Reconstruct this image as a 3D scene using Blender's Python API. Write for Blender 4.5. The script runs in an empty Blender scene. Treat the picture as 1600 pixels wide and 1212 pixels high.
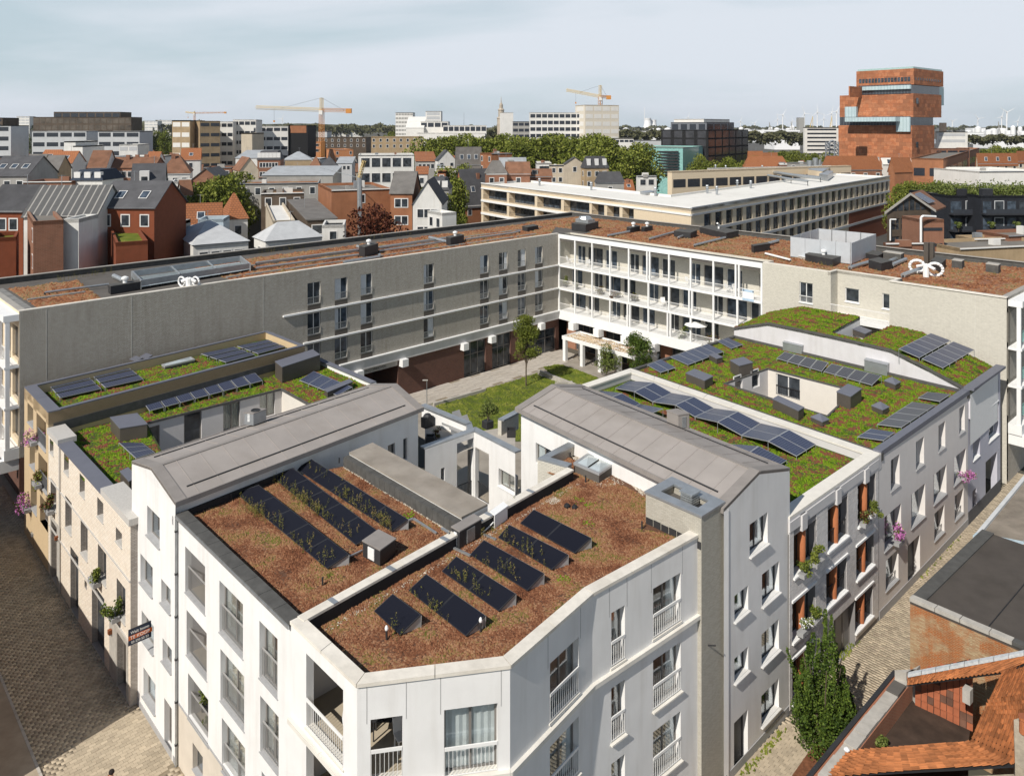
import bpy,math,random
import numpy as np
from mathutils import Vector,Matrix
random.seed(11)
RNG = np.random.default_rng(11)
S = bpy.context.scene
COL = S.collection
# ------------------------------------------------------------------ camera, world, sun, exposure
CAMZ,FPX,CX,HY = 30.0,1200.0,800.0,198.0
cam_d = bpy.data.cameras.new('camera'); cam = bpy.data.objects.new('camera',cam_d); COL.objects.link(cam)
cam.location = (0,0,CAMZ); cam.rotation_euler = (math.radians(90),0,0)
cam_d.sensor_fit = 'HORIZONTAL'; cam_d.sensor_width = 36.0; cam_d.lens = 36.0 * FPX / 1600
cam_d.shift_y = -(606 - HY) / 1600.0
cam_d.clip_start = 0.1; cam_d.clip_end = 30000
S.camera = cam
HAZE = .00005
SUN_AZ,SUN_EL = math.radians(36.5),math.radians(43)
wd = bpy.data.worlds.new('World'); S.world = wd; wd.use_nodes = True
nt = wd.node_tree; nt.nodes.clear()
def _n(nt,typ,**kw):
    n = nt.nodes.new(typ)
    for k,v in kw.items(): setattr(n,k,v)
    return n
out = _n(nt,'ShaderNodeOutputWorld'); bg = _n(nt,'ShaderNodeBackground')
sky = _n(nt,'ShaderNodeTexSky'); sky.sky_type = 'NISHITA'; sky.sun_disc = False
sky.sun_elevation = SUN_EL; sky.sun_rotation = SUN_AZ + math.pi
sky.air_density = 1.0; sky.dust_density = 1.2; sky.ozone_density = 1.5; sky.altitude = 30
tc = _n(nt,'ShaderNodeTexCoord')
mp = _n(nt,'ShaderNodeMapping'); mp.inputs['Scale'].default_value = (1.0,1.0,5.5); mp.inputs['Rotation'].default_value = (0,0.10,0.3)
nz = _n(nt,'ShaderNodeTexNoise'); nz.inputs['Scale'].default_value = 1.25; nz.inputs['Detail'].default_value = 7; nz.inputs['Roughness'].default_value = .52; nz.inputs['Distortion'].default_value = .35
cr = _n(nt,'ShaderNodeValToRGB'); cr.color_ramp.elements[0].position = .40; cr.color_ramp.elements[1].position = .58
cr.color_ramp.elements[0].color = (0,0,0,1); cr.color_ramp.elements[1].color = (1,1,1,1)
base = _n(nt,'ShaderNodeMixRGB'); base.blend_type = 'MIX'; base.inputs[0].default_value = .88
sx = _n(nt,'ShaderNodeSeparateXYZ'); hz = _n(nt,'ShaderNodeMapRange'); hz.inputs[1].default_value = .13; hz.inputs[2].default_value = .6; hc = _n(nt,'ShaderNodeMixRGB')
hc.inputs[1].default_value = (5.35,6.45,7.05,1); hc.inputs[2].default_value = (.55,1.05,2.0,1)
cm = _n(nt,'ShaderNodeMixRGB'); cm.inputs[2].default_value = (7.2,7.7,8.4,1)
mul = _n(nt,'ShaderNodeMath'); mul.operation = 'MULTIPLY'; mul.use_clamp = True
L = nt.links.new
L(tc.outputs['Generated'],sx.inputs[0]); L(sx.outputs['Z'],hz.inputs[0]); L(hz.outputs[0],hc.inputs[0]); L(hc.outputs[0],base.inputs[2]); L(tc.outputs['Generated'],mp.inputs['Vector']); L(mp.outputs[0],nz.inputs['Vector']); L(nz.outputs['Fac'],cr.inputs[0])
inv = _n(nt,'ShaderNodeMath',operation='SUBTRACT'); inv.inputs[0].default_value = .95; L(hz.outputs[0],inv.inputs[1]); L(inv.outputs[0],mul.inputs[1]); L(cr.outputs[0],mul.inputs[0]); L(sky.outputs[0],base.inputs[1]); L(base.outputs[0],cm.inputs[1]); L(mul.outputs[0],cm.inputs[0])
L(cm.outputs[0],bg.inputs[0]); bg.inputs[1].default_value = 0.105; L(bg.outputs[0],out.inputs[0])
sd = bpy.data.lights.new('sun','SUN'); sun = bpy.data.objects.new('sun',sd); COL.objects.link(sun)
sd.energy = 5.0; sd.angle = math.radians(.55); sd.color = (1,.945,.86)
dv = Vector((math.sin(SUN_AZ) * math.cos(SUN_EL),math.cos(SUN_AZ) * math.cos(SUN_EL),-math.sin(SUN_EL)))
sun.rotation_euler = dv.to_track_quat('-Z','Y').to_euler(); sun.location = (0,0,200)
S.view_settings.view_transform = 'Standard'; S.view_settings.look = 'None'; S.view_settings.exposure = 0; S.view_settings.gamma = 1
S.render.engine = 'CYCLES'
S.cycles.max_bounces = 6; S.cycles.transparent_max_bounces = 12; S.cycles.volume_bounces = 0
# ------------------------------------------------------------------ helpers: photograph pixel -> place
def P(px,py,z=0.0):
    Y = (CAMZ - z) * FPX / (py - HY)
    return Vector(((px - CX) * Y / FPX,Y,z))
def Q(px,py,Y):
    return Vector(((px - CX) * Y / FPX,Y,CAMZ - (py - HY) * Y / FPX))
def zat(py,Y): return CAMZ - (py - HY) * Y / FPX
def V2(p): return Vector((p[0],p[1]))
def onw(px,py,a,b):
    d = (V2(b) - V2(a)).normalized(); k = (px - CX) / FPX
    s = (k * a[1] - a[0]) / (d.x - k * d.y); Y = a[1] + s * d.y
    return s,CAMZ - (py - HY) * Y / FPX
def opx(a,b,x0,y0,x1,y1):
    s0,z1 = onw(x0,y0,a,b); s1,z0 = onw(x1,y1,a,b)
    return (s0,s1,z0,z1)
def lp(a,b,s):
    d = (V2(b) - V2(a)).normalized(); return V2(a) + d * s
def nrm(a,b):
    d = (V2(b) - V2(a)).normalized(); return Vector((d.y,-d.x))
UD = Vector((math.sin(math.radians(46.5)),math.cos(math.radians(46.5))))
VD = Vector((-math.sin(math.radians(43.5)),math.cos(math.radians(43.5))))
ORG = {}
def thing(name,label,cat,loc,group=None,kind=None):
    o = bpy.data.objects.new(name,None); COL.objects.link(o); o.empty_display_size = .2
    o.location = Vector((loc[0],loc[1],loc[2] if len(loc) > 2 else 0)); ORG[o.name] = Vector(o.location)
    if label: o['label'] = label
    if cat: o['category'] = cat
    if group: o['group'] = group
    if kind: o['kind'] = kind
    return o
def tag(o,label=None,cat=None,group=None,kind=None):
    if label: o['label'] = label
    if cat: o['category'] = cat
    if group: o['group'] = group
    if kind: o['kind'] = kind
    return o
class MB:
    def __init__(s): s.v = []; s.f = []; s.m = []; s.c = 0
    def poly(s,pts,m=None):
        n = len(s.v)
        for p in pts: s.v.append((p[0],p[1],p[2]))
        s.f.append(tuple(range(n,n + len(pts)))); s.m.append(s.c if m is None else m)
        return s
    def box(s,o,ex,ey,ez,m=None):
        o,ex,ey,ez = Vector(o),Vector(ex),Vector(ey),Vector(ez); n = len(s.v)
        for k in (o,o + ex,o + ex + ey,o + ey,o + ez,o + ex + ez,o + ex + ey + ez,o + ey + ez): s.v.append(tuple(k))
        for q in ((0,3,2,1),(4,5,6,7),(0,1,5,4),(1,2,6,5),(2,3,7,6),(3,0,4,7)):
            s.f.append(tuple(n + i for i in q)); s.m.append(s.c if m is None else m)
        return s
    def cbox(s,x,y,z,lx,ly,lz,ang=0,m=None):
        c,sn = math.cos(ang),math.sin(ang)
        ex = Vector((c * lx,sn * lx,0)); ey = Vector((-sn * ly,c * ly,0))
        return s.box(Vector((x,y,z)) - ex / 2 - ey / 2,ex,ey,(0,0,lz),m)
    def prism(s,pts,z0,z1,m=None,mt=None,bottom=False):
        n = len(pts); zt = z1 if hasattr(z1,'__len__') else [z1] * n; zb = z0 if hasattr(z0,'__len__') else [z0] * n
        for i in range(n):
            j = (i + 1) % n
            s.poly([(pts[i][0],pts[i][1],zb[i]),(pts[j][0],pts[j][1],zb[j]),(pts[j][0],pts[j][1],zt[j]),(pts[i][0],pts[i][1],zt[i])],m)
        s.poly([(pts[i][0],pts[i][1],zt[i]) for i in range(n)],mt if mt is not None else m)
        if bottom: s.poly([(pts[i][0],pts[i][1],zb[i]) for i in range(n)][::-1],m)
        return s
    def tube(s,p,q,r,n=6,r2=None,m=None,cap=True):
        p,q = Vector(p),Vector(q); d = (q - p)
        if d.length < 1e-6: return s
        d.normalize(); a = d.orthogonal().normalized(); b = d.cross(a); r2 = r if r2 is None else r2; k = len(s.v)
        for (c,rr) in ((p,r),(q,r2)):
            for i in range(n):
                t = 2 * math.pi * i / n; s.v.append(tuple(c + a * math.cos(t) * rr + b * math.sin(t) * rr))
        mm = s.c if m is None else m
        for i in range(n):
            j = (i + 1) % n; s.f.append((k + i,k + j,k + n + j,k + n + i)); s.m.append(mm)
        if cap:
            s.f.append(tuple(k + i for i in range(n))[::-1]); s.m.append(mm); s.f.append(tuple(k + n + i for i in range(n))); s.m.append(mm)
        return s
    def path(s,pts,r,n=6,m=None):
        for i in range(len(pts) - 1): s.tube(pts[i],pts[i + 1],r,n,m=m)
        return s
    def lathe(s,c,prof,n=12,m=None):
        k = len(s.v); c = Vector(c)
        for (r,z) in prof:
            for i in range(n):
                t = 2 * math.pi * i / n; s.v.append((c.x + r * math.cos(t),c.y + r * math.sin(t),c.z + z))
        for a in range(len(prof) - 1):
            for i in range(n):
                j = (i + 1) % n; s.f.append((k + a * n + i,k + a * n + j,k + (a + 1) * n + j,k + (a + 1) * n + i)); s.m.append(s.c if m is None else m)
        s.f.append(tuple(k + (len(prof) - 1) * n + i for i in range(n))); s.m.append(s.c if m is None else m)
        return s
    def mesh(s,name,mats,off=(0,0,0),smooth=False):
        me = bpy.data.meshes.new(name); ox,oy,oz = off
        me.from_pydata([(a - ox,b - oy,c - oz) for a,b,c in s.v],[],s.f)
        if not isinstance(mats,(list,tuple)): mats = [mats]
        for m in mats: me.materials.append(m)
        if len(mats) > 1: me.polygons.foreach_set('material_index',s.m)
        if smooth: me.polygons.foreach_set('use_smooth',[True] * len(s.f))
        me.update(); return me
    def build(s,name,mats,parent=None,origin=None,smooth=False):
        if not s.v: return None
        if parent is not None: off = ORG[parent.name]
        elif origin is not None: off = Vector(origin)
        else:
            a = np.array(s.v); off = Vector(((a[:,0].min() + a[:,0].max()) / 2,(a[:,1].min() + a[:,1].max()) / 2,a[:,2].min()))
        o = bpy.data.objects.new(name,s.mesh(name,mats,off,smooth)); COL.objects.link(o)
        if parent is not None: o.parent = parent
        else: o.location = off
        ORG[o.name] = Vector(off); return o
def obj(name,me,parent=None,mat4=None):
    o = bpy.data.objects.new(name,me); COL.objects.link(o)
    if parent is not None: o.parent = parent
    if mat4 is not None: o.matrix_local = mat4
    return o
def frame4(parent,a,b,s,z,off=0.0):
    d = (V2(b) - V2(a)).normalized(); p = V2(a) + d * s; og = ORG[parent.name]; inw = Vector((-d.y,d.x))
    p = p + inw * off
    return Matrix(((d.x,inw.x,0,p.x - og.x),(d.y,inw.y,0,p.y - og.y),(0,0,1,z - og.z),(0,0,0,1)))
def offs(pts,w,closed):
    n = len(pts); res = []
    P2 = [V2(p) for p in pts]
    for i in range(n):
        dA = (P2[i] - P2[i - 1]).normalized() if (closed or i > 0) else None
        dB = (P2[(i + 1) % n] - P2[i]).normalized() if (closed or i < n - 1) else None
        if dA is None: dA = dB
        if dB is None: dB = dA
        nA = Vector((-dA.y,dA.x)); nB = Vector((-dB.y,dB.x)); m = (nA + nB)
        m = m / max(.3,(1 + nA.dot(nB)))
        res.append(P2[i] + m * w)
    return res
def ring(pts,w,z0,z1,closed=True,mb=None,m=None):
    mb = mb or MB(); q = offs(pts,w,closed); n = len(pts)
    for i in range(n if closed else n - 1):
        j = (i + 1) % n
        mb.prism([pts[i],pts[j],q[j],q[i]],z0,z1,m,bottom=True)
    return mb
def coping(parent,pts,w,z0,z1,mat,closed=False,step=2.2,gap=.012,name='coping_stone'):
    q = offs(pts,w,closed); n = len(pts)
    for i in range(n if closed else n - 1):
        j = (i + 1) % n; a,b,c,d = V2(pts[i]),V2(pts[j]),q[j],q[i]
        k = max(1,int(round((b - a).length / step)))
        for t in range(k):
            t0 = t / k; t1 = (t + 1) / k; e = gap / max(.1,(b - a).length)
            t0 += e; t1 -= e
            MB().prism([a.lerp(b,t0),a.lerp(b,t1),d.lerp(c,t1),d.lerp(c,t0)],z0,z1 + random.uniform(0,.004),bottom=True).build(name,mat,parent)
def wallh(mb,a,b,z0,z1,ops=(),depth=.25,m=0,mr=None):
    d = (V2(b) - V2(a)); Ln = d.length; d.normalize(); inw = Vector((-d.y,d.x)); mr = m if mr is None else mr
    ops = [(max(0.02,o[0]),min(Ln - .02,o[1]),max(z0,o[2]),min(z1 - .02,o[3])) + tuple(o[4:]) for o in ops]
    xs = sorted({0.0,Ln} | {o[0] for o in ops} | {o[1] for o in ops}); zs = sorted({z0,z1} | {o[2] for o in ops} | {o[3] for o in ops})
    pt = lambda s,z,dd=0: (a[0] + d.x * s + inw.x * dd,a[1] + d.y * s + inw.y * dd,z)
    for i in range(len(xs) - 1):
        if xs[i + 1] - xs[i] < 1e-4: continue
        run = None
        for j in range(len(zs) - 1):
            cx,cz = (xs[i] + xs[i + 1]) / 2,(zs[j] + zs[j + 1]) / 2
            hole = any(o[0] < cx < o[1] and o[2] < cz < o[3] for o in ops)
            if not hole and run is None: run = zs[j]
            if hole and run is not None: mb.poly([pt(xs[i],run),pt(xs[i + 1],run),pt(xs[i + 1],zs[j]),pt(xs[i],zs[j])],m); run = None
        if run is not None: mb.poly([pt(xs[i],run),pt(xs[i + 1],run),pt(xs[i + 1],z1),pt(xs[i],z1)],m)
    for o in ops:
        dd = o[4] if len(o) > 4 else depth
        s0,s1,za,zb = o[:4]
        mb.poly([pt(s0,za),pt(s0,zb),pt(s0,zb,dd),pt(s0,za,dd)],mr); mb.poly([pt(s1,za),pt(s1,za,dd),pt(s1,zb,dd),pt(s1,zb)],mr)
        mb.poly([pt(s0,zb),pt(s1,zb),pt(s1,zb,dd),pt(s0,zb,dd)],mr); mb.poly([pt(s0,za),pt(s0,za,dd),pt(s1,za,dd),pt(s1,za)],mr)
    return mb
# ------------------------------------------------------------------ materials
def srgb(r,g,b): return tuple(((c / 255) / 12.92 if c / 255 <= .04045 else ((c / 255 + .055) / 1.055) ** 2.4) for c in (r,g,b)) + (1,)
MATS = {}
def wallvec(nt):
    g = _n(nt,'ShaderNodeNewGeometry'); cr = _n(nt,'ShaderNodeVectorMath',operation='CROSS_PRODUCT'); cr.inputs[1].default_value = (0,0,1)
    nm = _n(nt,'ShaderNodeVectorMath',operation='NORMALIZE'); dt = _n(nt,'ShaderNodeVectorMath',operation='DOT_PRODUCT')
    sp = _n(nt,'ShaderNodeSeparateXYZ'); cb = _n(nt,'ShaderNodeCombineXYZ'); l = nt.links.new
    l(g.outputs['True Normal'],cr.inputs[0]); l(cr.outputs[0],nm.inputs[0]); l(nm.outputs[0],dt.inputs[0]); l(g.outputs['Position'],dt.inputs[1])
    l(g.outputs['Position'],sp.inputs[0]); l(dt.outputs['Value'],cb.inputs[0]); l(sp.outputs['Z'],cb.inputs[1])
    return cb.outputs[0]
def mat(name,col,rough=.85,var=.12,scale=1.5,bump=0.0,bscale=20,metal=0,spec=.3,brick=None,streak=0,sharp=.2,isl=0,col2=None,obv=0,stain=0):
    if name in MATS: return MATS[name]
    m = bpy.data.materials.new(name); m.use_nodes = True; nt = m.node_tree; bs = nt.nodes['Principled BSDF']; l = nt.links.new
    c = tuple(col[:3]) + (1,)
    g = _n(nt,'ShaderNodeNewGeometry'); nz = _n(nt,'ShaderNodeTexNoise'); nz.inputs['Scale'].default_value = scale; nz.inputs['Detail'].default_value = 6
    nz.inputs['Roughness'].default_value = .6; l(g.outputs['Position'],nz.inputs['Vector'])
    mx = _n(nt,'ShaderNodeMixRGB'); mx.blend_type = 'MIX'
    d = tuple(x * (1 - var) for x in c[:3]) + (1,); b = tuple(min(1,x * (1 + var)) for x in c[:3]) + (1,)
    if col2: d,b = tuple(col[:3]) + (1,),tuple(col2[:3]) + (1,)
    mr = _n(nt,'ShaderNodeMapRange'); mr.inputs[1].default_value = .5 - sharp; mr.inputs[2].default_value = .5 + sharp
    l(nz.outputs['Fac'],mr.inputs[0]); l(mr.outputs[0],mx.inputs[0]); mx.inputs[1].default_value = d; mx.inputs[2].default_value = b
    cur = mx.outputs[0]
    if brick:
        bt = _n(nt,'ShaderNodeTexBrick'); l(wallvec(nt),bt.inputs['Vector']); bt.inputs['Scale'].default_value = 1
        bt.inputs['Brick Width'].default_value = brick[0]; bt.inputs['Row Height'].default_value = brick[1]; bt.inputs['Mortar Size'].default_value = brick[2]
        bt.inputs['Mortar'].default_value = tuple(brick[3][:3]) + (1,); bt.inputs['Bias'].default_value = -.1
        l(cur,bt.inputs['Color1'])
        m2 = _n(nt,'ShaderNodeMixRGB'); m2.inputs[0].default_value = .75; l(cur,m2.inputs[1]); m2.inputs[2].default_value = tuple(brick[4][:3]) + (1,)
        l(m2.outputs[0],bt.inputs['Color2']); cur = bt.outputs['Color']
    if streak or stain:
        n2 = _n(nt,'ShaderNodeTexNoise'); n2.inputs['Scale'].default_value = 1; n2.inputs['Detail'].default_value = 4
        mpp = _n(nt,'ShaderNodeMapping'); mpp.inputs['Scale'].default_value = (2.2,.22,1) if streak else (.5,.5,.5)
        l(wallvec(nt) if streak else g.outputs['Position'],mpp.inputs['Vector']); l(mpp.outputs[0],n2.inputs['Vector'])
        r2 = _n(nt,'ShaderNodeMapRange'); r2.inputs[1].default_value = .48; r2.inputs[2].default_value = .75; r2.inputs[3].default_value = 0; r2.inputs[4].default_value = streak or stain
        l(n2.outputs['Fac'],r2.inputs[0]); m3 = _n(nt,'ShaderNodeMixRGB'); m3.blend_type = 'MULTIPLY'; l(r2.outputs[0],m3.inputs[0]); l(cur,m3.inputs[1]); m3.inputs[2].default_value = (.62,.58,.52,1)
        cur = m3.outputs[0]
    if isl or obv:
        r = (g.outputs['Random Per Island'] if isl else _n(nt,'ShaderNodeObjectInfo').outputs['Random'])
        hs = _n(nt,'ShaderNodeHueSaturation'); v = isl or obv
        m4 = _n(nt,'ShaderNodeMapRange'); m4.inputs[3].default_value = 1 - v; m4.inputs[4].default_value = 1 + v; l(r,m4.inputs[0]); l(m4.outputs[0],hs.inputs['Value']); l(cur,hs.inputs['Color'])
        cur = hs.outputs[0]
    l(cur,bs.inputs['Base Color']); bs.inputs['Roughness'].default_value = rough; bs.inputs['Metallic'].default_value = metal; bs.inputs['Specular IOR Level'].default_value = spec
    if bump:
        n3 = _n(nt,'ShaderNodeTexNoise'); n3.inputs['Scale'].default_value = bscale; n3.inputs['Detail'].default_value = 5; l(g.outputs['Position'],n3.inputs['Vector'])
        bp = _n(nt,'ShaderNodeBump'); bp.inputs['Strength'].default_value = bump; bp.inputs['Distance'].default_value = .05; l(n3.outputs['Fac'],bp.inputs['Height']); l(bp.outputs[0],bs.inputs['Normal'])
    MATS[name] = m; return m
def ramp_mat(name,stops,scale=1.0,isl_w=.5,rough=.9,nd=3,bump=0):
    if name in MATS: return MATS[name]
    m = bpy.data.materials.new(name); m.use_nodes = True; nt = m.node_tree; bs = nt.nodes['Principled BSDF']; l = nt.links.new
    g = _n(nt,'ShaderNodeNewGeometry'); nz = _n(nt,'ShaderNodeTexNoise'); nz.inputs['Scale'].default_value = scale; nz.inputs['Detail'].default_value = nd; l(g.outputs['Position'],nz.inputs['Vector'])
    mr = _n(nt,'ShaderNodeMapRange'); mr.inputs[1].default_value = .3; mr.inputs[2].default_value = .7; l(nz.outputs['Fac'],mr.inputs[0])
    mx = _n(nt,'ShaderNodeMixRGB'); mx.inputs[0].default_value = isl_w; l(mr.outputs[0],mx.inputs[1]); l(g.outputs['Random Per Island'],mx.inputs[2])
    cr = _n(nt,'ShaderNodeValToRGB'); e = cr.color_ramp.elements
    while len(e) < len(stops): e.new(.5)
    for i,(p,c) in enumerate(stops): e[i].position = p; e[i].color = tuple(c[:3]) + (1,)
    l(mx.outputs[0],cr.inputs[0]); l(cr.outputs[0],bs.inputs['Base Color']); bs.inputs['Roughness'].default_value = rough; bs.inputs['Specular IOR Level'].default_value = .15
    if bump:
        n3 = _n(nt,'ShaderNodeTexNoise'); n3.inputs['Scale'].default_value = 30; n3.inputs['Detail'].default_value = 5; l(g.outputs['Position'],n3.inputs['Vector'])
        bp = _n(nt,'ShaderNodeBump'); bp.inputs['Strength'].default_value = bump; bp.inputs['Distance'].default_value = .05; l(n3.outputs['Fac'],bp.inputs['Height']); l(bp.outputs[0],bs.inputs['Normal'])
    MATS[name] = m; return m
def glass_mat(name,tint=(.55,.6,.6),refl=.35,rough=.02):
    if name in MATS: return MATS[name]
    m = bpy.data.materials.new(name); m.use_nodes = True; nt = m.node_tree; nt.nodes.clear(); l = nt.links.new
    o = _n(nt,'ShaderNodeOutputMaterial'); t = _n(nt,'ShaderNodeBsdfTransparent'); t.inputs[0].default_value = tint + (1,)
    gl = _n(nt,'ShaderNodeBsdfGlossy'); gl.inputs['Roughness'].default_value = rough; gl.inputs[0].default_value = (.9,.95,1,1)
    lw = _n(nt,'ShaderNodeLayerWeight'); lw.inputs[0].default_value = .5; mx = _n(nt,'ShaderNodeMixShader')
    pw = _n(nt,'ShaderNodeMath',operation='POWER'); pw.inputs[1].default_value = 2.2; l(lw.outputs['Facing'],pw.inputs[0]); ma = _n(nt,'ShaderNodeMath',operation='MULTIPLY_ADD'); ma.inputs[1].default_value = .75; ma.inputs[2].default_value = refl * .12; l(pw.outputs[0],ma.inputs[0])
    l(ma.outputs[0],mx.inputs[0]); l(t.outputs[0],mx.inputs[1]); l(gl.outputs[0],mx.inputs[2]); l(mx.outputs[0],o.inputs[0])
    MATS[name] = m; return m
def pane_mat(name,col,rough=.06):
    if name in MATS: return MATS[name]
    m = bpy.data.materials.new(name); m.use_nodes = True; nt = m.node_tree; bs = nt.nodes['Principled BSDF']; l = nt.links.new
    oi = _n(nt,'ShaderNodeObjectInfo'); g = _n(nt,'ShaderNodeNewGeometry'); nz = _n(nt,'ShaderNodeTexNoise'); nz.inputs['Scale'].default_value = 1.1; l(g.outputs['Position'],nz.inputs['Vector'])
    hs = _n(nt,'ShaderNodeHueSaturation'); hs.inputs['Color'].default_value = col + (1,); mr = _n(nt,'ShaderNodeMapRange'); mr.inputs[3].default_value = .4; mr.inputs[4].default_value = 1.9
    l(nz.outputs['Fac'],mr.inputs[0]); mr.inputs[1].default_value = .3; mr.inputs[2].default_value = .7; l(mr.outputs[0],hs.inputs['Value']); l(hs.outputs[0],bs.inputs['Base Color'])
    bs.inputs['Roughness'].default_value = rough; bs.inputs['Specular IOR Level'].default_value = .5
    MATS[name] = m; return m
def pv_mat(name,base,line,cu=.16,cv=.16):
    if name in MATS: return MATS[name]
    m = bpy.data.materials.new(name); m.use_nodes = True; nt = m.node_tree; bs = nt.nodes['Principled BSDF']; l = nt.links.new
    uv = _n(nt,'ShaderNodeUVMap'); sp = _n(nt,'ShaderNodeSeparateXYZ'); l(uv.outputs[0],sp.inputs[0]); res = []
    for ax,k in (('X',cu),('Y',cv)):
        a = _n(nt,'ShaderNodeMath',operation='DIVIDE'); a.inputs[1].default_value = k; l(sp.outputs[ax],a.inputs[0])
        f = _n(nt,'ShaderNodeMath',operation='FRACT'); l(a.outputs[0],f.inputs[0]); c = _n(nt,'ShaderNodeMath',operation='LESS_THAN'); c.inputs[1].default_value = .1; l(f.outputs[0],c.inputs[0]); res.append(c.outputs[0])
    mx = _n(nt,'ShaderNodeMath',operation='MAXIMUM'); l(res[0],mx.inputs[0]); l(res[1],mx.inputs[1])
    cm = _n(nt,'ShaderNodeMixRGB'); l(mx.outputs[0],cm.inputs[0]); cm.inputs[1].default_value = base + (1,); cm.inputs[2].default_value = line + (1,)
    l(cm.outputs[0],bs.inputs['Base Color']); bs.inputs['Roughness'].default_value = .3 if base[0] > .01 else .6; bs.inputs['Specular IOR Level'].default_value = .4 if base[0] > .01 else .12
    MATS[name] = m; return m
WHITE = mat('white_render',(.76,.75,.735),var=.05,scale=.6,streak=.24,bump=.1,bscale=30)
WHITE2 = mat('white_paint',(.79,.79,.78),var=.03,scale=3,rough=.6)
CREAM = mat('cream_render',(.60,.54,.46),var=.06,scale=1.2,streak=.15)
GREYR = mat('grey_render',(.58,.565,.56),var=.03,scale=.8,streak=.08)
GREYB = mat('grey_rendered_brick',(.70,.665,.635),var=.05,brick=(.21,.065,.006,(.60,.57,.55),(.72,.69,.66)),streak=.08)
PURPLE = mat('blue_grey_render',(.50,.50,.565),var=.03,streak=.08)
COPE = mat('coping_stone',(.70,.655,.58),var=.10,scale=2.5,bump=.1,stain=.35,obv=.05)
COPEG = mat('granite_coping',(.48,.46,.43),var=.18,scale=22,bump=.15)
LBRICK = mat('pale_brick',(.74,.645,.53),var=.10,scale=4,brick=(.34,.12,.016,(.52,.46,.38),(.84,.77,.67)),bump=.15,streak=.06)
LBRICK_SHADE = mat('pale_brick_shaded',(.36,.32,.28),var=.12,scale=4,brick=(.26,.09,.014,(.26,.24,.22),(.50,.45,.40)),bump=.2)  # pale brick with the shade of reveals and end wall put into its colour
TBRICK = mat('tan_brick',(.56,.42,.25),var=.07,scale=4,brick=(.21,.065,.006,(.50,.40,.28),(.60,.46,.28)),streak=.05)
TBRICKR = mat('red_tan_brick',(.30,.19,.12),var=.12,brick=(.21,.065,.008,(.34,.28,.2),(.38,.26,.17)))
GBRICK = mat('grey_brick',(.46,.42,.355),var=.10,scale=6,brick=(.24,.075,.014,(.22,.205,.185),(.60,.56,.49)),bump=.45,bscale=12,streak=.35)
CBRICK = mat('cream_brick',(.56,.53,.46),var=.10,scale=5,brick=(.24,.075,.012,(.40,.38,.33),(.68,.645,.56)),streak=.05)
YBRICK = mat('yellow_brick',(.66,.54,.38),var=.10,scale=5,brick=(.25,.08,.008,(.60,.51,.39),(.72,.60,.44)))
DBRICK = mat('dark_red_brick',(.13,.060,.042),var=.2,brick=(.22,.065,.010,(.10,.07,.06),(.20,.09,.06)),bump=.2)
RBRICK = mat('red_brick',(.32,.125,.070),var=.2,brick=(.22,.07,.010,(.35,.24,.17),(.38,.17,.10)),streak=.2,bump=.2)
RBRICK2 = mat('orange_brick',(.44,.17,.075),var=.15,brick=(.22,.07,.010,(.4,.25,.16),(.5,.21,.10)),bump=.2)
RRED = mat('red_render',(.20,.058,.026),var=.1,streak=.12)
OLDB = mat('weathered_brick',(.40,.125,.035),scale=.8,sharp=.05,col2=(.44,.34,.21),brick=(.26,.085,.010,(.36,.25,.14),(.30,.13,.06)),bump=.9,streak=.5)
BITU = mat('black_bitumen',(.022,.022,.024),var=.25,rough=.8)
BITG = mat('grey_bitumen',(.115,.105,.095),var=.12,scale=.9,rough=.9,bump=.1,bscale=80,stain=.3)
BITL = mat('dark_grey_felt',(.085,.083,.078),var=.22,scale=2,rough=.9,bump=.15,bscale=60)
ZINC = mat('zinc_roof',(.33,.298,.275),var=.09,scale=.55,rough=.65,stain=.35,spec=.3)
ZINCD = mat('zinc_edge',(.255,.232,.215),var=.1,rough=.7)
GALV = mat('galvanised_metal',(.42,.44,.45),var=.15,scale=3,rough=.38,metal=.6)
GALVD = mat('dull_metal_coping',(.36,.38,.40),var=.14,scale=2,rough=.35,metal=.5,stain=.3)
SLATEB = mat('blue_grey_capping',(.145,.15,.18),var=.06,rough=.5)
DKMET = mat('dark_metal',(.035,.035,.037),var=.15,rough=.5)
BRONZE = mat('bronze_grey_cladding',(.085,.073,.062),var=.08,rough=.5,spec=.4)
FRAMEG = mat('grey_window_frame',(.20,.185,.17),var=.05,rough=.45)
FRAMEW = mat('white_window_frame',(.70,.69,.67),var=.03,rough=.45)
FRAMED = mat('dark_window_frame',(.04,.042,.047),var=.1,rough=.4)
SILLG = mat('bluestone_sill',(.36,.36,.365),var=.1,scale=6,rough=.6)
RAILG = mat('grey_rail',(.33,.32,.31),var=.05,rough=.45)
RAILW = mat('white_rail',(.78,.77,.75),var=.03,rough=.5)
CURT = mat('pale_curtain',(.50,.47,.42),var=.12,scale=5)
CURTW = mat('white_curtain',(.75,.76,.77),var=.06,scale=5)
CONC = mat('concrete',(.42,.395,.355),var=.14,scale=3,bump=.12,bscale=40,stain=.4)
GRAVEL = ramp_mat('gravel',[(0,(.22,.19,.15)),(.4,(.42,.36,.29)),(.75,(.62,.56,.47)),(1,(.8,.76,.68))],scale=9,isl_w=.75,bump=.3)
TERRA = mat('terracotta_column',(.40,.135,.05),var=.12,scale=8,brick=(.14,.045,.008,(.30,.10,.045),(.46,.17,.07)),bump=.1)
PANE = pane_mat('dark_pane',(.035,.041,.048))
PANEB = pane_mat('blue_pane',(.05,.065,.085),.04)
GLASS = glass_mat('clear_pane',(.93,.95,.945),.46)
SKYGL = glass_mat('skylight_glass',(.5,.55,.56),.55)
GREENGL = mat('green_glass',(.25,.47,.44),var=.2,rough=.1,spec=.6)
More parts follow.
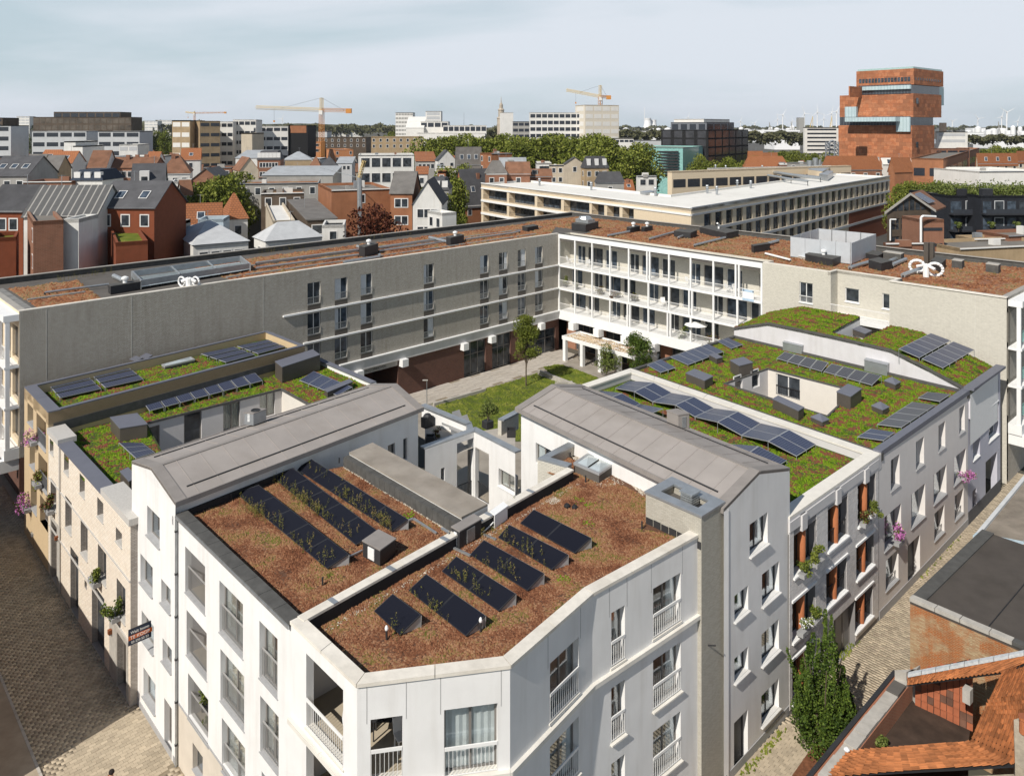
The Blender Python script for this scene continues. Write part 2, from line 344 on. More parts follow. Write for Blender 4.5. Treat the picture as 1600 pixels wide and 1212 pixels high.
PVB = pv_mat('black_solar_cells',(.009,.010,.017),(.010,.011,.018))
PVD = pv_mat('blue_solar_cells',(.030,.038,.075),(.16,.18,.24))
PVG = pv_mat('grey_solar_cells',(.06,.062,.07),(.17,.175,.19))
BLKF = mat('black_aluminium_frame',(.03,.031,.036),rough=.35)
ALU = mat('aluminium_frame',(.42,.43,.44),var=.08,rough=.4,metal=.3)
SEDB = ramp_mat('brown_sedum',[(0,(.06,.024,.014)),(.3,(.165,.066,.034)),(.5,(.245,.112,.058)),(.62,(.33,.185,.105)),(.73,(.22,.14,.05)),(.86,(.10,.105,.02)),(1,(.15,.16,.03))],scale=.7,isl_w=.42,nd=8)
SEDBG = mat('sedum_substrate',(.125,.062,.036),var=.35,scale=6,bump=.5,bscale=25,stain=.3)
SEDO = ramp_mat('orange_sedum',[(0,(.07,.03,.018)),(.3,(.20,.078,.036)),(.52,(.31,.14,.07)),(.66,(.30,.20,.11)),(.8,(.17,.13,.05)),(1,(.09,.06,.03))],scale=.42,isl_w=.45,nd=5)
SEDG = ramp_mat('green_sedum',[(0,(.018,.042,.003)),(.25,(.07,.125,.006)),(.50,(.17,.26,.012)),(.54,(.10,.12,.02)),(.62,(.17,.06,.035)),(.8,(.20,.075,.045)),(1,(.10,.03,.02))],scale=1.5,isl_w=.36,nd=8)
SEDGG = mat('green_substrate',(.055,.075,.018),var=.4,scale=5,bump=.4)
GRASS = ramp_mat('lawn_grass',[(0,(.055,.085,.012)),(.5,(.12,.15,.02)),(.8,(.19,.20,.035)),(1,(.24,.23,.06))],scale=.6,isl_w=.4)
LEAFD = ramp_mat('dark_leaves',[(0,(.018,.036,.007)),(.5,(.055,.092,.014)),(1,(.14,.19,.030))],scale=.8,isl_w=.65,rough=.6)
LEAFM = ramp_mat('tree_leaves',[(0,(.045,.065,.010)),(.5,(.13,.155,.022)),(1,(.27,.28,.06))],scale=.25,isl_w=.6,rough=.6)
LEAFY = ramp_mat('light_leaves',[(0,(.05,.075,.015)),(.5,(.11,.14,.03)),(1,(.22,.24,.08))],scale=.6,isl_w=.7,rough=.6)
LEAFR = ramp_mat('copper_leaves',[(0,(.03,.008,.005)),(.5,(.08,.022,.012)),(1,(.19,.07,.035))],scale=.5,isl_w=.7,rough=.6)
WEED = ramp_mat('weeds',[(0,(.09,.10,.02)),(.5,(.16,.16,.035)),(.8,(.30,.21,.09)),(1,(.22,.12,.06))],scale=.8,isl_w=.6)
PINK = ramp_mat('pink_flowers',[(0,(.40,.10,.33)),(.6,(.60,.20,.50)),(1,(.75,.38,.66))],scale=4,isl_w=.8)
BARK = mat('bark',(.11,.085,.06),var=.3,scale=8,bump=.4)
PAVER = mat('paving_stone',(.43,.36,.265),var=.10,scale=1.2,isl=.22,rough=.9,bump=.12,bscale=30,stain=.25)
PAVJ = mat('paving_joint',(.25,.205,.145),var=.2,scale=3)
TILE = mat('orange_roof_tile',(.34,.125,.045),var=.25,scale=1.6,isl=.35,rough=.8,bump=.1,stain=.35,obv=.12)
TILEH = mat('hanging_tile',(.33,.105,.05),var=.2,scale=1.5,isl=.15,obv=.35,rough=.75,stain=.3)
SKIN = mat('skin',(.50,.27,.17),var=.05,rough=.6)
HAIR = mat('dark_hair',(.02,.015,.012),var=.2)
CLOTHD = mat('dark_cloth',(.02,.022,.03),var=.2)
CLOTHB = mat('blue_grey_cloth',(.10,.125,.15),var=.15)
CLOTHO = mat('rust_cloth',(.22,.075,.03),var=.15)
ORD = ['first','second','third','fourth','fifth','sixth','seventh','eighth','ninth','tenth','eleventh','twelfth','thirteenth','fourteenth','fifteenth','sixteenth','seventeenth','eighteenth','nineteenth','twentieth']
ORD += [f'{a}-{b}' for a in ('twenty','thirty') for b in ORD[:9]] + ['fortieth']
# ------------------------------------------------------------------ windows
_wm = {}
def wmesh(kind,*k):
    key = (kind,) + tuple(round(x,2) if isinstance(x,float) else x for x in k)
    if key in _wm: return _wm[key]
    mb = MB()
    if kind == 'frame':
        w,h,nv,hs,y,m,t = k
        mb.box((0,y,0),(t,0,0),(0,.07,0),(0,0,h)); mb.box((w - t,y,0),(t,0,0),(0,.07,0),(0,0,h))
        mb.box((t,y,0),(w - 2 * t,0,0),(0,.07,0),(0,0,t)); mb.box((t,y,h - t),(w - 2 * t,0,0),(0,.07,0),(0,0,t))
        for i in range(1,nv): mb.box((w * i / nv - t * .6,y + .004,t),(t * 1.2,0,0),(0,.062,0),(0,0,h - 2 * t))
        if hs:
            for q in (hs if isinstance(hs,tuple) else (hs,)): mb.box((t,y + .008,h * q),(w - 2 * t,0,0),(0,.054,0),(0,0,t))
    elif kind == 'pane':
        w,h,y,m,t = k; mb.box((0,y,0),(w,0,0),(0,.02,0),(0,0,h))
    elif kind == 'sill':
        w,dp,pr,th,m = k; mb.box((-.06,-pr,-th),(w + .12,0,0),(0,pr + .0,0),(0,0,th)); mb.box((.004,0,-.004),(w - .008,0,0),(0,dp,0),(0,0,.03))
    elif kind == 'rail':
        w,h,y,sp,m,th = k; mb.box((.01,y,h - th),(w - .02,0,0),(0,.045,0),(0,0,th)); mb.box((.01,y + .01,.06),(w - .02,0,0),(0,.025,0),(0,0,.03))
        n = max(2,int(w / sp))
        for i in range(n + 1): mb.box((.012 + (w - .039) * i / n,y + .012,.09),(.015,0,0),(0,.02,0),(0,0,h - th - .09))
    elif kind == 'curtain':
        w,h,y,m = k; n = 14
        for i in range(n):
            x0,x1 = w * i / n,w * (i + 1) / n; y0,y1 = y + (.05 if i % 2 else 0),y + (0 if i % 2 else .05)
            mb.poly([(x0,y0,0),(x1,y1,0),(x1,y1,h),(x0,y0,h)])
    _wm[key] = mb.mesh(kind,MATS[m] if isinstance(k[-1],str) else MATS[k[-2]]) if False else mb
    return mb
_mc = {}
def wm(kind,material,*k):
    key = (kind,material.name) + tuple(round(x,2) if isinstance(x,float) else x for x in k)
    if key not in _mc: _mc[key] = wmesh(kind,*k).mesh(kind,material)
    return _mc[key]
def window(bld,a,b,op,fm=None,gm=None,nv=1,hs=0,inset=.16,t=.06,sill=None,rail=None,curt=None,name='window',panes=True):
    s0,s1,z0,z1 = op[:4]; w,h = round(s1 - s0,2),round(z1 - z0,2); fm = fm or FRAMEG; gm = gm or GLASS
    o = obj(name,wm('frame',fm,w,h,nv,hs,inset,fm.name,t),bld,frame4(bld,a,b,s0,z0))
    if panes:
        pw = (w - .02) / nv
        for i in range(nv): obj('pane',wm('pane',gm,round(pw - .01,2),round(h - .02,2),inset + .025,gm.name,t),o,Matrix.Translation((.015 + i * pw,0,.01)))
    if sill: obj('sill',wm('sill',sill[3],w,inset,sill[0],sill[1],'x'),o)
    if rail: obj('railing',wm('rail',rail[2],w,rail[0],rail[1],rail[3],'x',rail[4] if len(rail) > 4 else .05),o)
    if curt:
        cw = w * curt[1]; obj('curtain',wm('curtain',curt[2],cw - .1,h - .08,inset + .09,'x'),o,Matrix.Translation((.05 + (w - cw) * curt[0],0,.04)))
    return o
# ------------------------------------------------------------------ vegetation meshes (numpy)
def npmesh(name,V,F,mats,mi=None):
    me = bpy.data.meshes.new(name); V = np.asarray(V,dtype=np.float32); F = np.asarray(F,dtype=np.int32); nf,k = F.shape
    me.vertices.add(len(V)); me.vertices.foreach_set('co',V.ravel()); me.loops.add(nf * k); me.loops.foreach_set('vertex_index',F.ravel())
    me.polygons.add(nf); me.polygons.foreach_set('loop_start',np.arange(0,nf * k,k,dtype=np.int32)); me.polygons.foreach_set('loop_total',np.full(nf,k,dtype=np.int32))
    if not isinstance(mats,(list,tuple)): mats = [mats]
    for m in mats: me.materials.append(m)
    if mi is not None: me.polygons.foreach_set('material_index',np.asarray(mi,dtype=np.int32))
    me.update(calc_edges=True); return me
def leafcloud(C,size,flat=0.0):
    n = len(C); a = RNG.normal(size=(n,3)); a[:,2] *= (1 - flat); a /= np.linalg.norm(a,axis=1)[:,None] + 1e-9
    b = np.cross(a,RNG.normal(size=(n,3))); b /= np.linalg.norm(b,axis=1)[:,None] + 1e-9
    s = size * RNG.uniform(.55,1.25,(n,1)); a *= s; b *= s * .7
    V = np.empty((n,4,3)); V[:,0] = C - a; V[:,1] = C - b; V[:,2] = C + a; V[:,3] = C + b
    return V.reshape(-1,3),np.arange(4 * n).reshape(-1,4)
def inpoly(x,y,poly):
    r = np.zeros(len(x),bool); n = len(poly); j = n - 1
    for i in range(n):
        xi,yi,xj,yj = poly[i][0],poly[i][1],poly[j][0],poly[j][1]
        c = ((yi > y) != (yj > y)) & (x < (xj - xi) * (y - yi) / (yj - yi + 1e-12) + xi); r ^= c; j = i
    return r
def scatter(poly,n,holes=()):
    a = np.array([(p[0],p[1]) for p in poly]); lo,hi = a.min(0),a.max(0); X = []; tot = 0
    while tot < n:
        p = RNG.uniform(lo,hi,(n,2)); k = inpoly(p[:,0],p[:,1],poly)
        for h in holes: k &= ~inpoly(p[:,0],p[:,1],h)
        p = p[k]; X.append(p); tot += len(p)
        if len(p) == 0: break
    return np.concatenate(X)[:n]
def clumps(pts,zf,r,h):
    n = len(pts); R = r * RNG.uniform(.6,1.4,n); th = RNG.uniform(0,6.28,n); z = zf(pts)
    V = np.empty((n,5,3))
    for k in range(4):
        rr = R * RNG.uniform(.7,1.25,n); V[:,k,0] = pts[:,0] + rr * np.cos(th + k * 1.5708); V[:,k,1] = pts[:,1] + rr * np.sin(th + k * 1.5708); V[:,k,2] = z - .005
    V[:,4,0] = pts[:,0] + RNG.normal(0,.25,n) * R; V[:,4,1] = pts[:,1] + RNG.normal(0,.25,n) * R; V[:,4,2] = z + h * RNG.uniform(.3,1.5,n)
    b = np.arange(n)[:,None] * 5; F = np.concatenate([b + np.array([[k,(k + 1) % 4,4]]) for k in range(4)],0)
    F = F.reshape(4,n,3).transpose(1,0,2).reshape(-1,3)
    return V.reshape(-1,3),F
def plantbed(name,label,poly,z,n,r,h,m,cat='plants',holes=(),zf=None,parent=None):
    pts = scatter(poly,n,holes); fx = np.sin(pts[:,0] * 1.7 + 2 * np.sin(pts[:,1] * .9)) * np.sin(pts[:,1] * 2.1 + 1.5 * np.sin(pts[:,0] * 1.3)) + .5 * np.sin(pts[:,0] * 5.3 + pts[:,1] * 3.1)
    k = RNG.random(len(pts)) < .80 + .35 * fx; pts,fx = pts[k],fx[k]; h = h * np.clip(.9 + .55 * fx,.3,1.8); zz = zf or (lambda p: np.full(len(p),float(z))); V,F = clumps(pts,zz,r,h)
    c = V.mean(0); c[2] = V[:,2].min(); me = npmesh(name,V - c,F,m); o = bpy.data.objects.new(name,me); COL.objects.link(o); o.location = c; ORG[o.name] = Vector(c)
    return tag(o,label,cat,kind='stuff')
def blob_points(blobs,n,shell=.55):
    w = np.array([b[3] ** 2 for b in blobs]); w /= w.sum(); k = RNG.choice(len(blobs),n,p=w); B = np.array(blobs)[k]
    d = RNG.normal(size=(n,3)); d /= np.linalg.norm(d,axis=1)[:,None]; r = (shell + (1 - shell) * RNG.random(n) ** .5)[:,None]
    return B[:,:3] + d * r * B[:,3:4] * np.array([1,1,.85])
def tree_meshes(key,H,R,nblob,nleaf,leaf,m,th=.35,cone=0,tr=.16,seed=0):
    rs = random.Random(seed); bl = []; br = MB(); c0 = H * th
    for i in range(nblob):
        t = rs.random(); zz = c0 + (H - c0) * (.12 + .8 * t); prof = math.sin(math.pi * min(1,(.18 + t * .75))) if not cone else (1.05 - t)
        rr = R * prof * rs.uniform(.2,.85); an = rs.uniform(0,6.28); s = R * rs.uniform(.26,.48) * (1 - .45 * t * bool(cone))
        c = (rr * math.cos(an),rr * math.sin(an),zz,s); bl.append(c)
        st = Vector((0,0,c0 * rs.uniform(.7,1.3))); br.tube(st,Vector(c[:3]),tr * .35,4,tr * .08,cap=False)
    br.tube((0,0,0),(0,0,c0),tr,7,tr * .8); br.tube((0,0,c0),(rs.uniform(-.2,.2),rs.uniform(-.2,.2),H * .85),tr * .8,6,tr * .15)
    V,F = leafcloud(blob_points(bl,nleaf),leaf)
    return npmesh('crown',V,F,m),br.mesh('trunk',BARK)
def tree(name,label,loc,meshes,group=None,sc=1.0,rot=0,cat='tree',szc=None):
    t = thing(name,label,cat,loc,group); t.rotation_euler[2] = rot; t.scale = (sc,sc,szc or sc)
    obj('crown',meshes[0],t); obj('trunk',meshes[1],t); return t
# ================================================================== ground, streets, courtyard
A0 = V2(P(30,487,15.6)); A1 = V2(P(873,365,15.6)); B1 = V2(P(1575,465,15.6))
LCa,LCb = A0,V2(P(455,965,12)); DC = (LCb - LCa).normalized(); NC = Vector((DC.y,-DC.x))
LDa,LDb = Vector((8.62,34.0)),B1; DD = (LDb - LDa).normalized(); ND = Vector((DD.y,-DD.x))
def pc(s,o): return LCa + DC * s + NC * o
def pd(s,o): return LDa + DD * s + ND * o
GR = ramp_mat('ground_mix',[(0,(.035,.045,.02)),(.45,(.09,.085,.07)),(.7,(.14,.125,.10)),(1,(.20,.18,.15))],scale=.012,isl_w=0,nd=9)
m = MB(); m.poly([(-16000,-3000,-.03),(16000,-3000,-.03),(16000,26000,-.03),(-16000,26000,-.03)])
tag(m.build('ground',GR),kind='structure')
YARD = mat('courtyard_concrete',(.30,.27,.23),var=.15,scale=.8,stain=.4,bump=.1)
tag(MB().poly([tuple(p) + (-.012,) for p in (pc(-14,-2),pc(50,-2),pc(50,30),pc(-14,30))]).build('side_ground',YARD),kind='structure')
def paving(name,poly,du,dv,lu,lv,z,near,cap=300):
    """running-bond paving stones inside poly; the ones nearest to the camera are parts, the rest one joined part"""
    r = MB().poly([(p[0],p[1],z) for p in poly]).build(name,PAVJ); tag(r,kind='structure'); og = Vector(r.location)
    o = V2(poly[0]); a = np.array([[(V2(p) - o).dot(du),(V2(p) - o).dot(dv)] for p in poly]); st = []
    lo,hi = a.min(0),a.max(0); j = 0; y = lo[1]
    pp = [tuple(x) for x in a]
    while y < hi[1]:
        x = lo[0] - (lu / 2 if j % 2 else 0)
        while x < hi[0]:
            if inpoly(np.array([x + lu / 2]),np.array([y + lv / 2]),pp)[0]: st.append((x,y))
            x += lu
        y += lv; j += 1
    def d2(s): p = o + du * s[0] + dv * s[1]; q = p - near; return q.x * q.x + q.y * q.y
    st.sort(key=d2); shared = []
    for k in range(6):
        mb = MB(); h = .020 + .0015 * k; g = .006; mb.box((g,g,0),(lu - 2 * g,0,0),(0,lv - 2 * g,0),(0,0,h)); shared.append(mb.mesh('paving_stone',PAVER1))
    ang = math.atan2(du.y,du.x)
    for s in st[:cap]:
        p = o + du * s[0] + dv * s[1]; b = obj('paving_stone',random.choice(shared),r); b.location = (p.x - og.x,p.y - og.y,z - og.z); b.rotation_euler[2] = ang
    n = len(st) - cap
    if n > 0:
        A = np.array(st[cap:]); g = .006; u3 = np.array([du.x,du.y,0]); v3 = np.array([dv.x,dv.y,0]); b0 = np.array([o.x,o.y,z]) + A[:,:1] * u3 + A[:,1:] * v3
        h = RNG.uniform(.019,.029,(n,1)) * np.array([[0,0,1]]); V = np.empty((n,8,3))
        cs = [(g,g),(lu - g,g),(lu - g,lv - g),(g,lv - g)]
        for k,(x,y) in enumerate(cs): V[:,k] = b0 + u3 * x + v3 * y; V[:,k + 4] = V[:,k] + h
        q = np.array([(4,5,6,7),(0,1,5,4),(1,2,6,5),(2,3,7,6),(3,0,4,7)]); F = (np.arange(n)[:,None,None] * 8 + q).reshape(-1,4)
        me = npmesh('paving_stones',V.reshape(-1,3) - np.array(og),F,PAVER); b = obj('paving_stones',me,r); b['kind'] = 'stuff'
    return r
PAVER1 = mat('paving_stone_single',(.43,.36,.265),var=.10,scale=1.2,obv=.15,rough=.9,bump=.12,bscale=30,stain=.25)
paving('street_pavement',[pc(-6,0),pc(45,0),pc(45,4.9),pc(-6,4.9)],-NC,DC,.31,.205,.004,V2(P(190,1180)))
paving('lane_pavement',[pd(-3,0),pd(-3,4.3),pd(48,4.3),pd(48,0)],ND,DD,.29,.2,.004,V2(P(1200,1190)))
sw = MB().prism([pc(-8,4.9),pc(45,4.9),pc(45,6.4),pc(-8,6.4)],0,.13); sw = tag(sw.build('sidewalk',mat('sidewalk_slabs',(.36,.30,.225),var=.15,stain=.4)),kind='structure')
for k in range(60):
    a,b,c,d = pc(-8 + k * .88,4.78),pc(-8 + k * .88 + .86,4.78),pc(-8 + k * .88 + .86,4.9),pc(-8 + k * .88,4.9); MB().prism([a,b,c,d],0,.14).build('kerb_stone',CONC,sw)
dr = MB().poly([tuple(pc(s,o)) + (.05,) for s,o in ((31.2,4.5),(31.7,4.5),(31.7,4.75),(31.2,4.75))]);
for k in range(5): dr.prism([pc(31.2 + k * .1,4.5),pc(31.25 + k * .1,4.5),pc(31.25 + k * .1,4.75),pc(31.2 + k * .1,4.75)],.05,.07)
tag(dr.build('drain_grate',DKMET),'small black drain grate by the kerb of the shaded street','drain')
cy = MB().poly([(p[0],p[1],.0) for p in (P(600,640),P(560,600),P(874,545),P(1120,640),P(1050,700),P(760,760))]);
tag(cy.build('courtyard_ground',YARD),kind='structure')
PL = mat('pale_path_slabs',(.44,.40,.35),var=.12,scale=1,stain=.35,bump=.08)
def slabs(name,poly,lu,lv,z,m):
    r = tag(MB().poly([(p[0],p[1],z) for p in poly]).build(name,PAVJ),kind='structure'); o = V2(poly[0]); a = [((V2(p) - o).dot(UD),(V2(p) - o).dot(VD)) for p in poly]
    A = np.array(a); lo,hi = A.min(0),A.max(0); c = 0; x = lo[0]; i = 0
    while x < hi[0]:
        y = lo[1] - (lv / 2) * (i % 2)
        while y < hi[1]:
            if inpoly(np.array([x + lu / 2]),np.array([y + lv / 2]),a)[0] and c < 280:
                p = o + UD * x + VD * y; g = .02; q = [p + UD * g + VD * g,p + UD * (lu - g) + VD * g,p + UD * (lu - g) + VD * (lv - g),p + UD * g + VD * (lv - g)]
                MB().prism(q,z,z + .03 + random.uniform(0,.008)).build('path_slab',m,r); c += 1
            y += lv
        x += lu; i += 1
slabs('path',[P(640,632),P(585,612),P(640,612),P(724,592),P(800,570),P(874,546),P(905,556),P(885,566),P(852,573),P(838,580),P(800,594),P(757,606),P(675,629)],1.6,.9,.006,PL)
for nm,lb,pg in (('lawn_grass','bright green lawn in the middle of the courtyard',[P(676,631),P(757,608),P(800,596),P(842,582),P(885,600),P(900,620),P(860,690),P(740,690),P(700,650)]),('lawn_grass','small green lawn beside the pergola beyond the low wall',[P(850,574),P(874,569),P(932,589),P(960,610),P(915,620),P(868,592)])):
    MB().poly([(p[0],p[1],.03) for p in pg]).build('lawn_soil',mat('lawn_soil',(.075,.095,.02),var=.3,scale=1.5))['kind'] = 'structure'
    plantbed(nm,lb,pg,.03,9000 if 'middle' in lb else 3500,.13,.09,GRASS,cat='grass')
def lowwall(label,pts,z,w=.35):
    r = thing('low_wall',label,'wall',(pts[0][0],pts[0][1],0)); ring(pts,w,0,z,False).build('wall',CONC,r); coping(r,pts,w,z,z + .06,CONC,step=1.5)
lowwall('low concrete wall between the two courtyard lawns',[P(840,579,.5),P(897,601,.5)],.5)
lowwall('low concrete edging wall along the pale path and the big lawn',[P(757,606,.35),P(676,629,.35)],.3,.3)
lowwall('stub of low wall at the corner of the small lawn by the lean-to',[P(868,599,.5),P(895,597,.5)],.5,.3)
# ================================================================== big L-shaped block round the courtyard
BZ = 15.6
dA = (A1 - A0).normalized(); nA = Vector((-dA.y,dA.x)); dB = (B1 - A1).normalized(); nB = Vector((-dB.y,dB.x))
LA = (A1 - A0).length; LB = (B1 - A1).length; WA_,WB_ = 16.7,20.9
blk = thing('apartment_block','long grey brick block with white galleries round the green courtyard','apartment building',(A1.x,A1.y,0))
def wa(s,o=0): return A0 + dA * s + nA * o
def wb(s,o=0): return A1 + dB * s + nB * o
opsA = []; colsA = [(480.5,501),(523,543),(563.5,582),(662,678),(750,763.5),(779.5,793),(809,821.5),(836,848)]
rows = [(14.28,12.05),(11.17,8.95),(8.08,5.85)]
for x0,x1 in colsA:
    s0 = onw(x0,450,A0,A1)[0]; s1 = onw(x1,450,A0,A1)[0]
    for zt,zb in rows: opsA.append((s0,s1,zb,zt))
mb = MB(); wallh(mb,A0,A1,5.2,BZ,opsA,.2); wallh(mb,A0,A1,4.2,5.2,(),0,0)
sp0 = onw(556,590,A0,A1)[0]; sp1 = onw(622,590,A0,A1)[0]; g0 = onw(725,560,A0,A1)[0]; g1 = onw(759,560,A0,A1)[0]; h0 = onw(769,540,A0,A1)[0]; h1 = onw(798,540,A0,A1)[0]; k0 = onw(822,540,A0,A1)[0]; k1 = onw(868,540,A0,A1)[0]
mb.build('wall',GBRICK,blk)
mb = MB(); gops = [(sp0,sp1,0,3.9,5.0),(g0,g1,0,4.1),(h0,h1,0,4.1),(k0,k1,0,3.2)]; wallh(mb,A0,A1,0,4.2,gops,.3); mb.poly([tuple(wa(sp0,5)) + (0,),tuple(wa(sp1,5)) + (0,),tuple(wa(sp1,5)) + (4,),tuple(wa(sp0,5)) + (4,)]); mb.build('ground_floor_wall',DBRICK,blk)
for i,op in enumerate(opsA):
    gg = PANEB if random.random() < .45 else PANE
    w = window(blk,A0,A1,op,FRAMEW,gg,2,0,.14,.07,rail=(.75,-.06,GALV,.14),curt=None)
    MB().box((0,-.01,-.62),(op[1] - op[0],0,0),(0,.03,0),(0,0,.55)); ap = MB().box((0.01,-.015,-.62),(op[1] - op[0] - .02,0,0),(0,.03,0),(0,0,.58)); obj('spandrel_panel',ap.mesh('spandrel_panel',BRONZE),w)
    if random.random() < .5:
        cw = round((op[1] - op[0]) * random.choice((.28,.45)),2); obj('curtain',wm('curtain',CURTW,cw,2.1,.12,'x'),w,Matrix.Translation((random.choice((.05,op[1] - op[0] - cw - .05)),0,.05)))
for a,b in ((g0,g1),(h0,h1),(k0,k1)):
    w = window(blk,A0,A1,(a,b,.05,4.05 if a < k0 else 3.15),FRAMEG,PANE,3,.62,.2,.08,name='shop_window')
    MB().box((0,0,0),(.1,0,0),(0,.1,0),(0,0,.1))
def bandA(s0,s1,z,h,pr,name='string_course',m=WHITE2,seg=3.1,f=wa):
    k = max(1,int(round((s1 - s0) / seg)))
    for i in range(k):
        a = s0 + (s1 - s0) * i / k + .006; b = s0 + (s1 - s0) * (i + 1) / k - .006
        MB().prism([f(a,-pr),f(b,-pr),f(b,.06),f(a,.06)],z,z + h,bottom=True).build(name,m,blk)
bandA(22.2,LA,11.32,.16,.22); bandA(24.4,LA,8.22,.16,.22)
bandA(28.5,LA,4.2,1.0,.18,'beam',m=mat('white_concrete',(.62,.61,.59),var=.05,streak=.2)); bandA(28.5,LA,5.2,.12,.32,'ledge')
for x in (557,627,722,765,842):
    s = onw(x,565,A0,A1)[0]; MB().prism([wa(s - .35,-.75),wa(s + .45,-.75),wa(s + .45,.05),wa(s - .35,.05)],3.5,4.3,bottom=True).build('beam_end',WHITE2,blk)
JT = mat('movement_joint',(.55,.53,.48))
for x in (72,205,411,581): s = onw(x,480,A0,A1)[0]; MB().prism([wa(s,-.012),wa(s + .035,-.012),wa(s + .035,.02),wa(s,.02)],5.3,BZ - .1).build('movement_joint',JT,blk)
for x in (1526,): s = onw(x,500,A1,B1)[0]; MB().prism([wb(s,-.365),wb(s + .03,-.365),wb(s + .03,-.3),wb(s,-.3)],4,BZ - .1).build('movement_joint',JT,blk)
s_r0 = onw(1298,430,A1,B1)[0]; s_r1 = onw(1392,450,A1,B1)[0]; RD = 1.5
po = [A0,A1,B1,B1 + nB * WB_,A1 + nB * WB_ + nA * WA_,A0 + nA * WA_]
roofin = offs(po,.45,True)
poR = [A0,A1,wb(s_r0,0),wb(s_r0,RD),wb(s_r1,RD),wb(s_r1,0)] + po[2:]
MB().prism(offs(poR,.03,True),BZ - .9,BZ - .55).build('roof_slab',BITG,blk)
ring(offs(poR,.03,True),.32,BZ - .6,BZ - .004).build('parapet',BITL,blk)
coping(blk,[A0,A1],.40,BZ,BZ + .06,COPE,step=3); coping(blk,[A1,wb(30)],.42,BZ,BZ + .05,BITL,step=3); coping(blk,[wb(30),wb(s_r0)],.45,BZ,BZ + .06,COPE,step=3)
coping(blk,[po[2],po[3],po[4],po[5],po[0]],.5,BZ,BZ + .05,mat('pale_grey_coping',(.34,.32,.29),var=.12),step=3.2)
mbk = MB()
for i in (2,3,4):
    a,b = po[i],po[i + 1]; wallh(mbk,a,b,0,BZ,())
mbk.build('rear_wall',GBRICK,blk)
def colface(a,b,nbay,nm):
    L_ = (V2(b) - V2(a)).length; d = (V2(b) - V2(a)).normalized(); ou = Vector((d.y,-d.x)); F = lambda s,o: V2(a) + d * s + ou * o
    mb = MB(); ops = []
    bw = L_ / nbay
    for k in range(nbay):
        for z in (5.5,8.6,11.7): ops.append((k * bw + .55,(k + 1) * bw - .25,z,z + 2.6))
    wallh(mb,a,b,4.2,BZ,ops,.3); mb.build('street_wall',YBRICK if nm == 'l' else CBRICK,blk)
    mb = MB(); wallh(mb,V2(a) - ou * .6,V2(b) - ou * .6,0,4.2,()); mb.build('street_plinth_wall',DBRICK if nm == 'l' else mat('ochre_boarding',(.20,.14,.07),var=.2,brick=(.2,4,.01,(.08,.06,.03),(.24,.17,.09))),blk)
    for o in ops: window(blk,a,b,o,FRAMEG,PANE,2,0,.2,.07,rail=(1.0,-.75,RAILW if nm == 'l' else GREENGL,.16))
    for k in range(nbay + 1):
        for z0,z1 in ((5.05,8.1),(8.3,11.25),(11.45,14.9)):
            for q in ((-.11,) if 0 < k < nbay else (.02,) if k == 0 else (-.24,)):
                s = k * bw; MB().prism([F(s + q,.62),F(s + q,.92),F(s + q + .22,.92),F(s + q + .22,.62)][::-1],z0,z1,bottom=True).build('column',WHITE2,blk)
    for z,h in ((4.2,.85),(8.1,.2),(11.25,.2),(14.9,.5)):
        for k in range(nbay): MB().prism([F(k * bw,1.0 if z < 14 else 1.05),F(k * bw,0),F((k + 1) * bw - .01,0),F((k + 1) * bw - .01,1.0 if z < 14 else 1.05)],z,z + h,bottom=True).build('ledge',WHITE2,blk)
    for k in range(0,nbay + 1,1): MB().prism([F(k * bw + (.1 if k == 0 else -.6),1.5),F(k * bw + (.1 if k == 0 else -.6),0),F(k * bw + (.6 if k == 0 else -.1),0),F(k * bw + (.6 if k == 0 else -.1),1.5)],3.3,4.25,bottom=True).build('beam_end',WHITE2,blk)
colface(A0 + nA * WA_,A0,6,'l'); colface(B1,B1 + nB * WB_,7,'r')
GD = 2.3; GS = 30.0; bay = 3.0
gback = []
mb = MB()
for f,z in enumerate((5.35,8.45,11.55)):
    for k in range(10):
        typ = (k + f) % 3
        if typ != 2: gback.append((k * bay + .25,k * bay + (2.8 if typ == 0 else 2.2),z,z + 2.4))
        else: gback.append((k * bay + 1.3,k * bay + 2.75,z,z + 2.4))
wallh(mb,wb(0,GD),wb(GS,GD),4.2,BZ - .05,gback,.15)
for s in (.0,GS): mb.poly([tuple(wb(s,0)) + (4.2,),tuple(wb(s,GD)) + (4.2,),tuple(wb(s,GD)) + (BZ - .05,),tuple(wb(s,0)) + (BZ - .05,)])
mb.build('gallery_wall',CBRICK,blk)
for i,o in enumerate(gback): window(blk,wb(0,GD),wb(GS,GD),o,FRAMEW if i % 3 else FRAMEG,PANE if i % 2 else PANEB,2 if o[1] - o[0] > 1.2 else 1,0,.1,.07,curt=(0,.4,CURTW) if i % 4 == 1 else None)
for z,h in ((5.2,.12),(8.3,.12),(11.4,.12),(BZ - .62,.1)):
    for k in range(10): MB().prism([wb(k * bay,0.02),wb((k + 1) * bay - .005,.02),wb((k + 1) * bay - .005,GD - .005),wb(k * bay,GD - .005)],z,z + h,bottom=True).build('gallery_slab',WHITE2,blk)
for z,h,pr in ((4.2,1.1,.12),(8.12,.3,.1),(11.22,.3,.1),(15.0,.56,.1)):
    for k in range(10): MB().prism([wb(k * bay + .004,-pr),wb((k + 1) * bay - .004,-pr),wb((k + 1) * bay - .004,.10),wb(k * bay + .004,.10)],z,z + h,bottom=True).build('gallery_beam',WHITE2,blk)
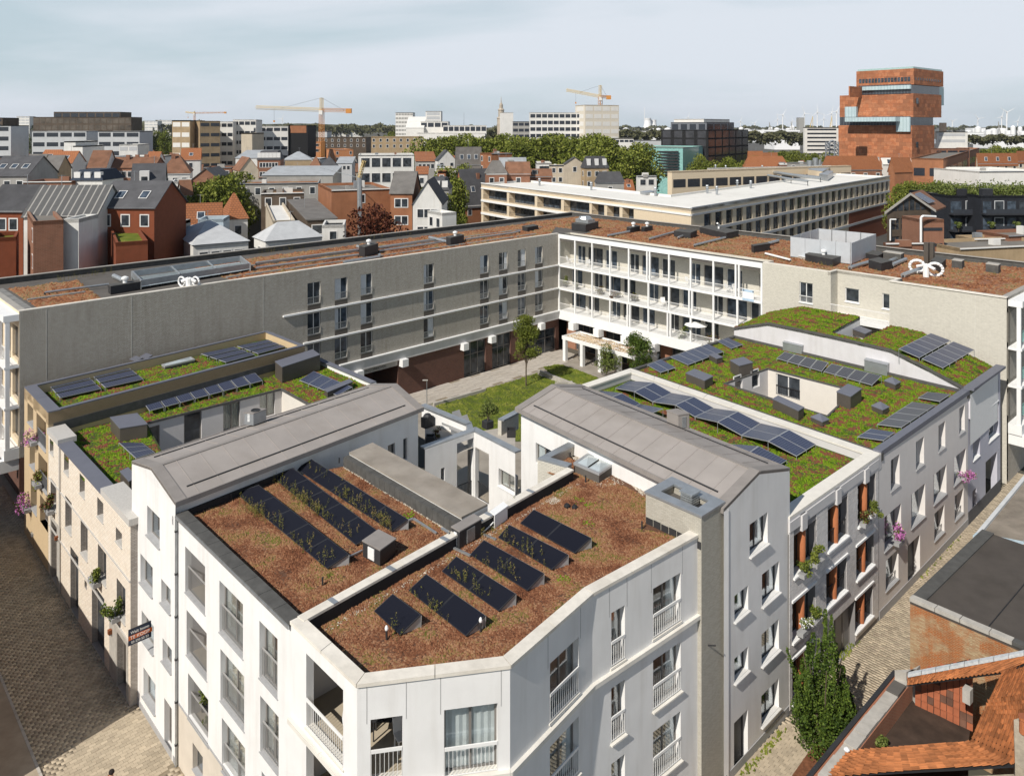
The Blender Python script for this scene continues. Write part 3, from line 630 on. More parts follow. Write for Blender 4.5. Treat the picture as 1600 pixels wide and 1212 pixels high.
for k in range(11):
    for f,(z0,z1) in enumerate(((5.3,8.12),(8.42,11.22),(11.52,15.0))):
        dbl = (k == 9 and f == 2) or (k == 5 and f == 2) or (k == 7 and f == 1) or (k == 4 and f == 0) or (k == 6 and f == 0)
        s = min(max(k * bay,.1),GS - .1)
        for q in ((-.2,.2) if dbl else (0,)): MB().prism([wb(s + q - .1,-.08),wb(s + q + .1,-.08),wb(s + q + .1,.10),wb(s + q - .1,.10)],z0,z1).build('column',WHITE2,blk)
for f,z in enumerate((5.32,8.42,11.52)):
    for k in range(10): obj('railing',wm('rail',RAILW,2.74,1.02,0.0,.11,'x',.05),blk,frame4(blk,wb(0,0),wb(GS,0),k * bay + .13,z))
mb = MB(); gf = [(1.6 + k * 5.2,5.2 + k * 5.2,0,4.0) for k in range(6)]; wallh(mb,wb(0,1.6),wb(GS,1.6),0,4.2,gf,.3); mb.build('ground_floor_wall',RBRICK,blk)
for o in gf: window(blk,wb(0,1.6),wb(GS,1.6),(o[0],o[1],.05,3.95),FRAMEG,PANE,3,.65,.2,.08,name='shop_window')
for x in (898,937,980,1024): s = onw(x,520,A1,B1)[0]; MB().prism([wb(s - .4,-.8),wb(s + .5,-.8),wb(s + .5,.2),wb(s - .4,.2)],3.3,4.3,bottom=True).build('beam_end',WHITE2,blk)
s_r0 = onw(1298,430,A1,B1)[0]; s_r1 = onw(1392,450,A1,B1)[0]
def owb(x0,y0,x1,y1,of=0): return opx(wb(0,of),wb(LB,of),x0,y0,x1,y1)
o1 = owb(1249,440,1270,475); mb = MB(); pass
mb = MB(); a_,b_ = wb(GS),wb(s_r0)
op1 = (o1[0] - GS,o1[1] - GS,o1[2],o1[3]); wallh(mb,a_,b_,4.2,BZ,[op1],.15)
RD = 1.5; c_,d_ = wb(s_r0,RD),wb(s_r1,RD)
r1 = [tuple(v - (s_r0 if i < 2 else 0) for i,v in enumerate(owb(*q,of=RD))) for q in ((1320.5,449,1342.5,474),(1378.5,458,1393,484))]
wallh(mb,c_,d_,4.2,BZ,r1,.12)
for s in (s_r0,s_r1): mb.poly([tuple(wb(s,0)) + (4.2,),tuple(wb(s,RD)) + (4.2,),tuple(wb(s,RD)) + (BZ,),tuple(wb(s,0)) + (BZ,)])
e_,f_ = wb(s_r1,-.35),wb(LB,-.35); wallh(mb,e_,f_,0,BZ,()); mb.poly([tuple(wb(s_r1,0)) + (0,),tuple(wb(s_r1,-.35)) + (0,),tuple(wb(s_r1,-.35)) + (BZ,),tuple(wb(s_r1,0)) + (BZ,)])
mb.build('side_wall',CBRICK,blk)
mb = MB(); wallh(mb,wb(GS),wb(s_r1),0,4.2,()); mb.build('ground_floor_wall',CBRICK,blk)
window(blk,a_,b_,op1,FRAMEW,PANE,2,0,.1,.07,rail=(.7,-.06,RAILW,.12),sill=(.1,.08,0,WHITE2))
for o in r1: window(blk,c_,d_,o,FRAMEW,PANE,2 if o[1] - o[0] > 1.5 else 1,0,.08,.08,sill=(.1,.08,0,WHITE2))
MB().prism([wb(s_r0,-.25),wb(s_r1,-.25),wb(s_r1,RD),wb(s_r0,RD)],11.0,11.45,bottom=True).build('balcony_slab',WHITE2,blk)
obj('railing',wm('rail',RAILW,round(s_r1 - s_r0 - .1,2),1.1,-.2,.11,'x',.05),blk,frame4(blk,wb(0),wb(LB),s_r0 + .05,11.45))
ring([wb(s_r0,.0),wb(s_r0,RD),wb(s_r1,RD),wb(s_r1,-.0)],.3,BZ - .3,BZ + .07,False).build('recess_coping',COPE,blk)
MB().prism([wb(s_r1,-.45),wb(LB,-.45),wb(LB,.1),wb(s_r1,.1)],BZ,BZ + .08,bottom=True).build('coping',COPE,blk)
rz = BZ - .54
sg = [onw(x,y,A0,A1)[0] for x,y in ((76,482),(172,463),(385,437))]; polyA = [wa(sg[2],.9),wa(LA - 1,.9),wa(LA + 8,8),wa(LA + 8,WA_ - 3.2),wa(sg[2],WA_ - 3.2)]; polyA0 = [wa(sg[0],1),wa(sg[1],1),wa(sg[1] + 1,WA_ - 3.4),wa(sg[0],WA_ - 3.4)]
polyB = [wb(0,1.6),wb(s_r0 - 1,1.6),wb(s_r0 + .1,2.4),wb(s_r1 + .5,2.4),wb(s_r1 + .5,1),wb(LB - .8,1),wb(LB - .8,WB_ - 1),wb(0,WB_ - 1)]
MB().poly([tuple(p) + (rz,) for p in polyA]).build('substrate',mat('orange_substrate',(.26,.13,.08),var=.3,scale=2,bump=.4),blk)
MB().poly([tuple(p) + (rz + .006,) for p in polyB]).build('substrate',MATS['orange_substrate'],blk)
plantbed('roof_sedum','small rust red sedum field at the left end of the long roof',polyA0,rz,5000,.17,.10,SEDO); MB().poly([tuple(p) + (rz,) for p in polyA0]).build('substrate',mat('orange_substrate',(.26,.13,.08),var=.3,scale=2,bump=.4),blk)
for k,(s_0,s_1,o_) in enumerate(((sg[2],LA,4.1),(sg[2],LA + 6,8.6),(sg[0],sg[1],6.6),(sg[0] - 1.2,sg[0] - .5,8))):
    n_k = max(1,int((s_1 - s_0) / 2.4))
    for i in range(n_k if k < 3 else 6): a,b = (s_0 + (s_1 - s_0) * i / n_k,s_0 + (s_1 - s_0) * (i + 1) / n_k - .05) if k < 3 else (s_0,s_1); oo,ow = (o_,.42) if k < 3 else (1 + i * 2.1,2.0); MB().prism([wa(a,oo),wa(b,oo),wa(b,oo + ow),wa(a,oo + ow)],rz,rz + .12).build('walkway_slab',mat('grey_walkway',(.22,.215,.205),var=.15,scale=2),blk)
polyC = [wb(-14.6,7.6),wb(-.1,7.6),wb(-.1,WB_ - 1),wb(-14.6,WB_ - 1)]; MB().poly([tuple(p) + (rz + .012,) for p in polyC]).build('substrate',MATS['orange_substrate'],blk); plantbed('roof_sedum','rust red sedum carpet at the elbow of the grey brick block',polyC,rz,8000,.17,.10,SEDO)
plantbed('roof_sedum','rust red sedum carpet on the left wing roof of the grey brick block',polyA,rz,26000,.17,.10,SEDO)
plantbed('roof_sedum','rust red sedum carpet on the right wing roof of the grey brick block',polyB,rz,34000,.17,.10,SEDO)
# ================================================================== the near cluster of town houses
def W3(p,z): return (p[0],p[1],z)
def seg_roof(parent,e0,e1,r0,r1,k0,k1,zE,zR,zK,th=.12,m=None):
    m = m or ZINC
    for (a,b,c,d,za,zc) in ((e0,e1,r1,r0,zE,zR),(r0,r1,k1,k0,zR,zK)):
        MB().prism([a,b,c,d],[za - th,za - th,zc - th,zc - th],[za,za,zc,zc],bottom=True).build('roof',m,parent)
    n = 13
    for i in range(1,n):
        t = i / n
        for (a,b,c,d,za,zc) in ((e0,e1,r1,r0,zE,zR),(r0,r1,k1,k0,zR,zK)):
            p,q = V2(a).lerp(V2(b),t),V2(d).lerp(V2(c),t); w = (V2(b) - V2(a)).normalized() * .02
            MB().prism([p - w,p + w,q + w,q - w],[za - .02,za - .02,zc - .02,zc - .02],[za + .018,za + .018,zc + .018,zc + .018]).build('roof_seam',ZINC,parent)
    d = (V2(r1) - V2(r0)).normalized(); nn = Vector((-d.y,d.x)) * .12
    MB().prism([V2(r0) - nn,V2(r1) - nn,V2(r1) + nn,V2(r0) + nn],zR - .06,zR + .025).build('ridge_cap',ZINCD,parent)
    for (a,b,c,s) in ((e0,r0,k0,1),(e1,r1,k1,-1)):
        w = d * .55 * s
        for (p,q,zp,zq) in ((a,b,zE,zR),(b,c,zR,zK)): MB().prism([V2(p),V2(p) + w,V2(q) + w,V2(q)],[zp - .1,zp - .1,zq - .1,zq - .1],[zp + .05,zp + .05,zq + .05,zq + .05]).build('verge_strip',ZINCD,parent)
    for (p,q,zp) in ((e0,e1,zE),(k0,k1,zK)):
        inn = (V2(r0) - V2(p)).normalized(); rr = (V2(r0) - V2(p)).length; f = .8 / rr; zi = zp + (zR - zp) * f
        a,b = V2(p) + inn * .8,V2(q) + inn * .8
        MB().prism([a + d * .9,b - d * .9,b - d * .9 + inn * .07,a + d * .9 + inn * .07],zi - .05,zi + .055).build('gutter_line',DKMET,parent)
        a,b = V2(p),V2(q); MB().prism([a - inn * .03,b - inn * .03,b + inn * .05,a + inn * .05],zp - .2,zp + .04,bottom=True).build('eaves_fascia',ZINCD,parent)
# --- left gabled white house
E0,E1,K0,K1,R0,R1_ = [V2(P(*q)) for q in ((274,786,12.3),(662,637,12.3),(206,721,12.3),(582,600,12.3),(236,731,12.95),(620,600,12.95))]
h1 = thing('gabled_house','white house under the left long zinc roof, beside the for-sale sign','house',W3((E0 + K1) / 2,0))
H1ops = [opx(K0,E0,*q) for q in ((230,789,249.5,856),(219.4,864,238.5,932.5),(252,903.5,266.6,958.5),(221.3,953,240.2,1022),(254,996,268.6,1051.5),(224.2,1041.5,242.8,1115.5),(256.7,1089.4,271.5,1184))]
mb = MB(); wallh(mb,K0,E0,0,12.22,H1ops,.3); mb.poly([W3(K0,12.22),W3(E0,12.22),W3(R0,12.87)])
ud1 = (E1 - E0).normalized(); ov = Vector((-ud1.y,ud1.x)) * .35
e0w,e1w = E0 + ov,E1 + ov - ud1 * .15
southops = [opx(e0w,e1w,606,696,617.5,712),opx(e0w,e1w,630,686,636.5,717)]
wallh(mb,e0w,e1w,0,12.2,southops,.2); wallh(mb,e1w,K1,0,12.2); wallh(mb,K1,K0,0,12.2); mb.poly([W3(e1w,12.2),W3(K1,12.2),W3(R1_,12.87)])
mb.poly([W3(E0,0),W3(e0w,0),W3(e0w,12.2),W3(E0,12.2)])
mb.build('wall',WHITE,h1)
for i,o in enumerate(H1ops[:6]): window(h1,K0,E0,o,FRAMEG,GLASS,1,0,.24,.07,sill=(.09,.05,0,SILLG),curt=(random.choice((0,1)),.45,CURTW if i % 2 else CURT))
for o in southops: window(h1,e0w,e1w,o,FRAMEG,PANE,1,0,.15,.06)
o = H1ops[6]; dd = obj('door',wm('frame',FRAMEG,round(o[1] - o[0],2),round(o[3] - o[2],2),1,0,.25,'x',.08),h1,frame4(h1,K0,E0,o[0],o[2]))
obj('door_leaf',MB().box((.08,.28,0),(o[1] - o[0] - .16,0,0),(0,.04,0),(0,0,o[3] - o[2] - .1)).mesh('door_leaf',mat('grey_door',(.17,.165,.16))),dd)
obj('notice',MB().box((.3,.265,1.35),(.4,0,0),(0,.01,0),(0,0,.3)).mesh('notice',CLOTHO),dd)
seg_roof(h1,E0,E1,R0,R1_,K0,K1,12.3,12.95,12.3)
MB().prism([pc_ for pc_ in (K0 + NC * .03,E0 + NC * .03,E0,K0)],0,.35).build('plinth',SILLG,h1)
# --- right gabled white house
F0,F1,G0,G1,J0,J1 = [V2(P(*q)) for q in ((805,637,12.6),(1131,796,12.6),(862,601,13.3),(1187,737,13.3),(907,601,12.5),(1234,732,12.5))]
h2 = thing('gabled_house','white house under the right long zinc roof, above the dark conifer','house',W3((F0 + J1) / 2,0))
H2ops = [opx(F1,J1,*q) for q in ((1171.3,819.4,1199.4,848),(1190.6,897.5,1217.5,924),(1147.5,931,1169,952.5),(1190,991,1217,1013.8),(1147.5,1029,1169,1046),(1189.6,1087,1217,1105),(1146.9,1129.5,1168.5,1194))]
mb = MB(); wallh(mb,F1,J1,0,12.42,H2ops,.3)
mb.poly([W3(F1,12.5),W3(J1,12.42),W3(G1,13.2)]); mb.poly([W3(F1,12.42),W3(J1,12.42),W3(F1,12.5)])
ud2 = (F1 - F0).normalized(); ov2 = Vector((-ud2.y,ud2.x)) * .35
f0w,f1w = F0 + ov2 + ud2 * .15,F1 + ov2
w2op = [opx(f0w,f1w,837,691,861,736)]
wallh(mb,f0w,f1w,0,12.5,w2op,.2); wallh(mb,J1,J0,0,12.4); wallh(mb,J0,f0w,0,12.4); mb.poly([W3(J0,12.4),W3(f0w,12.4),W3(G0,13.2)]); mb.poly([W3(F1,0),W3(f1w,0),W3(f1w,12.5),W3(F1,12.5)])
mb.build('wall',GREYR if False else WHITE,h2)
for i,o in enumerate(H2ops[:6]): window(h2,F1,J1,o,FRAMED,GLASS,2 if i in (0,1,3,5) else 1,0,.24,.07,sill=(.13,.06,0,mat('pale_sill',(.66,.65,.63),var=.05,stain=.3)),curt=(1,.4,CURTW))
window(h2,f0w,f1w,w2op[0],FRAMEG,GLASS,2,0,.15,.06,curt=(0,.5,CURTW))
o = H2ops[6]; dd = obj('door',wm('frame',FRAMED,round(o[1] - o[0],2),round(o[3] - o[2],2),1,0,.25,'x',.08),h2,frame4(h2,F1,J1,o[0],o[2]))
obj('door_leaf',MB().box((.08,.28,0),(o[1] - o[0] - .16,0,0),(0,.04,0),(0,0,o[3] - o[2] - .1)).mesh('door_leaf',DKMET),dd)
seg_roof(h2,F0,F1,G0,G1,J0,J1,12.6,13.3,12.5)
ndw = nrm(F1,J1)
MB().prism([F1 + ndw * .03,J1 + ndw * .03,J1,F1],0,.45).build('plinth',SILLG,h2)
# --- white terrace with tall windows (between the drainpipe and the corner building)
s0 = onw(277.5,805,LCa,LCb)[0]; sC = (LCb - LCa).length; TLa = pc(s0,0); c1 = LCb
S1,S1b,S2b,S2 = [V2(P(*q)) for q in ((546,706,12),(582,691,12),(762,787,12),(722,807,12))]
X0 = V2(P(887,728,12))
tl = thing('terrace_house','white terrace with tall railed windows, left of the corner building','house',W3(TLa,0))
q_ = lambda *q: opx(TLa,c1,*q)
lg = [q_(289.4,853,320.5,960),q_(291.5,952,323,1063),q_(293.8,1050.8,325.4,1167)]
wn = [q_(342.8,906,379.6,1029),q_(344.4,1013,381.5,1142),q_(346.7,1120.5,382.9,1256),q_(405.3,969,433.6,1091),q_(406.6,1086,435.4,1211),q_(408.8,1204,437,1335)]
low = [q_(301,1159,316.8,1225)]
mb = MB(); z_b = 3.0
wallh(mb,TLa,c1,z_b,11.72,lg + wn,.28); mb.build('wall',WHITE,tl)
ulg = [(o[0],o[1],max(o[2],0),o[3]) for o in low]; mb = MB(); wallh(mb,TLa,c1,0,z_b,ulg + [o for o in wn + lg if o[2] < z_b],.28); mb.build('ground_floor_wall',CREAM,tl)
bandz = MB().prism([TLa + NC * .025,c1 + NC * .025,c1,TLa],z_b - .08,z_b + .02,bottom=True).build('band',SILLG,tl)
for i,o in enumerate(wn): window(tl,TLa,c1,o,FRAMEG,GLASS,2,0,.24,.07,sill=(.03,.04,0,SILLG),rail=(1.15,.10,RAILG,.11),curt=(0,1.0,CURT))
for o in ulg: window(tl,TLa,c1,o,FRAMEG,GLASS,1,0,.2,.07,sill=(.03,.04,0,SILLG))
for i,o in enumerate(lg):
    zf = o[2] + .02; a,b = lp(TLa,c1,o[0] - .0),lp(TLa,c1,o[1] + .0); inn = -NC
    mb = MB(); A,B,C_,D = a + inn * .28,b + inn * .28,b + inn * 2.2,a + inn * 2.2
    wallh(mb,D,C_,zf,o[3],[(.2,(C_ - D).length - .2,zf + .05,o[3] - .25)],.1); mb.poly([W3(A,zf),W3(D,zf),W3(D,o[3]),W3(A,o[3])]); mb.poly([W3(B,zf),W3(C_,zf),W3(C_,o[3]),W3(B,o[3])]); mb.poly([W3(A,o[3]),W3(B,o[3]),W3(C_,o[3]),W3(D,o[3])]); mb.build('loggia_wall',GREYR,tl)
    MB().prism([A,B,C_,D],zf - .05,zf).build('loggia_floor',mat('loggia_tiles',(.38,.33,.26),var=.1,brick=None),tl)
    window(tl,D,C_,(.2,(C_ - D).length - .2,zf + .05,o[3] - .25),FRAMEG,PANE,2,0,.02,.07)
    obj('railing',wm('rail',RAILG,round(o[1] - o[0],2),1.15,.12,.10,'x',.05),tl,frame4(tl,TLa,c1,o[0],zf)); obj('sill',wm('sill',SILLG,round(o[1] - o[0],2),.28,.03,.04,'x'),tl,frame4(tl,TLa,c1,o[0],o[2]))
tlpoly = [TLa,c1,S2,S1,e0w.lerp(e1w,.36),e0w.lerp(e1w,.01)]
MB().poly([W3(p,11.28) for p in tlpoly]).build('roof_membrane',SEDBG,tl)
cp = [TLa + NC * .08,c1 + NC * .08]
for k in range(9): MB().prism([cp[0].lerp(cp[1],k / 9 + .001),cp[0].lerp(cp[1],(k + 1) / 9 - .001),(cp[0].lerp(cp[1],(k + 1) / 9 - .001)) - NC * .55,cp[0].lerp(cp[1],k / 9 + .001) - NC * .55],11.7,11.8,bottom=True).build('roof_edge_plate',BITL,tl)
MB().prism([cp[0] + NC * .05,cp[1] + NC * .05,cp[1],cp[0]],11.62,11.74,bottom=True).build('gutter',GALV,tl)
MB().prism([TLa - NC * .3,c1 - NC * .3,c1 - NC * .46,TLa - NC * .46][::-1],11.2,11.72).build('parapet',BITU,tl)
hw = [e0w + (-ov.normalized()) * .03,e0w.lerp(e1w,.42) + (-ov.normalized()) * .03]; MB().prism([hw[0],hw[1],hw[1] - ov.normalized() * .12,hw[0] - ov.normalized() * .12][::-1],11.2,11.62).build('upstand',BITU,tl)
st = thing('roof_strip','raised grey felt roof strip between the brown roof and the white light shaft','roof',W3(S1,0))
MB().prism([S1,S2,S2b,S1b],0,11.9).build('wall',WHITE,st); MB().prism([S1 + (S1 - S1b) * .02,S2 + (S2 - S2b) * .02,S2b,S1b],11.9,12.0,bottom=True).build('roof',mat('worn_felt',(.30,.265,.225),var=.14,scale=.9,stain=.5,bump=.1),st)
uu = (S1 - S1b).normalized(); n = 22
for k in range(n):
    a,b = S1.lerp(S2,k / n + .0006),S1.lerp(S2,(k + 1) / n - .0006); MB().prism([a + uu * .42,b + uu * .42,b + uu * .03,a + uu * .03],11.3,11.86 + .003 * (k % 2),bottom=True).build('edge_plate',BITL,st)
# --- corner building
c2,c3,c4,c5 = [V2(P(*q)) for q in ((558,1063,12),(797,1033.5,12),(925.5,922,12),(1096,828,12.0))]
cb = thing('corner_building','white chamfered corner building with a pale stone parapet and brown sedum roof nearest the camera','apartment building',W3((c1 + c3) / 2,0))
zl = 8.4
F = [(c1,c2),(c2,c3),(c3,c4),(c4,c5)]
ops = [[],[],[],[]]
o = opx(c1,c2,478.4,1045,536.2,1194); ops[0] = [o[:2] + (8.62,11.25),o[:2] + (5.6,8.15),o[:2] + (2.6,5.1)]
x0 = onw(579,1124,c2,c3)[0]; x1 = onw(629,1124,c2,c3)[0]; o = opx(c2,c3,694,1109,777.6,1204); zt = onw(579,1124,c2,c3)[1]
for dz in (0,-3.0,-6.0): ops[1] += [(x0,x1,8.62 + dz,zt + dz),(o[0],o[1],o[2] + dz,o[3] + dz)]
o = opx(c3,c4,859.3,1036.3,904.3,1082);
for dz in (0,-3.0,-6.0): ops[2].append((o[0],o[1],o[2] + dz,o[3] + dz))
oa = opx(c4,c5,955.2,957.3,976.4,1029); ob = opx(c4,c5,1020.5,919.5,1063.5,970)
for dz in (0,-3.0,-6.0): ops[3] += [(oa[0],oa[1],oa[2] + dz,oa[3] + dz),(ob[0],ob[1],ob[2] + dz,ob[3] + dz)]
mb = MB()
for (a,b),op in zip(F,ops): wallh(mb,a,b,0,11.8,op,.30)
wallh(mb,c5,c5 + nrm(c4,c5) * -.6,0,11.8); mb.build('wall',WHITE,cb)
PS = mat('pale_sill_stone',(.70,.67,.61),var=.07,stain=.35)
for fi in (1,2,3):
    a,b = F[fi]
    for k,op in enumerate(ops[fi]):
        if fi == 1 and k % 2 == 0: continue
        window(cb,a,b,op,FRAMEG,GLASS,2 if op[1] - op[0] > .9 else 1,0,.26,.07,rail=(1.02,-.02,RAILW,.13,.11),sill=(.12 if k >= (1 if fi == 2 else 2) else .04,.07,0,PS),curt=(0,1.0,CURTW) if fi == 1 else ((1,.35,CURTW) if k % 2 else (0,.3,CURT)))
for fi in (0,1):
    a,b = F[fi]
    for k,op in enumerate(ops[fi]):
        if fi == 1 and k % 2: continue
        obj('railing',wm('rail',RAILW,round(op[1] - op[0],2),1.05,-.02,.13,'x',.11),cb,frame4(cb,a,b,op[0],op[2])); obj('sill',wm('sill',PS,round(op[1] - op[0],2),.3,.05,.06,'x'),cb,frame4(cb,a,b,op[0],op[2]))
inn = offs([c1,c2,c2.lerp(c3,.42)],2.6,False); mid = offs([c1,c2,c2.lerp(c3,.42)],.3,False)
LT = mat('loggia_tile_beige',(.42,.36,.27),var=.08)
for zf in (8.5,5.5,2.5):
    MB().prism([mid[0],mid[1],mid[2],inn[2],inn[1],inn[0]],zf - .2,zf + .03,bottom=True).build('loggia_floor',LT,cb)
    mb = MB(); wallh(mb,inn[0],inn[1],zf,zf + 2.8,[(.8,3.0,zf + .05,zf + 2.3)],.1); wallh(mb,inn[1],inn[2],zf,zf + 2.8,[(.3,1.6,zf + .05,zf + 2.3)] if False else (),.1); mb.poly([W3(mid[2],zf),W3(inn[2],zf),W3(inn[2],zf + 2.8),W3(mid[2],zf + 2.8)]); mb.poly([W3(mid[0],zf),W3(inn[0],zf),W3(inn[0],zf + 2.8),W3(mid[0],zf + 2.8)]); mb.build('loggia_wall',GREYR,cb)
    window(cb,inn[0],inn[1],(.8,3.0,zf + .05,zf + 2.3),FRAMEG,PANE,2,0,.05,.07)
JL = mat('joint_line',(.36,.355,.35))
def panel(a,b,op,up=11.25):
    for (s,z0_,z1_) in ((op[0] - .12,op[3] - .12 + .0,up + .1),(op[1] + .12,op[3] - .12,up + .1)): MB().prism([lp(a,b,s - .012) + nrm(a,b) * .006,lp(a,b,s + .012) + nrm(a,b) * .006,lp(a,b,s + .012) - nrm(a,b) * .02,lp(a,b,s - .012) - nrm(a,b) * .02],z0_,z1_).build('panel_joint',JL,cb)
for fi,ks in ((1,(0,1)),(2,(0,)),(3,(0,1))):
    for k in ks: panel(F[fi][0],F[fi][1],ops[fi][k],11.75)
for a,b,n in ((c1,c2,2),(c2,c3,3),(c3,c4,3),(c4,c5,3)):
    A,B = a + nrm(a,b) * .0,b
    ex = (B - A).normalized() * .05
    for k in range(n):
        p,q = a.lerp(b,k / n),a.lerp(b,(k + 1) / n - .002); MB().prism([p + nrm(a,b) * .16,q + nrm(a,b) * .16,q - nrm(a,b) * .02,p - nrm(a,b) * .02],zl - .18,zl,bottom=True).build('string_course',PS,cb)
for p,(a,b),(c,d) in ((c2,F[0],F[1]),(c3,F[1],F[2]),(c4,F[2],F[3])):
    MB().prism([p,p + nrm(a,b) * .16,p + (nrm(a,b) + nrm(c,d)).normalized() * .165,p + nrm(c,d) * .16],zl - .182,zl + .002,bottom=True).build('string_course',PS,cb)
Nk1,Nk2,Nk3 = V2(P(890,688,12)),V2(P(840,714,12)),V2(P(887,727,12))
hwp = [V2(P(900,694,11.9)),V2(P(1009,786,11.9))]
q1 = f0w.lerp(f1w,.24); q2 = f0w.lerp(f1w,.78)
K_ = [V2(P(*q)) for q in ((1009,766,12.85),(1096,804,12.85),(1131,782,12.85),(1050,744,12.85))]
cbpoly = [c1,c2,c3,c4,c5,K_[1],K_[0],q2,q1,Nk1,Nk2,Nk3]
MB().poly([W3(p,11.32) for p in cbpoly]).build('roof_membrane',SEDBG,cb)
lip = offs([c1,c2,c3,c4,c5],-.06,False)
coping(cb,lip,.5,11.8,11.92,COPE,step=2.3)
ring(offs([c1,c2,c3,c4,c5],.28,False),.15,11.2,11.8,False).build('parapet',BITU,cb)
coping(cb,[X0,c1 + (X0 - c1).normalized() * .25],.42,11.84,11.94,COPE,step=2.3)
for k in range(5):
    t = (.10,.27,.45,.62,.8)[k]; p = c1.lerp(X0,t); dd_ = (X0 - c1).normalized(); nn_ = Vector((dd_.y,-dd_.x)); MB().prism([p - dd_ * .11,p + dd_ * .11,p + dd_ * .11 + nn_ * .44,p - dd_ * .11 + nn_ * .44],11.9,11.953).build('joint_plate',GALVD,cb)
ring([X0,c1],.38,11.2,11.84,False).build('dividing_wall',BITU,cb)
mb = MB();
for a,b in ((Nk2,Nk3),(Nk1,Nk2)): pass
ring([Nk1,Nk2,Nk3],.42,0,11.85,False).build('shaft_wall',CBRICK,cb); ring([Nk1,Nk2,Nk3],.47,11.85,11.95,False).build('metal_coping',GALVD,cb)
ring([V2(q1),Nk1],.4,11.2,11.85,False).build('shaft_wall',BITU,cb); ring([V2(q1),Nk1],.45,11.85,11.95,False).build('metal_coping',GALVD,cb)
ck = thing('brick_stack','pale brick shaft with wide metal coping beside the right zinc roof','roof shaft',W3(K_[0],0))
ring(K_,.42,0,12.72).build('brick_wall',mat('grey_cream_brick',(.40,.375,.315),var=.10,scale=6,brick=(.21,.06,.009,(.33,.31,.27),(.50,.475,.41)),bump=.3),ck); MB().poly([W3(p,12.35) for p in K_]).build('inner_roof',BITG,ck)
ring(offs(K_,-.05,True),.55,12.72,12.82).build('metal_coping',GALVD,ck)
kc = (K_[0] + K_[1] + K_[2] + K_[3]) / 4 + (K_[2] - K_[0]) * .06
vt = MB();
for k in range(6): vt.cbox(kc.x,kc.y,12.38 + k * .11,.62 - .02 * (k % 2),.62 - .02 * (k % 2),.075,math.radians(-47))
vt.cbox(kc.x,kc.y,13.03,.7,.7,.06,math.radians(-47)); vt.build('vent_louvre',GALV,ck); MB().cbox(kc.x,kc.y,12.36,.85,.85,.1,math.radians(-47)).build('vent_base',BITU,ck)
for k in range(7):
    p = K_[0].lerp(K_[1],k / 7 + .01); q = K_[0].lerp(K_[1],(k + 1) / 7 - .005); nn_ = nrm(K_[0],K_[1]); MB().prism([p + nn_ * .03,q + nn_ * .03,q,p],11.3,11.62 + .02 * (k % 2)).build('flashing',DKMET,ck)
# --- white light shaft with the roof terraces
zt = 9.7
Ta,Tc,Tb = V2(P(664,700,zt)),V2(P(741,673,zt)),V2(P(805,706,zt))
Te,Tf,Tg = V2(P(737,659,zt)),V2(P(664,630,zt)),V2(P(805,640,zt))
tr = thing('light_shaft','open white light shaft with roof terraces between the two zinc roofs','building',W3(Tc,0))
o1_ = opx(Ta,Tc,714,693,740.5,775); o2_ = opx(Ta,Tc,689,732,695,750); mb = MB(); wallh(mb,Ta,Tc,0,zt - .1,[(o1_[0],o1_[1] - .02,5.2,o1_[3]),o2_],.3)
p1_ = opx(Tc,Tb,742.5,698,764,790); p2_ = opx(Tc,Tb,779,731,804,773)
wallh(mb,Tc,Tb,0,zt - .1,[(p1_[0],p1_[1],5.2,p1_[3]),p2_],.3); mb.build('wall',WHITE,tr)
window(tr,Tc,Tb,p2_,FRAMEG,GLASS,2,0,.22,.07,sill=(.08,.05,0,WHITE2),curt=(0,.4,CURT)); window(tr,Ta,Tc,o2_,FRAMEG,PANE,1,0,.2,.06)
coping(tr,[Ta,Tc,Tb],.5,zt - .1,zt,GALVD,step=3.4,name='metal_coping'); coping(tr,[Te,Tf],.5,zt - .1,zt,GALVD,step=3.4,name='metal_coping'); coping(tr,[Tg,V2(P(778,654,zt))],.5,zt - .1,zt,GALVD,step=3,name='metal_coping')
ring([Te,Tf],.3,8.4,zt - .1,False).build('parapet',WHITE,tr); ring([Tc,Te],.4,8.4,zt - .05,False).build('parapet',GALVD,tr); ring([Tg,V2(P(778,654,zt))],.3,8.4,zt - .1,False).build('parapet',CBRICK,tr)
MB().poly([W3(p,8.6) for p in (Ta,Tc,Te,Tf)]).build('terrace_floor',mat('terrace_slabs',(.40,.37,.33),var=.1,stain=.4),tr); MB().poly([W3(p,8.595) for p in (Tc,Tb,Tg,V2(P(745,650,zt)))]).build('terrace_floor',MATS['terrace_slabs'],tr)
vv = (Te - Tc).normalized(); MB().cbox(Tc.x + vv.x * .55,Tc.y + vv.y * .55,0,.55,.55,8.6,.8).build('column',CONC,tr)
gp = [Ta.lerp(Tc,.55) - nrm(Ta,Tc) * .35,Tc + vv * .4,Tc.lerp(Tb,.4) - nrm(Tc,Tb) * .35,Tc.lerp(Tb,.4) - nrm(Tc,Tb) * 3.5,Tc + vv * 5,Ta.lerp(Tc,.55) - nrm(Ta,Tc) * 3.5]
MB().prism(gp,5.0,5.2,bottom=True).build('gallery_slab',YBRICK if False else mat('gallery_concrete',(.52,.45,.36),var=.1,stain=.4),tr)
for (a,b) in ((Ta.lerp(Tc,.55),Tc),(Tc,Tc.lerp(Tb,.4))):
    obj('railing',wm('rail',DKMET,round((b - a).length - .1,2),1.15,.2,.12,'x',.05),tr,frame4(tr,a,b,.05,5.2))
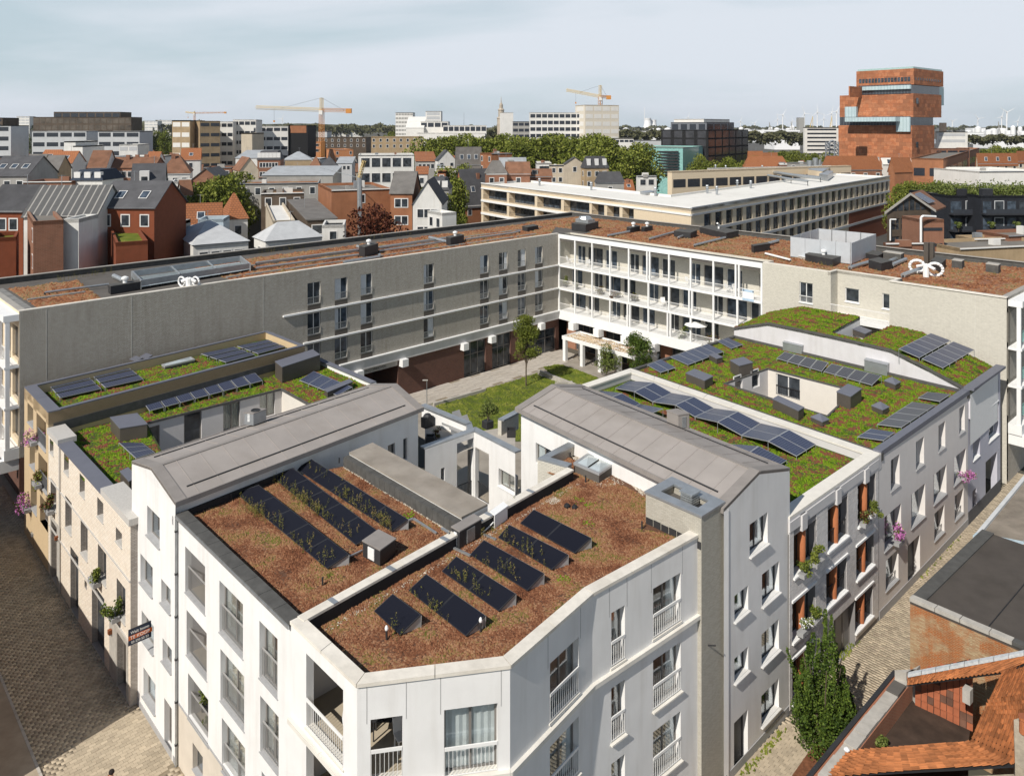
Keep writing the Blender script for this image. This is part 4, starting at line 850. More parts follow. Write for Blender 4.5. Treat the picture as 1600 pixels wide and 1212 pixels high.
# ================================================================== right-hand row: brick-columned house, grey house with patio, rear houses, blue-grey house
def onD(px,py): return onw(px,py,LDa,LDb)
zr = 10.1
Ra = V2(P(1234,808,zr)); Rb = V2(P(1377,708,zr)); Rc_ = V2(P(985,575,zr)); Rd = V2(P(907,601,zr))
r1t = thing('brick_column_house','pale block house with round red brick columns in its windows','house',W3(Ra,0))
rla,rlb = LDa + DD * onD(1233,808)[0],LDa + DD * onD(1372.5,712)[0]
cols = [(1239.8,837.5,1275,873),(1293,797,1324.4,835.6),(1340,760,1367.8,800),(1237.8,941,1273.5,970),(1290.6,894.4,1322.5,921),(1337.5,853.8,1365,880.6),(1237.8,1031,1273,1062),(1336.3,936,1363,960.5)]
co = [opx(rla,rlb,*q) for q in cols]; dr_ = opx(rla,rlb,1302,971,1335.8,996)
dr_ = (dr_[0],dr_[1],.05,dr_[3])
BLK = mat('white_blocks',(.66,.63,.605),var=.06,scale=3,obv=.07,bump=.15,bscale=25); BLKJ = mat('block_joint',(.23,.22,.22),var=.05)
mb = MB(); wallh(mb,rla,rlb,0,9.35,co + [dr_],.42,0,0); mb.build('wall',BLKJ,r1t)
MB().prism([rla + nrm(rla,rlb) * .05,rlb + nrm(rla,rlb) * .05,rlb,rla],9.35,9.86,bottom=True).build('frieze',GREYR,r1t)
Lr = (rlb - rla).length; cnt = 0; rest = MB(); bw_,bh_ = .60,.30; shared = {}
zz = .3; row = 0
while zz < 9.3:
    x = -(bw_ / 2) * (row % 2)
    while x < Lr - .05:
        xa,xb = max(x,0) + .008,min(x + bw_,Lr) - .008; za,zb_ = zz + .008,min(zz + bh_,9.35) - .008; pieces = [(xa,xb)]
        for o in co + [dr_]:
            if o[2] < zb_ and o[3] > za:
                np_ = []
                for (p,q) in pieces:
                    if q <= o[0] or p >= o[1]: np_.append((p,q))
                    else:
                        if o[0] - p > .05: np_.append((p,o[0] - .004))
                        if q - o[1] > .05: np_.append((o[1] + .004,q))
                pieces = np_
        for (p,q) in pieces:
            if q - p < .06: continue
            if cnt < 300 and za > 1.5:
                key = (round(q - p,2),round(zb_ - za,2))
                if key not in shared: shared[key] = MB().box((0,-.018,0),(key[0],0,0),(0,.018,0),(0,0,key[1])).mesh('block',BLK)
                obj('block',shared[key],r1t,frame4(r1t,rla,rlb,p,za)); cnt += 1
            else:
                d_ = nrm(rla,rlb); pp = lp(rla,rlb,p); rest.box(W3(pp,za),W3((rlb - rla).normalized() * (q - p),0),W3(d_ * .018,0),(0,0,zb_ - za))
        x += bw_
    zz += bh_; row += 1
b = rest.build('blocks',BLK,r1t); b['kind'] = 'stuff'
for i,o in enumerate(co):
    w = window(r1t,rla,rlb,o,FRAMED,GLASS,2,0,.40,.06,sill=(.12,.1,0,WHITE2),rail=None if i in (0,2,3) else (.9,.1,DKMET,.14,.03),curt=(1,.3,CURT))
    cm_ = MB().lathe(((o[1] - o[0]) / 2,.2,0),[(.21,0),(.21,o[3] - o[2])],16).mesh('brick_column',TERRA,smooth=True); obj('brick_column',cm_,w)
    if i >= 3: obj('lintel',MB().box((-.08,-.09,o[3] - o[2]),(o[1] - o[0] + .16,0,0),(0,.1,0),(0,0,.12)).mesh('lintel',WHITE2),w)
dd = obj('door',wm('frame',FRAMEG,round(dr_[1] - dr_[0],2),round(dr_[3] - dr_[2],2),3,0,.3,'x',.05),r1t,frame4(r1t,rla,rlb,dr_[0],dr_[2])); obj('door_leaf',MB().box((.02,.33,0),(dr_[1] - dr_[0] - .04,0,0),(0,.04,0),(0,0,dr_[3] - dr_[2] - .02)).mesh('door_leaf',mat('grey_panel_door',(.20,.195,.19),rough=.35)),dd)
for x in (1254,1308,1352): s = onD(x,800)[0] - onD(1233,808)[0]; MB().prism([lp(rla,rlb,s - .28) + nrm(rla,rlb) * .14,lp(rla,rlb,s + .28) + nrm(rla,rlb) * .14,lp(rla,rlb,s + .28),lp(rla,rlb,s - .28)],9.05,9.86,bottom=True).build('bracket',GREYR,r1t)
MB().poly([W3(p,9.5) for p in (Ra,Rb,Rc_,Rd)]).build('roof_membrane',SEDGG,r1t)
WC = mat('pale_stone_parapet',(.70,.665,.60),var=.06,scale=3,stain=.2)
coping(r1t,[Ra,Rb,Rc_,Rd],.75,9.98,10.1,WC,step=2.6); ring([Ra,Rb,Rc_,Rd],.7,9.2,9.98,False).build('parapet',GREYR,r1t)
zr2 = 10.3; Sa,Sb,Sc_,Sd = [V2(P(*q)) for q in ((1377,703,zr2),(1516,607,zr2),(1147,520,zr2),(985,572,zr2))]
r2t = thing('grey_house','grey house with tall narrow windows, a green roof and a square sunken patio','house',W3(Sa,0))
ga,gb = LDa + DD * (onD(1373,712)[0] + .03),LDa + DD * onD(1512.5,612)[0]
gl_ = [(1391.9,719,1405.6,757),(1431.3,690.5,1443.8,724.5),(1466.5,665,1477,698),(1499,638,1507.5,672.5),(1382,808,1408,838),(1423.8,773,1445.6,806),(1458.8,742,1478.8,770.6),(1490.3,715.6,1509.4,742),(1384,876,1403.8,903.8),(1418.5,852.5,1437.5,904),(1460,802.5,1475.6,830),(1491.9,775,1505.6,800.6)]
go = [opx(ga,gb,*q) for q in gl_]; go[9] = go[9][:2] + (.05,go[9][3])
mb = MB(); wallh(mb,ga,gb,0,10.15,go,.42); mb.build('wall',GREYB,r2t)
for i,o in enumerate(go):
    if i == 9:
        dd = obj('door',wm('frame',FRAMEG,round(o[1] - o[0],2),round(o[3] - o[2],2),1,0,.38,'x',.05),r2t,frame4(r2t,ga,gb,o[0],o[2])); obj('door_leaf',MB().box((.02,.41,0),(o[1] - o[0] - .04,0,0),(0,.04,0),(0,0,o[3] - o[2] - .02)).mesh('door_leaf',DKMET),dd); continue
    window(r2t,ga,gb,o,FRAMEW if i % 2 else FRAMEG,GLASS,2 if o[1] - o[0] > 1.6 else 1,0,.40,.05,sill=(.06,.05,0,SILLG),rail=(.5,.15,RAILG,.2,.03) if i >= 8 else None,curt=(0,.5,CURTW) if i % 2 else None)
MB().prism([ga + nrm(ga,gb) * .03,gb + nrm(ga,gb) * .03,gb,ga],0,.55).build('plinth',SILLG,r2t)
Wp,Np,Ep,Sp = [V2(P(*q)) for q in ((1134,601,9.9),(1200,578,9.9),(1333,612,9.9),(1292,651,9.9))]
outer = [Sa,Sb,Sc_,Sd]; inner = [Sp,Ep,Np,Wp]; mb = MB()
for i in range(4): j = (i + 1) % 4; mb.poly([W3(outer[i],9.9),W3(outer[j],9.9),W3(inner[j],9.9),W3(inner[i],9.9)])
mb.build('roof_membrane',SEDGG,r2t)
pw = opx(Np,Ep,1212.5,583,1250,626); pw2 = opx(Wp,Np,1175,580,1187,603)
mb = MB(); wallh(mb,Np,Ep,4,9.9,[pw],.15); wallh(mb,Ep,Sp,4,9.9); wallh(mb,Sp,Wp,4,9.9); mb.build('patio_wall',mat('patio_cream',(.66,.62,.56),var=.03),r2t); mb = MB(); wallh(mb,Wp,Np,4,9.9,[pw2,(1.2,2.2,pw2[2],pw2[3])],.15); mb.build('patio_wall',GREYR,r2t)
window(r2t,Np,Ep,pw,FRAMEW,PANE,2,0,.1,.07,rail=(.8,-.02,DKMET,.14)); window(r2t,Wp,Np,pw2,FRAMEW,PANE,1,0,.1,.07); window(r2t,Wp,Np,(1.2,2.2,pw2[2],pw2[3]),FRAMEW,PANE,1,0,.1,.07)
MB().poly([W3(p,4.0) for p in inner]).build('patio_floor',YARD,r2t)
ring(inner[::-1],.14,9.9,10.02).build('patio_edge',BITL,r2t)
ring([Sa,Sb],.5,9.9,10.22,False).build('parapet',SLATEB,r2t); ring([Sb,Sc_,Sd,Sa],.3,9.6,10.08,False).build('roof_edge',BITL,r2t)
r3t = thing('rear_house','white gabled house with two folded green roofs behind the patio house','house',W3(Sc_,0))
prof = []
for x,y in ((1147,512),(1200,504.5),(1262,517),(1290,523),(1340,534),(1391,546),(1450,575),(1516,611)):
    s,z,_ = onw(x,y,Sc_,Sb) + (0,); prof.append((s,z))
fr = lambda s,o=0: lp(Sc_,Sb,s) + UD * o
mb = MB()
for i in range(len(prof) - 1): (s,z),(t,y) = prof[i],prof[i + 1]; mb.poly([W3(fr(s),8),W3(fr(t),8),W3(fr(t),y),W3(fr(s),z)])
mb.build('gable_wall',mat('lavender_white_render',(.60,.585,.60),var=.04,streak=.2),r3t)
def r3roof(i0,i1,wd,dz,nm):
    mb = MB()
    for i in range(i0,i1):
        (s,z),(t,y) = prof[i],prof[i + 1]; mb.prism([fr(s),fr(t),fr(t,wd),fr(s,wd)],[z - .3,y - .3,y - .3 + dz,z - .3 + dz],[z - .02,y - .02,y + dz - .02,z + dz - .02],bottom=True)
    mb.build('roof',SEDGG,r3t); mb = MB()
    for i in range(i0,i1):
        (s,z),(t,y) = prof[i],prof[i + 1]; mb.prism([fr(s,-.1),fr(t,-.1),fr(t,.1),fr(s,.1)],[z - .14,y - .14,y - .14,z - .14],[z + .05,y + .05,y + .05,z + .05],bottom=True)
    mb.build('verge',BITL,r3t)
    P3 = [fr(prof[i0][0]),fr(prof[i1][0]),fr(prof[i1][0],wd),fr(prof[i0][0],wd)]
    ss = np.array([p[0] for p in prof]); zs = np.array([p[1] for p in prof]); dv_ = (Sb - Sc_).normalized()
    def zf(p):
        q = p - np.array([Sc_.x,Sc_.y]); M = np.array([[dv_.x,UD.x],[dv_.y,UD.y]]); k = np.linalg.solve(M,q.T); return np.interp(k[0],ss,zs) + k[1] / wd * dz
    plantbed('roof_sedum',nm,P3,0,int(260 * wd * (prof[i1][0] - prof[i0][0]) ** .9 / 1.2),.09,.07,SEDG,zf=zf)
    mb = MB()
    for (a_,b_) in ((0,1),): pass
    for s_,z_ in (prof[i0],prof[i1]): mb.poly([W3(fr(s_),6),W3(fr(s_,wd),6),W3(fr(s_,wd),z_ + dz - .1),W3(fr(s_),z_ - .1)])
    mb.build('side_wall',WHITE2,r3t)
r3roof(0,3,7.2,.35,'green sedum on the small folded roof below the cream brick wing'); r3roof(3,4,1.0,.03,'narrow strip of green sedum behind the white gable wall'); r3roof(4,7,7.2,.1,'green sedum on the folded roof with the steep blue solar field')
r4t = thing('blue_grey_house','blue-grey rendered house with deep windows and a passage, last of the right-hand row','house',W3(gb,0))
pa,pb = gb + DD * .02,LDa + DD * onD(1563,575)[0]
po_ = [opx(pa,pb,*q) for q in ((1520.6,670,1531,711),(1547.5,585,1560,625),(1545,640,1561,677.5),(1521,614,1532.5,652),(1519.4,767.5,1525.8,806))]
pz = opx(pa,pb,1540,722,1558,760); po_.append((pz[0],pz[1],0,pz[3]))
mb = MB(); wallh(mb,pa,pb,0,10.2,po_,.45); mb.build('wall',PURPLE,r4t)
for o in po_[:4]: window(r4t,pa,pb,o,FRAMEW,PANE,1,0,.4,.05,sill=(.05,.05,0,WHITE2))
MB().prism([pa + nrm(pa,pb) * .4,pb + nrm(pa,pb) * .4,pb - nrm(pa,pb) * .3,pa - nrm(pa,pb) * .3],10.2,10.38,bottom=True).build('eaves',SLATEB,r4t)
MB().prism([pa + nrm(pa,pb) * .03,pb + nrm(pa,pb) * .03,pb,pa],0,1.0).build('plinth',mat('dark_plinth',(.10,.10,.105)),r4t)
# ================================================================== left-hand row
def cc(x,off=.42):
    return onw(x,500,pc(-5,off),pc(40,off))[0] - 5
s2a,s2b,s1b_ = cc(38),cc(75.5),cc(204)
l2 = thing('tan_brick_house','tan brick house with balconies full of pink flowers and a roof of blue solar panels','house',W3(pc(s2a,.42),0))
Lc2,Ld2 = V2(P(476,539,10.8)),V2(P(417,516,10.8)); q0,q1_ = pc(s2a,.42),pc(s2b,.42)
fa,fb = q0,q1_; fo = [opx(fa,fb,*q) for q in ((43,623,52,669),(57,639,71.8,706),(46.3,686,54.5,736),(60,706,74,773),(48,746,57.5,806),(62.6,771.6,75,832))]
mb = MB(); wallh(mb,fa,fb,0,10.72,fo,.5); wallh(mb,q1_,Lc2,0,10.72); wallh(mb,Lc2,Ld2,0,10.72); wallh(mb,Ld2,q0,0,10.72); mb.build('wall',TBRICK,l2)
for i,o in enumerate(fo):
    if i % 2:
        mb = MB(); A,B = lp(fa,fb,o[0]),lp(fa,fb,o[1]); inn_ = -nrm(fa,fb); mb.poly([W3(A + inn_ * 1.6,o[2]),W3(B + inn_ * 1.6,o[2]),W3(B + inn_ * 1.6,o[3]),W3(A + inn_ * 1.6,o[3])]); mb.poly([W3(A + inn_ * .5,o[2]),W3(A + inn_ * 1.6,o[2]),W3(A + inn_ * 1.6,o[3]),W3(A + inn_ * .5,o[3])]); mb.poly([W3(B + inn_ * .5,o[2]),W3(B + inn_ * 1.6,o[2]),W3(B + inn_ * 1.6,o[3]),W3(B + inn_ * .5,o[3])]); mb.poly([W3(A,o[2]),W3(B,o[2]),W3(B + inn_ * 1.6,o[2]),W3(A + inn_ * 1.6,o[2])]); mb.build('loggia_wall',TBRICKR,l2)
        if i < 5: obj('railing',wm('rail',GALVD,round(o[1] - o[0],2),.95,.05,.08,'x',.05),l2,frame4(l2,fa,fb,o[0],o[2])); obj('sill',wm('sill',SILLG,round(o[1] - o[0],2),.4,.06,.06,'x'),l2,frame4(l2,fa,fb,o[0],o[2]))
        else: obj('gate',wm('rail',RAILG,round(o[1] - o[0],2),2.0,.3,.13,'x',.05),l2,frame4(l2,fa,fb,o[0],o[2]))
    else: window(l2,fa,fb,o,FRAMEG,PANE,1,.45,.4,.05,sill=(.05,.05,0,SILLG))
l2p = [q0,q1_,Lc2,Ld2]
MB().poly([W3(p,10.1) for p in l2p]).build('roof_membrane',SEDGG,l2); ring(l2p,.3,9.9,10.72).build('parapet',TBRICK,l2)
coping(l2,[q0,q1_],.75,10.72,10.8,SLATEB,step=3,name='capping'); coping(l2,[q1_,Lc2,Ld2,q0],.34,10.72,10.8,SLATEB,step=4,name='capping')
MB().prism([q1_ + NC * -.3,Lc2,Lc2 + (Lc2 - Ld2).normalized() * .04,q1_ - NC * .3 + (Lc2 - Ld2).normalized() * .04],9.3,9.95).build('side_cladding',BITL,l2)
pbd = plantbed('roof_sedum','green and red sedum round the solar field on the tan brick house',offs(l2p,.6,True),10.1,11000,.10,.07,SEDG)
l1 = thing('pale_brick_house','pale brick house with slit windows and granite parapet blocks in the left-hand row','house',W3(pc(s2b,.42),0))
la1,lb1 = pc(s2b + .03,.42),pc(s1b_,.42); lz = 9.4
lo_ = [opx(la1,lb1,*q) for q in ((77.8,684.4,83.5,712),(79,746,88,800),(100,707.5,107.5,744),(101.9,773,111.9,837),(124.4,738.8,132.5,779),(126,808.8,136.9,877.5),(152,775.6,161.5,817),(153,848.8,166,917),(181,822.5,190.6,856),(182.3,901.9,196,976),(80.6,811,89.4,872),(110,852.5,122.5,922),(132,905,135.8,922),(143.5,907.5,163,1007),(183.5,986,198,1063))]
for k in (10,11,13,14): lo_[k] = lo_[k][:2] + (.05,lo_[k][3])
mb = MB(); wallh(mb,la1,lb1,0,lz,lo_,.35,0,1); mb.build('wall',[LBRICK,LBRICK_SHADE],l1)
mb = MB(); wallh(mb,lb1,lb1 - NC * 2.2,0,lz); mb.build('end_wall',LBRICK_SHADE,l1)
for k,o in enumerate(lo_):
    if k in (10,14):
        dd = obj('door',wm('frame',FRAMEG,round(o[1] - o[0],2),round(o[3] - o[2],2),1,0,.3,'x',.06),l1,frame4(l1,la1,lb1,o[0],o[2])); obj('door_leaf',MB().box((.02,.33,0),(o[1] - o[0] - .04,0,0),(0,.04,0),(0,0,o[3] - o[2] - .02)).mesh('door_leaf',BRONZE),dd)
        s_0,s_1 = (o[0] - .3,o[1] + .9) if k == 10 else (o[0] - 1.3,o[1] + .25); NW = nrm(la1,lb1)
        for (a_,b_,z0_,z1_) in ((s_0,o[0],0,o[3] + .25),(o[1],s_1,0,o[3] + .25),(o[0],o[1],o[3],o[3] + .25)): MB().prism([lp(la1,lb1,a_ + .003) + NW * .03,lp(la1,lb1,b_ - .003) + NW * .03,lp(la1,lb1,b_ - .003),lp(la1,lb1,a_ + .003)],z0_,z1_,bottom=True).build('door_surround',CONC,l1)
    else: window(l1,la1,lb1,o,FRAMEG,PANE,1,0,.3,.05,sill=(.05,.05,0,COPEG) if k < 10 else None)
for zq,sa_,sb_ in ((onw(95,740,la1,lb1)[1] if False else 6.45,.2,(lb1 - la1).length),(3.3,.2,(lb1 - la1).length)):
    NW = nrm(la1,lb1); n = 8
    for k in range(n): a_,b_ = sa_ + (sb_ - sa_) * k / n + .004,sa_ + (sb_ - sa_) * (k + 1) / n - .004; MB().prism([lp(la1,lb1,a_) + NW * .06,lp(la1,lb1,b_) + NW * .06,lp(la1,lb1,b_),lp(la1,lb1,a_)],zq,zq + .09,bottom=True).build('string_course',COPEG,l1)
pipe = MB().tube(W3(lp(la1,lb1,onw(95,700,la1,lb1)[0]) + nrm(la1,lb1) * .08,.1),W3(lp(la1,lb1,onw(95,700,la1,lb1)[0]) + nrm(la1,lb1) * .08,lz),.05,8); pipe.build('drainpipe',COPEG,l1)
PA,PB_,PC_,PD_ = V2(P(230,659,9.0)),V2(P(440,606,9.0)),V2(P(484,630,9.0)),V2(P(588,603,9.0)); PE_ = V2(P(471,546,9.4))
l1p = [la1,lb1,V2(P(258,712,9)),PA,PB_,PC_,PD_,PE_]
MB().poly([W3(p,8.9) for p in l1p]).build('roof_membrane',SEDGG,l1)
pwn = [opx(PA,PB_,*q) for q in ((231,668,249.5,699),(287.5,648,315,686),(349,633,375,667),(406,616,429.5,647))]
mb = MB(); wallh(mb,PA,PB_,4,8.9,pwn,.15); mb.build('patio_wall',GREYR,l1); mb = MB(); wallh(mb,PB_,PC_,4,8.9); mb.build('patio_wall',MATS['patio_cream'],l1); mb = MB(); wallh(mb,V2(P(258,712,9)),PA,4,8.9); mb.build('patio_wall',MATS['patio_cream'],l1)
for i,o in enumerate(pwn): window(l1,PA,PB_,o,FRAMEG,PANE,1,0,.1,.08,curt=None) if i < 2 else window(l1,PA,PB_,o,FRAMEG,GLASS,2,0,.1,.07,curt=(1,.95,CURT))
MB().poly([W3(p,4.0) for p in (lb1,V2(P(258,712,9)),PA,PB_,PC_,K1,K0)]).build('patio_floor',YARD,l1)
ring([PA,PB_,PC_][::-1],.12,8.85,9.0,False).build('roof_edge',BITL,l1)
plantbed('roof_sedum','green and red sedum carpet on the roof of the pale brick house',offs(l1p,.15,True),8.9,19000,.10,.075,SEDG)
NW = nrm(la1,lb1); Ll1 = (lb1 - la1).length; sA_,sB_ = onw(93,664,la1,lb1)[0],onw(160,745,la1,lb1)[0]
for (a_,b_,m_,zt_,w_) in ((0,sA_,COPEG,9.75,1.0),(sA_,sB_,SLATEB,9.5,.75),(sB_,Ll1 + .1,COPEG,9.75,1.1)):
    MB().prism([lp(la1,lb1,a_) + NW * .1,lp(la1,lb1,b_ - .01) + NW * .1,lp(la1,lb1,b_ - .01) - NW * w_,lp(la1,lb1,a_) - NW * w_],lz,zt_,bottom=True).build('parapet_cap' if m_ is COPEG else 'capping',m_,l1)
ring([PD_,PE_],.35,8.8,9.3,False).build('parapet',WHITE2,l1); ring([PE_,PD_][::-1],.5,9.3,9.38,False).build('capping',SLATEB,l1)
def across(label,sa,sb,h,rh,m,rm,o0=6.4):
    t = thing('terrace_house',label,'house',W3(pc(sa,o0),0)); a,b,c,d = pc(sb,o0),pc(sa,o0),pc(sa,o0 + 7),pc(sb,o0 + 7); mb = MB()
    L_ = (b - a).length; n = max(1,int(L_ / 3.2)); oo = [(k * L_ / n + 1,k * L_ / n + 2.1,z,z + 1.5) for k in range(n) for z in ((.9,3.9) if h < 8 else (.9,3.9,6.6))]
    wallh(mb,a,b,0,h,oo,.15); wallh(mb,b,c,0,h); wallh(mb,c,d,0,h); wallh(mb,d,a,0,h)
    r,q = pc(sa,o0 + 3.5),pc(sb,o0 + 3.5); mb.poly([W3(b,h),W3(c,h),W3(r,h + rh)]); mb.poly([W3(a,h),W3(d,h),W3(q,h + rh)]); mb.build('wall',m,t)
    mb = MB(); mb.poly([W3(a,h),W3(b,h),W3(r,h + rh),W3(q,h + rh)]); mb.poly([W3(q,h + rh),W3(r,h + rh),W3(c,h),W3(d,h)]); mb.build('roof',rm,t)
    for o in oo: window(t,a,b,o,FRAMEW,PANE,2,0,.1,.06)
across('low red brick terrace house on the shaded side of the street',17.5,28.8,6.7,1.6,RBRICK,TILE); across('low cream terrace house further along the shaded side of the street',5.5,17.4,6.4,1.4,CREAM,BITL); across('tall brick terrace house at the far end of the shaded street',-12,5.4,7.2,1.5,DBRICK,TILE)
ss_ = onw(362,1122,LCa,LCb)[0]; across('tall white house across the junction near the bottom left corner',ss_ + 2.0,ss_ + 12,14.0,.4,WHITE,BITL,12.0)
# ================================================================== roof planting
def T(p,z): return Vector((p[0],p[1],z))
plantbed('roof_sedum','brown sedum on the terrace roof with the three long solar rows',offs(tlpoly,.1,True),11.29,52000,.055,.05,SEDB)
plantbed('roof_sedum','brown sedum on the chamfered corner roof with six short solar rows',offs(cbpoly[:5],.42,False)+[K_[0]+Vector((-.35,-.5)),q2-ov2.normalized()*-.0+Vector((-.4,-.1)),q1+Vector((-.35,-.35)),Nk1+Vector((-.1,-.5)),Nk2+Vector((.5,-.3)),X0+Vector((.1,-.6))],11.33,70000,.055,.05,SEDB)
plantbed('roof_sedum','green and red sedum under the zigzag solar array',offs([Ra,Rb,Rc_,Rd],.95,True),9.5,22000,.085,.075,SEDG)
plantbed('roof_sedum','green and red sedum round the sunken patio of the grey house',offs([Sa,Sb,Sc_,Sd],.42,True),9.9,42000,.09,.075,SEDG,holes=[[tuple(p) for p in offs([Wp,Sp,Ep,Np],-.15,True)]])
def gravel(label,pts,w,z,n=2500,closed=False,r=.03):
    q = offs(pts,w,closed); poly = [V2(p) for p in pts] + q[::-1]; plantbed('gravel',label,poly,z,n,r,.035,GRAVEL,cat='gravel')
gravel('pale gravel strip along the street edge of the left brown roof',[TLa - NC * .5 + DC * 1.0,c1 - NC * .5],.28,11.33,1500)
gravel('pale gravel line beside the raised grey felt strip',[S2 - DC * .2 + (S1 - S1b).normalized() * .48,S1 + (S1 - S1b).normalized() * .48],-.25,11.33,1300)
gravel('pale gravel patch round the skylight and roof notch',[V2(P(893,712,11.4)),V2(P(935,760,11.4))],1.5,11.33,1600)
gravel('loose pale gravel heap on the brown corner roof',[V2(P(852,782,11.4)),V2(P(866,775,11.4))],-.5,11.35,420)
gravel('thin gravel line along the dividing parapet of the corner roof',[c1 + (X0 - c1) * .06 + Vector((.45,-.4)),X0 + Vector((.4,-.5))],-.22,11.34,900)
gravel('pale gravel line at the foot of the right zinc-roofed house',[V2(P(960,724,11.4)),V2(P(1010,770,11.4))],-.25,11.33,700)
def tuft(label,x,y,z,r,n,m=WEED,h=.14):
    c = P(x,y,z); pts = c.xy[:] ; A = RNG.normal(0,r,(n,2)) + np.array(pts); V,F = clumps(A,lambda p: np.full(len(p),z),.05,h); o = npmesh('moss',V - np.array(c),F,m); b = bpy.data.objects.new('moss',o); COL.objects.link(b); b.location = c; tag(b,label,'moss',kind='stuff')
for i,(x,y,lb) in enumerate(((905,780,'small green moss tuft beside the gravel heap'),(922,789,'small green moss tuft right of the gravel heap'),(916,816,'small green moss tuft in the middle of the corner roof'),(640,806,'small green moss tuft beyond the longest solar row'),(880,905,'small green moss patch near the right stone parapet'))): tuft(lb,x,y,11.34,.16,70,SEDG,.05)
# ================================================================== solar panels
def uvmesh(q,m,th=0):
    me = bpy.data.meshes.new('cells'); q = [Vector(p) for p in q]; me.from_pydata([tuple(p) for p in q],[],[(0,1,2,3)]); w = (q[1] - q[0]).length; h = (q[3] - q[0]).length
    uv = me.uv_layers.new(name='UVMap');
    for i,c in enumerate(((0,0),(w,0),(w,h),(0,h))): uv.data[i].uv = c
    me.materials.append(m); return me
def pvset(q,nu,nv,zs,m,lab,group,gap=.04,legs=None,cat='solar panel',rowname=None):
    """q: four photo pixels a,b,c,d (a->b is the row direction), zs their heights"""
    A,B,C,D = [P(x,y,z) for (x,y),z in zip(q,zs)] if len(q[0]) == 2 else q
    cnt = 0
    for j in range(nv):
        for i in range(nu):
            e = gap / max(.5,(B - A).length / nu) / 2; f = gap / max(.5,(D - A).length / nv) / 2
            def bl(u,v): return A.lerp(B,u).lerp(D.lerp(C,u),v)
            u0,u1,v0,v1 = (i + e) / nu,(i + 1 - e) / nu,(j + f) / nv,(j + 1 - f) / nv
            p = [bl(u0,v0),bl(u1,v0),bl(u1,v1),bl(u0,v1)]; nrm_ = (p[1] - p[0]).cross(p[3] - p[0]).normalized()
            if nrm_.z < 0: nrm_ = -nrm_
            c = sum(p,Vector()) / 4; base = Vector((c.x,c.y,min(zs) - .15 if legs is None else legs))
            pos = (f'{ORD[i]} from left' if nv == 1 else f'{ORD[j]} from near end' if nu == 1 else f'{ORD[i]} from left in {ORD[j]} row') if nu * nv > 1 else 'single'
            t = thing('solar_panel',lab % pos,cat,base,group); o = base
            mb = MB(); dn = nrm_ * .04
            mb.poly([x - o for x in p]);
            for k in range(4): k2 = (k + 1) % 4; mb.poly([p[k] - o,p[k2] - o,p[k2] - dn - o,p[k] - dn - o])
            obj('frame',mb.mesh('frame',BLKF if m is PVB else ALU),t)
            cen = c; ins = [x + (cen - x).normalized() * .045 + nrm_ * .006 - o for x in p]; obj('cells',uvmesh(ins,m),t)
            if legs is not None:
                mb = MB()
                for x in p:
                    if x.z - legs > .10: mb.tube(x - dn - o,Vector((x.x - o.x,x.y - o.y,legs - o.z)),.02,4)
                if mb.v: obj('mount',mb.mesh('mount',GALV),t)
            cnt += 1
ZS = 11.34
G1_ = 'black solar panels on the left brown roof'; G2_ = 'black solar panels on the corner brown roof'
def tilt(q,lo,hi): return q,lo,hi
for lab,q,n in (('black panel, %s, in the long row nearest the left street',((368,770),(511,888),(545,865),(404,757)),5),('black panel, %s, in the middle long row with weeds in front',((424,744),(556,851),(590,829),(458,731)),5),('black panel, %s, in the long row nearest the raised felt strip',((462,732),(612,830),(638,811),(487,717)),5)):
    pvset(q,n,1,(ZS + .06,ZS + .06,ZS + .50,ZS + .50),PVB,lab,G1_,gap=.01,legs=ZS)
    A,B,C,D = [P(x,y,z) for (x,y),z in zip(q,(ZS,ZS,ZS + .46,ZS + .46))]
    sp_ = MB().poly([B,C,Vector((C.x,C.y,ZS))]).poly([A,D,Vector((D.x,D.y,ZS))]).poly([D,C,Vector((C.x,C.y,ZS)),Vector((D.x,D.y,ZS))]); tag(sp_.build('side_plate',ALU),lab.replace('panel, %s,','wind plate').replace('black','grey'),'metal plate')
for k,(q,n) in enumerate((((584,954),(625,992),(658,960),(613.5,927)),1) if i == 0 else x for i,x in enumerate(((((584,954),(625,992),(658,960),(613.5,927)),1),(((638,922),(728,993.5),(758.7,961),(665.8,896)),2),(((690,892),(779,954.5),(806,927),(713,868.5)),2),(((734,866),(824,922.5),(850,895),(756,843)),2),(((778,839),(862,890),(888,866),(795.5,819)),2),(((812.5,817),(898,864),(924,840),(834,795.5)),2)))):
    nm = ('lone panel at the parapet corner','second short row on corner roof','third short row on corner roof','fourth short row on corner roof','fifth short row on corner roof','sixth short row on corner roof')[k]
    pvset(q,n,1,(ZS + .08,ZS + .08,ZS + .48,ZS + .48),PVB,'black panel, %s, ' + nm,G2_,gap=.01,legs=ZS)
    A,B,C,D = [P(x,y,z) for (x,y),z in zip(q,(ZS + .02,ZS + .02,ZS + .44,ZS + .44))]
    sp_ = MB().poly([B,C,Vector((C.x,C.y,ZS)),Vector((B.x,B.y,ZS))]).poly([A,D,Vector((D.x,D.y,ZS))]).poly([D,C,Vector((C.x,C.y,ZS)),Vector((D.x,D.y,ZS))]); tag(sp_.build('side_plate',ALU),'grey side plate closing the ' + nm,'metal plate')
z2 = 10.15
for (tl_,tr_,br_,bl_,nu,nv,lab) in (((71,600),(199,569.5),(228,592),(91,623),2,3,'blue panel, left field of tan brick house, %s'),((310,552.5),(420,529.5),(449,541),(352,567),2,3,'blue panel, right field of tan brick house, %s')):
    pvset((bl_,br_,tr_,tl_),nu,nv,(z2 + .2,z2 + .2,z2 + .28,z2 + .28),PVD,lab,'blue solar panels on the tan brick house',gap=.28,legs=z2 - .03)
